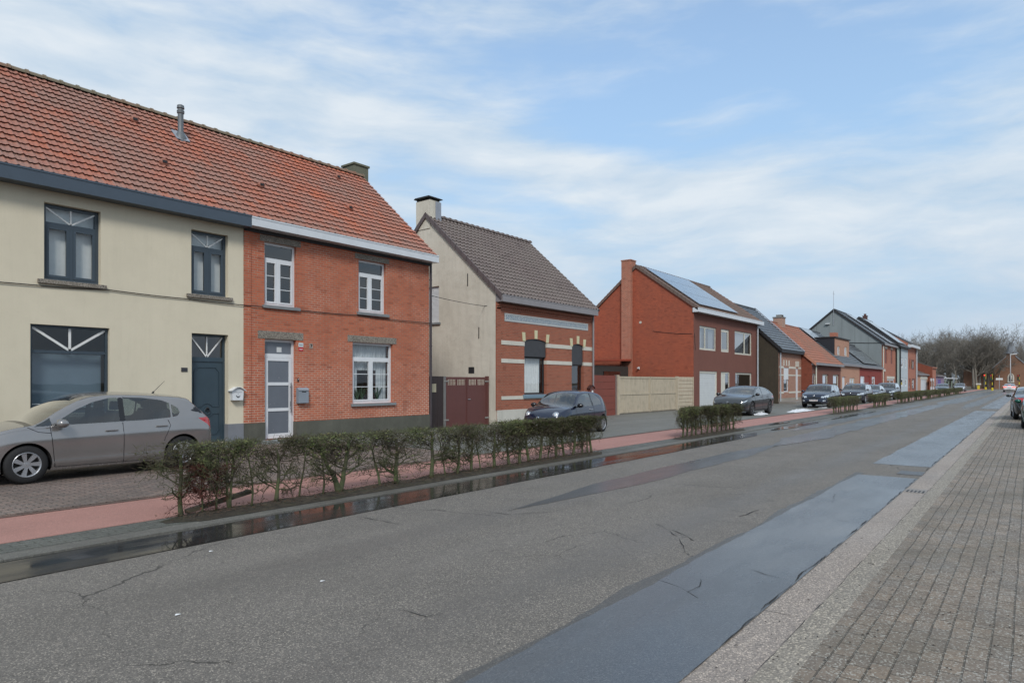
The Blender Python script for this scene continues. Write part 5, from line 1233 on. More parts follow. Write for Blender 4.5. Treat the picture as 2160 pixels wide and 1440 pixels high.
COUPE=dict(dx=.05,xf=1.395,xr=-1.395,r=.355,ra=.395,nose=.05,tum=.36,clad=.30,
 top=[(-2.36,.66),(-2.345,.92),(-2.27,1.05),(-2.05,1.10),(-1.6,1.28),(-1.0,1.42),(-.3,1.475),(.2,1.46),(.5,1.39),(1.35,1.02),(1.5,.995),(1.9,.93),(2.15,.83),(2.28,.70),(2.33,.56)],
 belt=[(-2.36,.6),(-2.25,.95),(-1.5,1.02),(0,.97),(1.3,.93),(1.8,.85),(2.2,.68),(2.33,.5)],
 bot=[(-2.36,.42),(-2.1,.28),(-1.7,.22),(1.7,.2),(2.33,.26)],
 plan=[(-2.36,.70),(-2.28,.82),(-2.0,.90),(-1.4,.925),(1.4,.925),(1.9,.89),(2.15,.80),(2.28,.70),(2.33,.60)],
 ws=(.5,1.34),rw=(-2.02,-1.2),
 side=[('door_window',[(.95,.99),(.5,1.24),(.1,1.35),(-.15,1.37),(-.17,1.0)]),('side_window',[(-.25,1.0),(-.23,1.37),(-.7,1.35),(-1.15,1.24),(-1.45,1.12),(-1.3,1.05)]),
  ('window_pillar',[(-.175,1.0),(-.155,1.37),(-.225,1.37),(-.245,1.0)]),('headlight',[(1.9,.80),(2.28,.67),(2.3,.62),(2.05,.70)]),('tail_light',[(-2.0,.95),(-2.36,.93),(-2.36,.86),(-2.1,.88)])],
 front=[('grille',[(-.1,.50),(-.1,.64),(.62,.61),(.66,.56),(.5,.47)]),('black_panel',[(.56,.3),(.6,.45),(.8,.48),(.8,.3)]),('lower_grille',[(-.1,.28),(-.1,.36),(.5,.36),(.5,.28)])],rear=[('tail_light',[(-.1,.86),(-.1,.93),(.9,.93),(.9,.86)])],
 seams=[[(1.0,.95),(1.0,.5),(.95,.3)],[(-.2,.98),(-.2,.3)],[(-1.1,1.0),(-1.0,.6)]],handles=[(-.05,.88),(-1.0,.9)],mirror=(.92,.98),mblack=True,spokes=5,sw0=.05,sw1=.14,rim='darkalloy',plate=(.42,None),seat=.1,extra=[badge(2.375,.66,.05)])
SUV=dict(dx=.05,xf=1.3,xr=-1.3,r=.345,ra=.39,nose=.05,tum=.28,clad=.36,
 top=[(-2.12,.7),(-2.10,1.0),(-2.04,1.15),(-1.85,1.46),(-1.72,1.54),(-1.0,1.60),(-.2,1.62),(.3,1.59),(.55,1.52),(1.12,1.11),(1.25,1.07),(1.8,.98),(2.05,.88),(2.14,.75),(2.18,.6)],
 belt=[(-2.12,.65),(-2.0,1.0),(-1.4,1.05),(0,1.02),(1.1,.98),(1.6,.92),(2.0,.78),(2.18,.5)],
 bot=[(-2.12,.42),(-1.9,.28),(1.9,.25),(2.18,.30)],
 plan=[(-2.12,.72),(-2.05,.82),(-1.8,.88),(-1.2,.90),(1.3,.90),(1.8,.87),(2.03,.79),(2.13,.70),(2.18,.60)],
 ws=(.55,1.11),rw=(-2.0,-1.8),
 side=[('door_window',[(.88,1.04),(.5,1.36),(.2,1.48),(-.1,1.5),(-.1,1.05)]),('side_window',[(-.2,1.06),(-.2,1.5),(-.9,1.48),(-1.0,1.10)]),('quarter_window',[(-1.1,1.1),(-1.08,1.46),(-1.55,1.40),(-1.6,1.25)]),
  ('window_pillar',[(-.105,1.05),(-.105,1.5),(-.195,1.5),(-.195,1.06)]),('headlight',[(1.75,.86),(2.1,.78),(2.15,.70),(1.95,.70)]),('tail_light',[(-1.9,1.0),(-2.12,1.0),(-2.12,.8),(-2.0,.8)])],
 front=[('headlight',[(.48,.70),(.46,.78),(.85,.88),(.85,.70)]),('grille',[(-.1,.60),(-.1,.72),(.46,.74),(.42,.60)]),('lower_grille',[(-.1,.32),(-.1,.42),(.45,.42),(.5,.32)]),('fog_light',[(.56,.44),(.56,.52),(.74,.52),(.74,.44)])],rear=[('tail_light',[(.6,.85),(.6,1.05),(.9,1.05),(.9,.85)])],
 seams=[[(1.0,1.0),(.97,.4)],[(-.15,1.03),(-.15,.35)],[(-1.05,1.05),(-.95,.6)]],handles=[(0,.93),(-.95,.95)],mirror=(.88,1.05),spokes=5,sw0=.06,sw1=.12,plate=(.5,.8),seat=.1,seath=1.2,dash=1.05,extra=[badge(2.225,.80,.055)])
SALOON=dict(dx=.05,xf=1.42,xr=-1.38,r=.335,ra=.375,nose=.05,tum=.38,
 top=[(-2.30,.62),(-2.28,.88),(-2.2,1.0),(-2.0,1.05),(-1.55,1.10),(-1.0,1.34),(-.6,1.42),(0,1.46),(.4,1.41),(1.15,1.02),(1.3,.99),(1.9,.88),(2.15,.76),(2.28,.62),(2.32,.5)],
 belt=[(-2.30,.55),(-2.15,.88),(-1.5,.97),(0,.94),(1.2,.91),(1.8,.80),(2.2,.6),(2.32,.42)],
 bot=[(-2.30,.40),(-2.0,.25),(1.9,.2),(2.32,.28)],
 plan=[(-2.30,.70),(-2.22,.80),(-1.9,.87),(-1.3,.90),(1.3,.90),(1.9,.85),(2.15,.74),(2.27,.62),(2.32,.5)],
 ws=(.42,1.15),rw=(-1.52,-.95),
 side=[('door_window',[(.85,.96),(.4,1.24),(.1,1.34),(-.15,1.35),(-.16,.97)]),('side_window',[(-.24,.97),(-.23,1.34),(-.7,1.30),(-1.1,1.14),(-1.05,1.0)]),
  ('window_pillar',[(-.165,.97),(-.155,1.35),(-.225,1.34),(-.235,.97)]),('headlight',[(1.8,.76),(2.2,.64),(2.28,.56),(2.0,.60)]),('tail_light',[(-1.85,.93),(-2.32,.95),(-2.32,.80),(-2.05,.80)])],
 front=[('headlight',[(.4,.58),(.42,.66),(.8,.78),(.8,.6)]),('grille',[(-.1,.42),(-.1,.62),(.30,.62),(.26,.42)])],rear=[('tail_light',[(.30,.82),(.30,.95),(.92,.97),(.92,.80)])],
 seams=[[(.95,.92),(.95,.4)],[(-.2,.95),(-.2,.3)]],handles=[(-.05,.85),(-1.0,.87)],mirror=(.85,.95),spokes=5,sw0=.05,sw1=.10,plate=(.38,.68),seat=.1)
CM=dict(glass=glass_m('car_glass',(.44,.50,.51),1.5),lamp=plain('lamp_lens',(.62,.66,.68),.12,.6,.8,.15),red=plain('tail_lens',(.42,.015,.02),.12,0,.7,.15,coat=.6),black=plain('gloss_black',(.012,.012,.014),.2,0,.5),
 trim=plain('grey_trim',(.03,.03,.032),.6),tyre=plain('tyre_rubber',(.022,.022,.023),.8,0,.3,.2),alloy=plain('silver_alloy',(.42,.43,.45),.32,.7,.5,.1),darkalloy=plain('dark_alloy',(.16,.165,.17),.35,.8),hub=plain('hub_dark',(.04,.038,.036),.6,.3),
 chrome=plain('chrome',(.65,.66,.68),.15,1.),plate=plain('plate_white',(.62,.62,.6),.4),redpaint=plain('plate_red',(.30,.05,.05),.5),seat=plain('seat_cloth',(.05,.05,.055),.9))
def place(r,x,y,yaw,z=.05): r.location=(x,y,z); r.rotation_euler=(0,0,R(yaw)); return r
PK=.055
c=make_car('parked_car',HATCH,paint_m('taupe_metallic',(.285,.272,.266),.22,.65),CM); place(c,4.88,13.64,180,PK)
tag(c,'silver-brown five-door hatchback parked before the cream house, its thin aerial on the roof','car','cars parked along the house row')
c=make_car('parked_car',MINI,paint_m('navy_paint',(.006,.012,.035),.2,.2),CM); place(c,18.25,11.98,184,PK-.02); c.scale=(.96,.96,.95)
tag(c,'small dark navy three-door car with round headlights behind the end of the long hedge','car','cars parked along the house row')
c=make_car('parked_car',COUPE,paint_m('slate_metallic',(.055,.06,.065),.3,.5),CM); place(c,34.55,11.75,180,PK)
tag(c,'slate grey coupe-backed car with dark wheels in front of the white garage door','car','cars parked along the house row')
c=make_car('parked_car',SUV,paint_m('midnight_paint',(.008,.016,.04),.22,.2),CM,0); place(c,47.9,11.1,181,PK); c.scale=(.97,.97,.95)
tag(c,'midnight blue sport utility car facing us before the low house with red tiled roof','car','cars parked along the house row')
P=dict(SUV); P['extra']=[badge(2.225,.80,.05),rails(-1.6,.3,1.66,.62),bars_front([(2.22,.08,.42,.76,.02)])]
c=make_car('parked_car',P,paint_m('black_plum_paint',(.010,.009,.018),.22,.2),CM,0); place(c,59.3,11.1,180,PK); c.scale=(1,1,.96)
tag(c,'near-black sport utility car with silver roof rails, second car beyond the slate grey coupe','car','cars parked along the house row')
c=make_car('parked_car',SALOON,paint_m('dark_grey_paint',(.02,.021,.026),.25,.3),CM,0); place(c,65.6,11.1,180,PK)
tag(c,'dark grey car tucked close behind the near-black one with roof rails','car','cars parked along the house row')
P=dict(SUV); P['extra']=[badge(2.225,.80,.05)]
c=make_car('parked_car',P,paint_m('blue_grey_paint',(.025,.032,.04),.25,.3),CM,0); place(c,73.0,10.95,180,PK)
tag(c,'blue-grey car facing us in front of the tall red brick house with white lintels','car','cars parked along the house row')
far1=make_car('parked_car',SALOON,paint_m('steel_paint',(.05,.06,.065),.25,.4),CM,0); place(far1,120,10.6,180,PK)
tag(far1,'steel grey car facing us beside the last hedges, left of the pale one','car','cars parked along the house row')
c=make_car('parked_car',HATCH|dict(dx=.05),paint_m('pale_grey_paint',(.22,.23,.25),.25,.4),CM,0); place(c,146,10.2,180,PK)
tag(c,'pale grey car facing us, farthest of the cars in the row','car','cars parked along the house row')
P=dict(SALOON); M2=dict(CM); em=NT('lit_brake_lens'); em.set(Base_Color=(.5,.02,.02),Emission_Color=(1,.12,.08),Emission_Strength=1.6); M2['red']=em.mat
def third(root,B,P,M,paint): MB().box(-1.62,-1.60,-.2,.2,1.13,1.16).build('brake_light',M['red'],root)
P['extra']=[third]
c=make_car('moving_car',P,paint_m('white_paint',(.62,.62,.62),.25,0),M2,0); place(c,145,2.95,0,0)
tag(c,'white car driving away with its brake lights lit before the chapel','car')
c=make_car('parked_car',SALOON,paint_m('graphite_paint',(.035,.037,.04),.25,.4),CM,1); place(c,38.5,-.18,3,.06)
tag(c,'graphite car with wide red tail lights parked on the right-hand pavement','car','cars parked on the right-hand pavement')
c=make_car('parked_car',HATCH|dict(dx=.04,top=[(a,b) for a,b in HATCH['top']]),paint_m('bottle_green_paint',(.0,.085,.06),.2,.3),CM,1); place(c,31.2,-.57,180,.06)
tag(c,'bottle green car cut off by the right edge of the view','car','cars parked on the right-hand pavement')
# ================================================================= hedges and trees
def grow(mb,rnd,p,d,length,rad,lvl,cfg):
    """one branch and its children; returns tips"""
    n=cfg['seg'][lvl]; pts=[Vector(p)]; dd=Vector(d).normalized(); step=length/n
    for i in range(n):
        dd=(dd+Vector((rnd.gauss(0,1),rnd.gauss(0,1),rnd.gauss(0,1)))*cfg['wob'][lvl]+Vector((0,0,1))*cfg['up'][lvl]).normalized()
        q=pts[-1]+dd*step
        if 'zmax' in cfg and q.z>cfg['zmax']: q.z=cfg['zmax']-rnd.random()*.02; dd.z=-.05
        if 'ylim' in cfg:
            if abs(q.y)>cfg['ylim']: q.y=cfg['ylim']*(1 if q.y>0 else -1)*rnd.uniform(.85,1)
        if q.z<.03: q.z=.03+rnd.random()*.03
        pts.append(q)
    rr=[rad*(1-(1-cfg['tap'][lvl])*i/n) for i in range(n+1)]
    mb.tube(pts,rr,cfg['sides'][lvl],cap=False)
    cfg['tips'].append((pts[-1],dd.copy(),lvl))
    if lvl+1<len(cfg['seg']):
        k=cfg['kids'][lvl]; k=int(k)+(rnd.random()<k-int(k))
        for c in range(k):
            t=cfg['t0'][lvl]+(1-cfg['t0'][lvl])*((c+rnd.random())/k); f=t*n; i=min(int(f),n-1); pos=pts[i].lerp(pts[i+1],f-i)
            ax=(pts[i+1]-pts[i]).normalized(); s=ax.orthogonal().normalized(); s.rotate(Matrix.Rotation(rnd.uniform(0,2*math.pi),3,ax))
            sp=R(rnd.uniform(*cfg['spread'][lvl])); nd=ax*math.cos(sp)+s*math.sin(sp); nd.y*=cfg.get('flat',1)
            grow(mb,rnd,pos,nd,length*rnd.uniform(*cfg['lr'][lvl]),max(rr[i]*rnd.uniform(.45,.7),cfg['rmin']),lvl+1,cfg)
bk=NT('mossy_bark'); v=bk.co('Object')
c_=bk.mix(bk.mr(bk.noise(v,3.5,4),.38,.62),(.050,.044,.028),(.105,.145,.040)); c_=bk.mix(bk.mr(bk.noise(v,30,3),.4,.7,0,.5),c_,(.09,.085,.06))
bk.set(Base_Color=c_,Roughness=.85); bk.bump(bk.noise(v,60,3),.4,.005)
tw=NT('twig_bark'); v=tw.co('Object'); c_=tw.mix(tw.mr(tw.noise(v,2.2,4),.4,.6),(.060,.046,.030),(.075,.088,.034)); tw.set(Base_Color=c_,Roughness=.85)
bl=NT('withered_leaves'); v=bl.co('Object'); c_=bl.mix(bl.mr(bl.noise(v,14,3),.4,.6),(.13,.11,.045),(.12,.165,.045)); bl.set(Base_Color=c_,Roughness=.8)
rl=plain('russet_leaves',(.07,.02,.012),.85,var=.4,scale=12)
def shrub_meshes(seed,kind='open',H=.89,extra=1.0):
    rnd=random.Random(seed); T=MB(); B=MB(); tips=[]
    cfg=dict(seg=[5,5,4,3],wob=[.09,.24,.30,.36],up=[.1,.10,.07,.05],tap=[.6,.4,.4,.5],sides=[7,5,4,3],kids=[0,6,4.6*extra,0],t0=[.3,.2,.15,.1],spread=[(35,80),(30,75),(30,80),(30,80)],lr=[(.45,.8),(.4,.75),(.35,.7),(.3,.6)],rmin=.0030,zmax=H,ylim=.20,flat=.75,tips=tips)
    stems=1 if kind!='fork' else 2
    r0=rnd.uniform(.024,.036) if kind!='thin' else .015
    allp=[]
    for s_ in range(stems):
        lean=rnd.uniform(-.12,.12) if stems==1 else (-.22,.25)[s_]
        pts=[Vector((0,0,-.03))]; d=Vector((lean,rnd.uniform(-.06,.06),1))
        hh=H*rnd.uniform(.86,.97)
        for i in range(7):
            d=(d+Vector((rnd.gauss(0,.10),rnd.gauss(0,.06),.25))).normalized(); pts.append(pts[-1]+d*hh/7)
            if pts[-1].z>H-.03: pts[-1].z=H-.03
        rr=[r0*(1.25 if i==0 else 1-.07*i)*rnd.uniform(.9,1.12) for i in range(8)]
        T.tube(pts,rr,8); allp.append((pts,rr))
    nb=int({'open':16,'fork':12,'thin':9,'dense':20}[kind]*extra)
    for pts,rr in allp:
        for b in range(nb):
            t=rnd.uniform(.16,.98)**.8*7; i=min(int(t),6); pos=pts[i].lerp(pts[i+1],t-i)
            low=pos.z<H*.5
            a=rnd.choice((0,math.pi))+rnd.gauss(0,.55); el=rnd.uniform(-.1,.5) if low else rnd.uniform(.1,1.0)
            nd=Vector((math.cos(a)*math.cos(el),math.sin(a)*math.cos(el)*.7,math.sin(el)))
            grow(B,rnd,pos,nd,rnd.uniform(.22,.42)*(1 if kind!='thin' else .8),rr[i]*rnd.uniform(.32,.5),1,cfg)
    # clipped top: short twigs crowded under the cut plane
    top=[p for p,d,l in tips if p.z>H*.68] or [Vector((0,0,H*.8))]
    L=MB()
    for k in range(int({'open':420,'fork':380,'thin':280,'dense':800}[kind]*extra)):
        p=rnd.choice(top)+Vector((rnd.gauss(0,.085),rnd.gauss(0,.06),rnd.gauss(0,.04)))
        p.z=min(p.z,H-.01); d=Vector((rnd.gauss(0,1),rnd.gauss(0,.7),rnd.uniform(-.2,1))).normalized(); l=rnd.uniform(.05,.11)
        m=p+d*l*.5+Vector((rnd.gauss(0,.01),rnd.gauss(0,.01),0)); B.tube([p,m,p+d*l],[.0032,.0026,.0016],3,cap=False)
    for p,d,l in tips+[(t_,Vector((0,0,1)),3) for t_ in top]:
        for _ in range((4 if kind=='dense' else (rnd.random()<.9)) if p.z>H*.70 else (rnd.random()<.3)):
            a=Vector((rnd.gauss(0,1),rnd.gauss(0,1),rnd.gauss(0,1))).normalized(); b=a.orthogonal().normalized(); s_=rnd.uniform(.006,.014)
            c=p+Vector((rnd.gauss(0,.02),rnd.gauss(0,.02),rnd.gauss(0,.015))); L.q(c-a*s_*1.4,c-b*s_*.7,c+a*s_*1.4,c+b*s_*.7)
    return T.mesh('trunk',bk.mat,smooth=True),B.mesh('twigs',tw.mat,recalc=False),L.mesh('leaves',bl.mat,recalc=False)
OPENS=[shrub_meshes(i+10,'open') for i in range(4)]; FORKS=[shrub_meshes(30+i,'fork') for i in range(2)]; THINS=[shrub_meshes(40+i,'thin') for i in range(3)]; DENSE=[shrub_meshes(50+i,'dense') for i in range(4)]
def shrub(meshes,x,y,rz,sx,sz,label,group,leafm=None):
    r=empty('hedge_shrub',(x,y,.035),label,'hedge shrub',group); r.rotation_euler=(0,0,rz); r.scale=(sx,1,sz)
    for nm,me in zip(('trunk','twigs','leaves'),meshes):
        o=bpy.data.objects.new(nm,me); COL.objects.link(o); o.parent=r
    return r
rnd=random.Random(5)
plants=[(382,'open'),(426,'russet'),(456,'thin'),(484,'fork'),(530.6,'thin'),(581.6,'open'),(630,'thin'),(681,'thin'),(716,'fork'),(802.6,'thin'),(837,'open'),(910,'open'),(940,'thin'),(964.7,'open'),(994.8,'open'),(1014.5,'thin'),(1044,'open'),(1074,'open'),(1096,'dense'),(1116,'dense'),(1137,'dense'),(1154.5,'thin'),(1173,'dense'),(1190,'dense'),(1208,'dense'),(1228,'dense'),(1239,'thin'),(1248,'dense')]
for k,(px,kd) in enumerate(plants):
    y=8.36-.02*min(k,8); x=S(px,y)
    ms={'open':OPENS,'fork':FORKS,'thin':THINS,'dense':DENSE,'russet':[None]}[kd]
    if kd=='russet':
        a=shrub_meshes(77,'thin',.62,1.6); a[2].materials.clear(); a[2].materials.append(rl); a[1].materials.clear(); a[1].materials.append(rl)
        rr2=random.Random(3); L=MB()
        for _ in range(420):
            c=Vector((rr2.gauss(0,.09),rr2.gauss(0,.07),.27+rr2.gauss(0,.09))); q=Vector((rr2.gauss(0,1),rr2.gauss(0,1),rr2.gauss(0,1))).normalized(); b=q.orthogonal().normalized(); L.q(c-q*.016,c-b*.008,c+q*.016,c+b*.008)
        m=(a[0],a[1],L.mesh('leaves',rl,recalc=False))
        lab='low shrub with a clump of russet withered leaves near the long hedge left end'
    else:
        m=ms[k%len(ms)]; num=ORD[k+1]
        adj={'open':'bare branching','fork':'fork-trunked mossy','thin':'thin whippy','dense':'thick twiggy'}[kd]
        lab=f'{adj} shrub, {num} plant from the left end of the front hedge'
        if k==0: lab='bare moss-trunked shrub at the left end of the long hedge, beside the rear wheel'
        if k==len(plants)-1: lab='stout twiggy shrub ending the long front hedge on the right, before the small navy car'
    xp=[S(plants[min(max(k+q_,0),len(plants)-1)][0],y) for q_ in (-1,1)]; gap_=(xp[1]-xp[0])/2 if 0<k<len(plants)-1 else .3
    wx=min(1.75,max(.95,gap_/.36))
    shrub(m,x,y,rnd.choice((0,math.pi))+rnd.uniform(-.15,.15),rnd.uniform(.98,1.1)*wx,(1.0 if k<10 else .97)*rnd.uniform(.98,1.02),lab,'plants of the long front hedge')
x=S(1440,8.3)
h2=[1440,1449,1459,1468,1480,1491,1502,1513,1522,1531,1540,1547]
for k,px in enumerate(h2):
    shrub(DENSE[(k*3+1)%4] if k%3 else OPENS[k%4],S(px,8.3),8.3,rnd.choice((0,math.pi))+rnd.uniform(-.5,.5),1.15,.98,f'bare shrub, {ORD[k+1]} plant from the left in the short second hedge','plants of the short second hedge')
# clipped far hedges, each a block of stems and twigs
def far_hedge(s0,s1,label,seed,H=.88):
    rnd=random.Random(seed); root=empty('clipped_hedge',((s0+s1)/2,8.3,.035),label,'hedge','clipped hedges along the cycle path')
    T=MB(); n=max(3,int((s1-s0)/.42)); tops=[]
    for i in range(n):
        x=s0+(i+.5)*(s1-s0)/n+rnd.uniform(-.05,.05); y=8.3+rnd.uniform(-.1,.1)
        T.tube([(x,y,.0),(x+rnd.uniform(-.04,.04),y,.3),(x+rnd.uniform(-.1,.1),y+rnd.uniform(-.05,.05),.7)],[.03,.024,.014],5)
        for k in range(4):
            z=rnd.uniform(.2,.5); T.tube([(x,y,z),(x+rnd.uniform(-.2,.2),y+rnd.uniform(-.15,.15),z+.2),(x+rnd.uniform(-.3,.3),y+rnd.uniform(-.25,.25),z+.38)],[.012,.008,.005],4,cap=False)
    T.build('trunk',bk.mat,root)
    B=MB(); dens=int((s1-s0)*1500)
    for k in range(dens):
        u=rnd.random(); x=s0-.12+(s1-s0+.24)*u; y=8.3+rnd.uniform(-.3,.3); z=H-(rnd.random()**1.4)*.48
        e=.06*mnoise.noise(Vector((x*2.3,y*2,seed)))
        z=min(z+e,H+e); y+=e
        if u<.03 or u>.97: z-=.02
        d=Vector((rnd.gauss(0,1),rnd.gauss(0,1),rnd.gauss(0,.8))).normalized()*rnd.uniform(.03,.06); b=d.orthogonal().normalized()*.006
        p=Vector((x,y,z)); B.q(p-d-b,p-d+b,p+d+b*.6,p+d-b*.6)
    B.build('twigs',[tw.mat],root,recalc=False)
    L=MB()
    for k in range(int((s1-s0)*900)):
        x=s0-.12+(s1-s0+.24)*rnd.random(); y=8.3+rnd.uniform(-.3,.3); e=.06*mnoise.noise(Vector((x*2.3,y*2,seed))); z=H+e-(rnd.random()**2)*.35
        a=Vector((rnd.gauss(0,1),rnd.gauss(0,1),rnd.gauss(0,1))).normalized(); b=a.orthogonal().normalized(); s_=rnd.uniform(.01,.02); p=Vector((x,y,z)); L.q(p-a*s_,p-b*s_*.6,p+a*s_,p+b*s_*.6)
    L.build('leaves',bl.mat,root,recalc=False)
for k,(a,b,lab) in enumerate([(1757,1806,'clipped brown hedge, third block along the path, before the midnight blue car'),(1840,1871,'rounded clipped hedge, fourth block along the path, before the near-black car'),(1894,1921,'clipped hedge with see-through stems, fifth block along the path, before the blue-grey car'),(1930,1945,'clipped hedge, sixth block along the path from the long bare one'),(1951,1966,'clipped hedge, seventh block along the path, before the white garage'),(1971,1985,'clipped hedge, eighth block along the path, before the house with tall white windows'),(1991,2006,'clipped hedge, ninth block along the path'),(2010,2026,'clipped hedge, tenth and last block along the path')]):
    far_hedge(S(a,8.3),S(b,8.3),lab,k+3)
# far trees
TREEM=NT('winter_bark'); v=TREEM.co('Object'); TREEM.set(Base_Color=TREEM.mix(TREEM.noise(v,1.2,3),(.15,.13,.115),(.20,.185,.15)),Roughness=.9)
IVY=plain('ivy_leaf',(.05,.055,.035),.8,var=.3)
def tree_meshes(seed,H=15):
    rnd=random.Random(seed); T=MB(); B=MB(); tips=[]
    pts=[Vector((0,0,-.2))]; d=Vector((rnd.uniform(-.04,.04),rnd.uniform(-.04,.04),1)); n=8
    for i in range(n):
        d=(d+Vector((rnd.gauss(0,.05),rnd.gauss(0,.05),.2))).normalized(); pts.append(pts[-1]+d*H*.8/n)
    rr=[.30*(1.2 if i==0 else (1-.1*i)) for i in range(n+1)]; rr=[max(r,.06) for r in rr]
    T.tube(pts,rr,8)
    cfg=dict(seg=[5,5,4,3,2],wob=[.1,.13,.16,.2,.25],up=[.06,.11,.09,.07,.04],tap=[.5,.4,.35,.4,.5],sides=[6,5,4,3,3],kids=[0,6,5.5,4.0,0],t0=[.2,.2,.15,.1,.1],spread=[(25,55),(22,55),(22,60),(22,65),(20,60)],lr=[(.4,.8),(.4,.7),(.35,.65),(.35,.65),(.3,.6)],rmin=.016,tips=tips)
    for b in range(13):
        t=rnd.uniform(.28,1)*n; i=min(int(t),n-1); pos=pts[i].lerp(pts[i+1],t-i); a=b*2.4+rnd.gauss(0,.3); el=rnd.uniform(.35,1.1)
        nd=Vector((math.cos(a)*math.cos(el),math.sin(a)*math.cos(el),math.sin(el)))
        grow(B,rnd,pos,nd,H*rnd.uniform(.22,.42),rr[i]*rnd.uniform(.35,.55),1,cfg)
    return T.mesh('trunk',TREEM.mat,smooth=True),B.mesh('crown',TREEM.mat,recalc=False)
TR=[tree_meshes(90+i) for i in range(6)]
TH=[sorted(v.co.z for v in t[1].vertices)[int(len(t[1].vertices)*.995)] for t in TR]
def tree(x,y,h,k,label,group):
    r=empty('bare_tree',(x,y,0),label,'tree',group); r.rotation_euler=(0,0,k*1.7); s_=h/TH[k%6]; r.scale=(s_*1.12,s_*1.12,s_)
    for nm,me in zip(('trunk','crown'),TR[k%6]):
        o=bpy.data.objects.new(nm,me); COL.objects.link(o); o.parent=r
rnd=random.Random(11)
pos=[]
for k in range(34):
    px=1925+(2118-1925)*(k+.5)/34+rnd.uniform(-4,4); y0=rnd.uniform(22,44) if px<2040 else rnd.uniform(15,32)
    s=S(px,y0)
    if s>330 or s<150:
        s=rnd.uniform(195,245); t=math.tan(AL-math.atan((px-1080)/FPX)); y0=s*t
    pos.append((px,s,y0))
for k,(px,s,y0) in enumerate(pos):
    Zc=s*math.cos(AL)+y0*math.sin(AL); ytop={0:712,1:702,2:696,3:700,4:705,5:700,6:692,7:694,8:705}.get(int((px-1925)/22),705)+rnd.uniform(-4,10)
    h=(HOR-ytop)*Zc/FPX+EYE
    tree(s,y0,h,k,'bare winter tree in the wood beyond the last houses','trees of the wood beyond the last houses')
for k in range(14):
    px=2088+90*(k+.5)/14; s=rnd.uniform(218,260); y0=s*math.tan(AL-math.atan((px-1080)/FPX)); Zc=s*math.cos(AL)+y0*math.sin(AL)
    tree(s,y0,(HOR-rnd.uniform(714,732))*Zc/FPX+EYE,k+2,'bare winter tree standing behind the chapel','trees behind the chapel')
tree(200,11.2,15.6,4,'tallest bare tree with a spreading crown, left of the chapel gable',None)
# undergrowth mass of the wood
rnd=random.Random(21); U=MB()
for k in range(3500):
    px=rnd.uniform(1935,2160); s=rnd.uniform(215,262); y=s*math.tan(AL-math.atan((px-1080)/FPX)); z=rnd.random()**1.3*5.5
    a=Vector((rnd.gauss(0,.35),rnd.gauss(0,.35),1)).normalized()*rnd.uniform(.3,1.1); b=Vector((rnd.gauss(0,1),rnd.gauss(0,1),0)).normalized()*.05; p=Vector((s,y,z)); U.q(p-a-b,p-a+b,p+a+b,p+a-b)
o=U.build('undergrowth',[TREEM.mat],None,recalc=False); tag(o,'tangled brown undergrowth between the trunks of the far wood','undergrowth',kind='stuff')
# ================================================================= ground
def paver(name,c1,c2,mortar,bw,bh,ms,rot=0,speck=.4,rough=.8,bumpv=.5,wet=.0,stain=(.06,.055,.045)):
    t=NT(name); v=t.co(); pv=t.mapv(v,(1,1,1),rot=(0,0,rot)); pw=t.vmath('ADD',pv,t.vmath('MULTIPLY',t.noise(v,1.1,2,out=1),(.03,.03,0.)))
    b=t.n('ShaderNodeTexBrick'); b.offset=.5; t.put(b.inputs['Vector'],pw); b.inputs['Scale'].default_value=1; b.inputs['Mortar Size'].default_value=ms; b.inputs['Mortar Smooth'].default_value=.4; b.inputs['Brick Width'].default_value=bw; b.inputs['Row Height'].default_value=bh
    t.put(b.inputs['Color1'],c1); t.put(b.inputs['Color2'],c2); t.put(b.inputs['Mortar'],mortar)
    sp=t.vor(v,95,out='Color'); spv=t.xyz(sp)[0]
    c=t.mix(t.mr(spv,.72,.95,0,speck),b.outputs['Color'],(.42,.40,.35)); c=t.mix(t.mr(spv,.25,.05,0,.5),c,sc(c1,.4))
    big=t.noise(v,.7,5,.6); c=t.mix(t.mr(big,.42,.72,0,.6),c,stain)
    gap=t.mr(t.noise(v,4,4,.6),.45,.75,0,.45); c=t.mix(gap,c,sc(c2,.6))
    t.set(Base_Color=c,Roughness=t.mr(t.noise(v,2.2,4),.35,.65,rough-.25-wet,rough),Specular_IOR_Level=.4)
    h=t.math('ADD',t.math('MULTIPLY',b.outputs['Fac'],-1.2),t.math('MULTIPLY',spv,.5)); t.bump(h,bumpv,.006); return t.mat
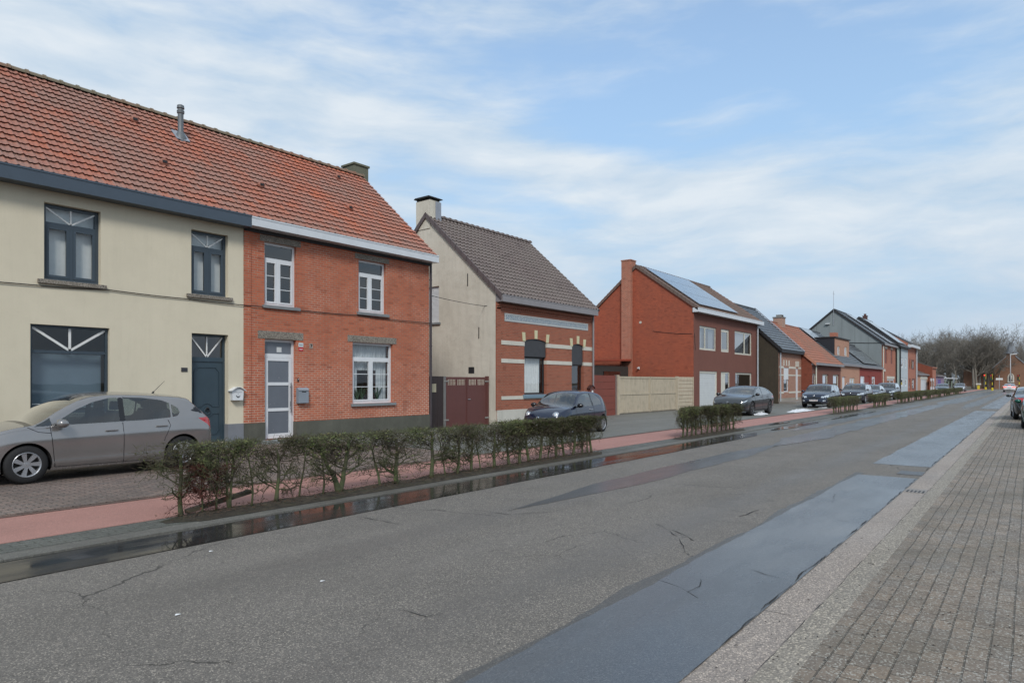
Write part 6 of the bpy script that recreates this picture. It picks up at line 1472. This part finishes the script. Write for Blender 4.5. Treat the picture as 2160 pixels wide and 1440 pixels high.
def asphalt(name,base,rough,speck=.5,scale=150,bumpv=.5,warm=1.0,sp=.5,wetmask=None):
    t=NT(name); v=t.co(); n=t.vor(v,scale,out='Color'); s_=t.xyz(n); n2=t.noise(v,scale*.45,3,.7)
    c=t.mix(t.mr(s_[0],.0,.45,speck,0),base,sc(base,.35)); c=t.mix(t.mr(s_[1],.72,1.,0,speck),c,(base[0]*2.9,base[1]*2.85,base[2]*2.7)); c=t.mix(t.mr(n2,.45,.75,0,.35),c,sc(base,.55))
    c=t.mix(t.mr(t.noise(t.mapv(v,(.25,1.2,1)),.8,5,.6),.4,.7,0,.30),c,sc(base,1.5)); c=t.mix(t.mr(t.noise(v,.9,6,.65),.45,.75,0,.32),c,sc(base,.55))
    ro=t.mr(t.noise(t.mapv(v,(.3,1.,1)),1.1,4,.6),.35,.7,rough-.08,rough+.08)
    if name=='road_asphalt':
        wv_=t.vmath('ADD',v,t.vmath('MULTIPLY',t.noise(v,1.6,5,.6,out=1),(.5,.5,0.))); ed=t.vor(wv_,.38,'DISTANCE_TO_EDGE'); ed2=t.vor(wv_,1.7,'DISTANCE_TO_EDGE')
        m1=t.math('MULTIPLY',t.math('LESS_THAN',ed,.0024),t.mr(t.noise(v,.55,3),.48,.56,0,.85)); m2=t.math('MULTIPLY',t.math('LESS_THAN',ed2,.012),t.mr(t.noise(v,.4,3),.60,.66,0,.6))
        c=t.mix(t.math('MAXIMUM',m1,m2),c,sc(base,.30))
        yy=t.xyz(v)[1]; trk=t.math('ADD',t.mr(t.math('ABSOLUTE',t.math('SUBTRACT',yy,3.3)),0.,.55,1.,0.,True),t.mr(t.math('ABSOLUTE',t.math('SUBTRACT',yy,5.4)),0.,.55,1.,0.,True),clamp=True)
        c=t.mix(t.math('MULTIPLY',trk,t.mr(t.noise(t.mapv(v,(.2,1,1)),1.,4),.3,.7,.1,.4)),c,sc(base,.62)); ro=t.math('SUBTRACT',ro,t.math('MULTIPLY',trk,.16))
        oil=t.mr(t.noise(t.mapv(v,(.8,1.,1)),2.1,4,.6),.66,.76,0,.4); c=t.mix(oil,c,sc(base,.4))
    t.set(Base_Color=c,Roughness=ro,Specular_IOR_Level=sp); t.bump(t.math('ADD',s_[2],n2),bumpv,.006); return t
def strip(name,x0,x1,y0,y1,z,mat,t=.15,label=None,kind='structure',nseg=1,edge=None,seed=0,slab=True):
    m=MB(); rn=random.Random(seed)
    if edge:
        n=max(2,int((x1-x0)/edge[0])); A=[];B=[]
        o0=o1=0
        for i in range(n+1):
            x=x0+(x1-x0)*i/n; o0=edge[1]*(mnoise.noise(Vector((x*.7,seed,0)))*1.4+mnoise.noise(Vector((x*4,seed,5)))*.5); o1=edge[2]*(mnoise.noise(Vector((x*.7,seed,9)))*1.4+mnoise.noise(Vector((x*4,seed,7)))*.5)
            if len(edge)>3:
                ta=edge[3]; k=min(1,(x-x0)/ta,(x1-x)/ta); w=(y1-y0)/2*(1-max(0,k)); o0+=w; o1-=w
            A.append((x,y0+o0,z)); B.append((x,y1+o1,z))
        for i in range(n): m.q(A[i],A[i+1],B[i+1],B[i])
    elif slab: m.box(x0,x1,y0,y1,z-t,z)
    else: m.q((x0,y0,z),(x1,y0,z),(x1,y1,z),(x0,y1,z))
    return tag(m.build(name,mat,None,recalc=edge is None),None,None,None,kind)
XA,XB=-14,330
GND=plain('earth',(.07,.065,.045),.95,var=.3,scale=.3)
m=MB().q((-900,-900,-.06),(1200,-900,-.06),(1200,900,-.06),(-900,900,-.06)); tag(m.build('ground',GND,None),kind='structure')
ASP=asphalt('road_asphalt',(.168,.152,.134),.72,.8,120,.9,sp=.35); ASP.mat
road=strip('road',XA,XB,1.57,6.95,0,ASP.mat)
gut=strip('gutter_band',XA,XB,6.95,7.70,-.006,asphalt('gutter_asphalt',(.12,.118,.108),.6,.5,130).mat)
tag(strip('cross_road',180,202,-60,120,.012,ASP.mat,t=.01),kind='structure')
# smooth repaved strip by the right kerb, wet
wp=asphalt('wet_smooth_asphalt',(.064,.066,.068),.40,.7,150,.35,sp=.5); wp.b.inputs['Coat Weight'].default_value=.55; wp.put(wp.b.inputs['Coat Roughness'],wp.mr(wp.noise(wp.mapv(wp.co(),(.5,1.5,1)),1.3,5,.6),.35,.65,.14,.34))
patch=strip('road_patch',XA,13.6,1.572,2.53,.004,wp.mat,edge=(.05,.0,.035),seed=3)
strip('damp_fringe',XA,13.9,2.47,2.60,.003,asphalt('damp_asphalt',(.085,.08,.072),.45,.6,130,.5).mat,edge=(.05,.0,.07),seed=31)
strip('road_patch',15.6,48,1.572,2.62,.004,wp.mat,edge=(.2,.0,.03),seed=4); strip('road_patch',52,140,1.572,2.6,.004,wp.mat,edge=(.5,.0,.04),seed=5)
# wheel track wet strip
wt=asphalt('wet_track',(.068,.066,.062),.34,.7,130,.3,sp=.5); wt.b.inputs['Coat Weight'].default_value=.35; wt.b.inputs['Coat Roughness'].default_value=.16
strip('wet_strip',6.9,19.0,5.12,5.78,.004,wt.mat,edge=(.08,.05,.04,3.2),seed=8)
strip('wet_strip',18.0,60,4.9,5.9,.008,wt.mat,edge=(.3,.14,.12,3.),seed=9); strip('wet_strip',58,150,4.6,6.2,.004,wt.mat,edge=(1.,.3,.3,8.),seed=10); strip('wet_strip',52,150,3.0,3.9,.004,wt.mat,edge=(1.,.3,.3,8.),seed=12)
strip('wet_strip',24,60,6.3,6.95,.006,wt.mat,edge=(.5,.12,.08,3.),seed=13)
# standing water along the left gutter
wa=NT('standing_water'); v=wa.co(); n=wa.noise(wa.mapv(v,(.35,1.6,1)),1.4,5,.6)
wa.set(Base_Color=wa.mix(wa.mr(n,.3,.7),(.022,.022,.022),(.04,.038,.035)),Roughness=wa.mr(n,.40,.66,.05,.30),Specular_IOR_Level=.24,Coat_Weight=.0); wa.bump(wa.noise(v,5,2),.02,.01)
strip('puddle',-6,22.6,6.86,7.62,.008,wa.mat,edge=(.15,.02,.035,1.2),seed=15); strip('puddle',24.0,31,6.98,7.5,.006,wa.mat,edge=(.15,.06,.06,1.5),seed=16); strip('puddle',33,44,7.0,7.45,.006,wa.mat,edge=(.2,.1,.1,3),seed=17); strip('puddle',26.5,29.5,7.9,8.2,.052,wa.mat,edge=(.1,.05,.05,1.),seed=18)
# kerb band and grey blocks, soil beds, cycle path
KB=paver('kerb_concrete',(.155,.150,.135),(.14,.135,.12),(.07,.065,.055),1.0,.4,.006,speck=.3,bumpv=.4)
strip('kerb',XA,XB,7.66,7.93,.022,KB)
BLKP=paver('grey_block',(.125,.130,.115),(.10,.105,.095),(.045,.05,.035),.21,.105,.009,speck=.3,bumpv=.6)
SOILM=NT('soil'); v=SOILM.co(); c_=SOILM.ramp(SOILM.noise(v,9,8,.7),[(.3,(.022,.018,.013)),(.5,(.05,.04,.028)),(.7,(.085,.07,.045))]); c_=SOILM.mix(SOILM.mr(SOILM.noise(v,2.5,4),.5,.7,0,.5),c_,(.04,.05,.018)); SOILM.set(Base_Color=c_,Roughness=.95); SOILM.bump(SOILM.noise(v,40,6,.7),1.,.03)
beds=[(S(340,8.2),S(1262,8.2)),(S(1425,8.2),S(1562,8.2)),(S(1750,8.2),S(1812,8.2)),(S(1833,8.2),S(1876,8.2)),(S(1890,8.2),S(1924,8.2)),(S(1928,8.2),S(2036,8.2))]
prev=XA
for k,(a,b) in enumerate(beds):
    m=MB(); n=max(6,int((b-a)/.12)); q=7
    rows=[]
    for i in range(n+1):
        x=a-.0+(b-a)*i/n; rows.append([(x,8.17+(.58*j/q-.29)*min(1,.25+min(x-a,b-x)/.5),.028+min(1,min(x-a,b-x)/.5)*(.0 if j in (0,q) else .045*(.5+mnoise.noise(Vector((x*2.2,j*.9,k))))+.02*mnoise.noise(Vector((x*9,j*3,1))))*math.sin(math.pi*j/q)**.5) for j in range(q+1)])
    for i in range(n):
        for j in range(q): m.q(rows[i][j],rows[i+1][j],rows[i+1][j+1],rows[i][j+1])
    tag(m.build('soil_bed',SOILM.mat,None,smooth=True),kind='structure')
strip('block_paving',XA,XB,7.93,8.42,.0245,BLKP)
CP=asphalt('red_cycle_asphalt',(.345,.175,.145),.7,.35,150,.4); CP=CP.mat
t=CP.node_tree
strip('cycle_path',XA,XB,8.42,9.96,.03,CP)
strip('edge_band',XA,XB,9.96,10.07,.038,paver('edge_paver',(.16,.085,.065),(.12,.07,.055),(.05,.04,.035),.2,.12,.008,speck=.2))
CLP=paver('clay_paving',(.28,.195,.16),(.18,.135,.12),(.045,.04,.032),.205,.10,.011,rot=R(0),speck=.55,bumpv=.9,stain=(.08,.07,.06))
strip('parking_paving',XA,11.6,10.07,17.6,.05,CLP)
strip('forecourt',11.6,XB,10.07,17.6,.05,asphalt('forecourt_asphalt',(.15,.15,.135),.7,.5,140).mat)
# right-hand gutter, flat kerb, pavement
GK=asphalt('washed_concrete',(.285,.24,.205),.6,.75,110,.7); t_=GK
strip('gutter_slab',XA,XB,1.26,1.57,-.002,GK.mat); 
m=MB(); m.prism([(1.05,-.1),(1.26,-.1),(1.26,.012),(1.05,.05)],'x',XA,XB); tag(m.build('flat_kerb',asphalt('kerb_aggregate',(.28,.245,.20),.7,.85,90,.9).mat,None),kind='structure')
strip('pavement',XA,XB,-7,1.05,.05,paver('pavement_block',(.250,.192,.142),(.185,.150,.118),(.085,.070,.052),.215,.108,.006,rot=0,speck=.9,bumpv=1.,stain=(.115,.105,.080)))
JM=plain('joint_dark',(.02,.02,.02),.9)
def crack(parent,pts,w=.012,z=.0045,jit=.05,seed=0,name='crack'):
    rn=random.Random(seed); m=MB(); P_=[]
    for p,q in zip(pts,pts[1:]):
        n=max(2,int(math.hypot(q[0]-p[0],q[1]-p[1])/.06))
        for i in range(n): P_.append((p[0]+(q[0]-p[0])*i/n,p[1]+(q[1]-p[1])*i/n))
    P_.append(pts[-1]); off=0; last=None
    for i,(x,y) in enumerate(P_):
        off=off*.85+rn.gauss(0,jit*.25); ww=w*max(.0,.35+1.1*mnoise.noise(Vector((x*4,y*4,seed))))
        a=(x+off,y-ww*.0,z); 
        if i: d=Vector((P_[i][0]-P_[i-1][0],P_[i][1]-P_[i-1][1])).normalized()
        else: d=Vector((P_[1][0]-P_[0][0],P_[1][1]-P_[0][1])).normalized()
        nx,ny=-d.y,d.x; cx,cy=x+nx*off,y+ny*off
        cur=((cx-nx*ww/2,cy-ny*ww/2,z),(cx+nx*ww/2,cy+ny*ww/2,z))
        if last: m.q(last[0],cur[0],cur[1],last[1])
        last=cur
    return m.build(name,JM,parent)
def gp(px,py):
    k=(py-HOR)/(VPX-px); d=EYE*math.cos(AL)/k; return (S(px,d),d)
# transverse joints and cracks read from the photo as ground positions
k=0
for line in ([(1560,975),(1640,985),(1720,993),(1795,1002)],[(1300,1087),(1385,1103),(1440,1128),(1460,1140)],[(1480,1066),(1530,1072),(1570,1080),(1650,1083)],[(1820,906),(1905,912),(1975,917)],[(1745,932),(1830,940),(1890,946)],[(1180,985),(1265,1000)],[(1400,965),(1470,969)],[(1385,1222),(1440,1240),(1470,1262)],[(1900,884),(1960,889),(2040,894)],[(1385,1105),(1430,1133),(1452,1165)],[(1000,1075),(1080,1085),(1190,1078)],[(760,1090),(840,1105)],[(850,1285),(900,1300),(960,1290)],[(1560,1090),(1600,1075)]):
    crack(road,[gp(*p) for p in line],.016,.0045,.03,k); k+=1
for line in ([(1575,1200),(1640,1218),(1660,1222)],[(1450,1250),(1475,1237),(1480,1222)],[(1755,1060),(1763,1042),(1790,1038)],[(1770,1098),(1790,1100)]):
    crack(patch,[gp(*p) for p in line],.009,.0085,.03,k); k+=1
gs=bpy.data.objects['gutter_slab'];
for x in [1.0+4.05*i for i in range(22)]:
    crack(gs,[(x+.03,1.262),(x,1.57)],.012,.0022,.01,k,'joint'); crack(gs,[(x,1.052),(x+.02,1.262)],.012,.0515,.0,k,'joint'); k+=1
crack(gs,[(-3,1.262),(60,1.262)],  .008,.0135,.008,77,'joint')
crack(patch,[(-3,1.585),(13.6,1.585)],.014,.0088,.016,78,'joint'); crack(patch,[(15,1.585),(60,1.585)],.018,.0092,.02,79,'joint')
# drain in the gutter
dx,dy=gp(1943,1036)
root=empty('drain_cover',(dx,1.42,0),'concrete gutter drain with five dark slots by the right-hand kerb','drain')
MB().box(dx-.22,dx+.22,1.275,1.555,-.02,.004).build('cover',plain('drain_concrete',(.24,.22,.2),.7,bump=.5),root)
m=MB()
for i in range(5): y=1.30+i*.052; m.box(dx-.19,dx+.02,y,y+.024,-.01,.0075)
m.build('slot',BLK,root)
x_,y_=gp(1922,998)
m=MB(); m.box(x_-.28,x_+.28,y_-.2,y_+.2,.0,.0095); tag(m.build('utility_cover',plain('iron_cover',(.10,.10,.10),.35,.4,bump=.8,scale=20),None),'small iron utility cover set in the wet strip above the slotted drain','cover')
# snow remains
SN=NT('old_snow'); v=SN.co(); SN.set(Base_Color=SN.mix(SN.mr(SN.noise(v,12,5),.45,.7,0,.5),(.72,.74,.77),(.35,.35,.35)),Roughness=.7); SN.bump(SN.noise(v,25,5),.8,.03)
def snow(x,y,l,w,label,seed):
    m=MB(); nu,nv=26,12; g=[]
    for i in range(nu+1):
        row=[]
        for j in range(nv+1):
            u,v_=2*i/nu-1,2*j/nv-1; r=math.hypot(u,v_); e=1+.5*mnoise.noise(Vector((u*2.5,v_*2.5,seed)))
            h=max(0,1-(r/e)**2)*.11*(.6+.8*mnoise.noise(Vector((u*6,v_*4,seed+3)))+.4)
            row.append((x+u*l/2,y+v_*w/2,.047+h))
        g.append(row)
    for i in range(nu):
        for j in range(nv):
            if max(g[i][j][2],g[i+1][j][2],g[i+1][j+1][2],g[i][j+1][2])>.053: m.q(g[i][j],g[i+1][j],g[i+1][j+1],g[i][j+1])
    tag(m.build('snow_patch',SN.mat,None,smooth=True),label,'snow patch','remains of old snow')
x,y=gp(1603,876); snow(x,y,1.7,.5,'broken remains of old snow beside the slate grey coupe',1)
x,y=gp(1688,868.5); snow(x,y,4.2,.75,'long low ridge of old snow between the slate coupe and the midnight blue car',2)
x,y=gp(1742,860.5); snow(x-.2,y,2.2,.6,'lump of old snow before the midnight blue car bumper',3)
# scraps and leaves
for k,(px,py,lab) in enumerate(((445,1163,'tiny white scrap on the road nearest the black puddle'),(680,1226,'tiny white scrap on the middle of the road'),(375,1297,'white scrap on the road closest to the lower left corner'))):
    x,y=gp(px,py); m=MB(); m.q((x-.02,y-.009,.006),(x+.022,y-.012,.008),(x+.02,y+.009,.006),(x-.007,y+.013,.012),(x-.02,y+.006,.006)); tag(m.build('paper_scrap',plain('scrap_white%d'%k,(.7,.7,.7),.6),None),lab,'litter','scraps on the road')
rn=random.Random(2); m=MB()
for i in range(260):
    px=rn.uniform(1500,2160); py=rn.uniform(930,1438)
    if (py-HOR)<(VPX-px)*.86: continue
    x,y=gp(px,py)
    if x>25 or x<0: continue
    a=rn.uniform(0,3.14); s_=rn.uniform(.004,.016); c,sn=math.cos(a)*s_,math.sin(a)*s_
    z=.053 if y<1.05 else .052-(y-1.05)*.04/.21 if y<1.26 else .004 if y<1.57 else .009
    if y>1.57: continue
    m.q((x-c,y-sn,z+.001),(x+sn*.4,y-c*.4,z+.006),(x+c,y+sn,z+.002),(x-sn*.4,y+c*.4,z+.004))
tag(m.build('leaf_litter',plain('leaf_dark',(.03,.022,.016),.8),None,recalc=False),'specks of dark leaf and twig litter on the right kerb and pavement','litter',kind='stuff')
m=MB()
for i in range(2600):
    a,b=beds[0] if i<2100 else beds[1]; x=rn.uniform(a,b); y=7.92+.5*rn.random(); an=rn.uniform(0,3.14); s_=rn.uniform(.008,.022); c,sn=math.cos(an)*s_,math.sin(an)*s_; z=.06+rn.random()*.03
    m.q((x-c,y-sn,z),(x+sn*.5,y-c*.5,z+.012),(x+c,y+sn,z+.003),(x-sn*.5,y+c*.5,z+.009))
tag(m.build('leaf_litter',plain('leaf_brown',(.075,.045,.028),.85,var=.4,scale=30),None,recalc=False),'brown fallen leaves and twigs lying on the soil under the bare hedges','litter',kind='stuff')
x0,y0=gp(392,1090); x1,y1=gp(448,1066)
m=MB().bar((x0,8.40,.07),(x1+.25,8.36,.22),.09,.05); tag(m.build('plank',plain('rotten_wood',(.055,.045,.03),.9,var=.3,bump=.6),None),'weathered plank leaning low among the first stems of the long hedge','plank')
# ================================================================= sky, sun, camera
W=bpy.data.worlds.new('World'); SC.world=W; W.use_nodes=True; nt=W.node_tree
for n in list(nt.nodes): nt.nodes.remove(n)
t=NT.__new__(NT); t.t=nt
out=t.n('ShaderNodeOutputWorld'); sky=t.n('ShaderNodeTexSky',sky_type='NISHITA'); sky.sun_disc=False
SUN_EL,SUN_AZ=40,-138     # azimuth measured from +X, anticlockwise
sky.sun_elevation=R(SUN_EL); sky.sun_rotation=R(90-SUN_AZ); sky.altitude=0; sky.air_density=1.; sky.dust_density=1.2; sky.ozone_density=1.2
bg1=t.n('ShaderNodeBackground'); bg1.inputs[1].default_value=.13; skc=t.mix(1.0,sky.outputs[0],(.93,1.08,1.22),'MULTIPLY'); t.put(bg1.inputs[0],skc)
co=t.n('ShaderNodeTexCoord').outputs['Generated']; x=t.xyz(co)
xr=t.xyz(t.mapv(co,rot=(0,0,-AL)))          # sky direction turned so that x runs up the middle of the street view
u=t.math('MULTIPLY',t.math('ARCTAN2',xr[1],xr[0]),-1.); v_=t.math('ARCSINE',xr[2]); uv=t.comb(u,v_,0.)
def blob(cu,cv,su,sv,amp,slope=0.):
    du=t.math('SUBTRACT',u,cu); dv=t.math('SUBTRACT',t.math('SUBTRACT',v_,cv),t.math('MULTIPLY',du,slope))
    q=t.math('ADD',t.math('POWER',t.math('ABSOLUTE',t.math('DIVIDE',du,su)),2.),t.math('POWER',t.math('ABSOLUTE',t.math('DIVIDE',dv,sv)),2.))
    return t.math('MULTIPLY',t.math('EXPONENT',t.math('MULTIPLY',q,-1.)),amp)
wob=t.noise(t.mapv(uv,(2.2,4.5,1),loc=(3.1,1.7,0)),1.3,3,.5,out=1)
wv=t.vmath('ADD',uv,t.vmath('MULTIPLY',t.vmath('SUBTRACT',wob,(.5,.5,.5)),(.16,.07,0.)))
big=t.noise(t.mapv(wv,(1.,3.2,1),loc=(5,2.,0),rot=(0,0,.18)),2.3,4,.5); mid_=t.noise(t.mapv(wv,(1.5,6.,1),loc=(1,8,0),rot=(0,0,.2)),3.2,7,.55); wisp=t.noise(t.mapv(wv,(2.5,11.,1),loc=(1,3,0),rot=(0,0,.26)),4.5,7,.6)
d=t.math('ADD',.60,t.math('ADD',t.math('MULTIPLY',t.math('SUBTRACT',big,.5),.75),t.math('ADD',t.math('MULTIPLY',t.math('SUBTRACT',mid_,.5),.6),t.math('MULTIPLY',t.math('SUBTRACT',wisp,.5),.35))))
for bb in ((.29,.43,.34,.13,-.34),(.56,.42,.22,.12,-.20),(-.20,.50,.26,.06,-.16),(.05,.245,.20,.035,-.15,-.2),(.14,.36,.12,.05,-.22,-.3),(.01,.325,.34,.028,.26,-.2),(-.48,.345,.30,.11,.16),(.56,.21,.24,.06,.14),(-.05,.14,.2,.04,.10)):
    d=t.math('ADD',d,blob(*bb))
t.put(bg1.inputs[0],t.mix(t.mr(xr[2],.12,.48,.9,.25),skc,(2.05,3.25,4.35)))
cov=t.mr(d,.16,.74,.28,.95,smooth=True)
cov=t.math('MAXIMUM',cov,t.mr(xr[2],.04,.26,.97,.1))
cc=t.mix(t.mr(t.math('ADD',mid_,t.math('MULTIPLY',d,.5)),.6,1.05),(.345,.44,.54),(.525,.57,.61)); cc=t.mix(t.mr(xr[2],.0,.20,.85,0.),cc,(.345,.405,.485))
bg2=t.n('ShaderNodeBackground'); t.put(bg2.inputs[0],cc); bg2.inputs[1].default_value=1.
mx=t.n('ShaderNodeMixShader'); t.put(mx.inputs[0],cov); t.put(mx.inputs[1],bg1.outputs[0]); t.put(mx.inputs[2],bg2.outputs[0]); t.put(out.inputs[0],mx.outputs[0])
L_=bpy.data.lights.new('sun','SUN'); L_.energy=1.5; L_.angle=R(14); L_.color=(1,.96,.9); so=bpy.data.objects.new('sun',L_); COL.objects.link(so)
dv=Vector((math.cos(R(SUN_EL))*math.cos(R(SUN_AZ)),math.cos(R(SUN_EL))*math.sin(R(SUN_AZ)),math.sin(R(SUN_EL)))); so.rotation_euler=(-dv).to_track_quat('-Z','Y').to_euler()
cam=bpy.data.cameras.new('camera'); co_=bpy.data.objects.new('camera',cam); COL.objects.link(co_); SC.camera=co_
cam.sensor_width=36; cam.lens=36*FPX/2160; cam.shift_y=(HOR-720)/2160; cam.clip_end=3000; cam.clip_start=.05
co_.location=(0,0,EYE); co_.rotation_euler=(R(90),0,AL-R(90))
SC.view_settings.view_transform='Standard'; SC.view_settings.look='None'; SC.view_settings.exposure=EXPO; SC.view_settings.gamma=1
SC.cycles.max_bounces=8; SC.cycles.transparent_max_bounces=16; SC.cycles.use_denoising=True; SC.cycles.caustics_reflective=False
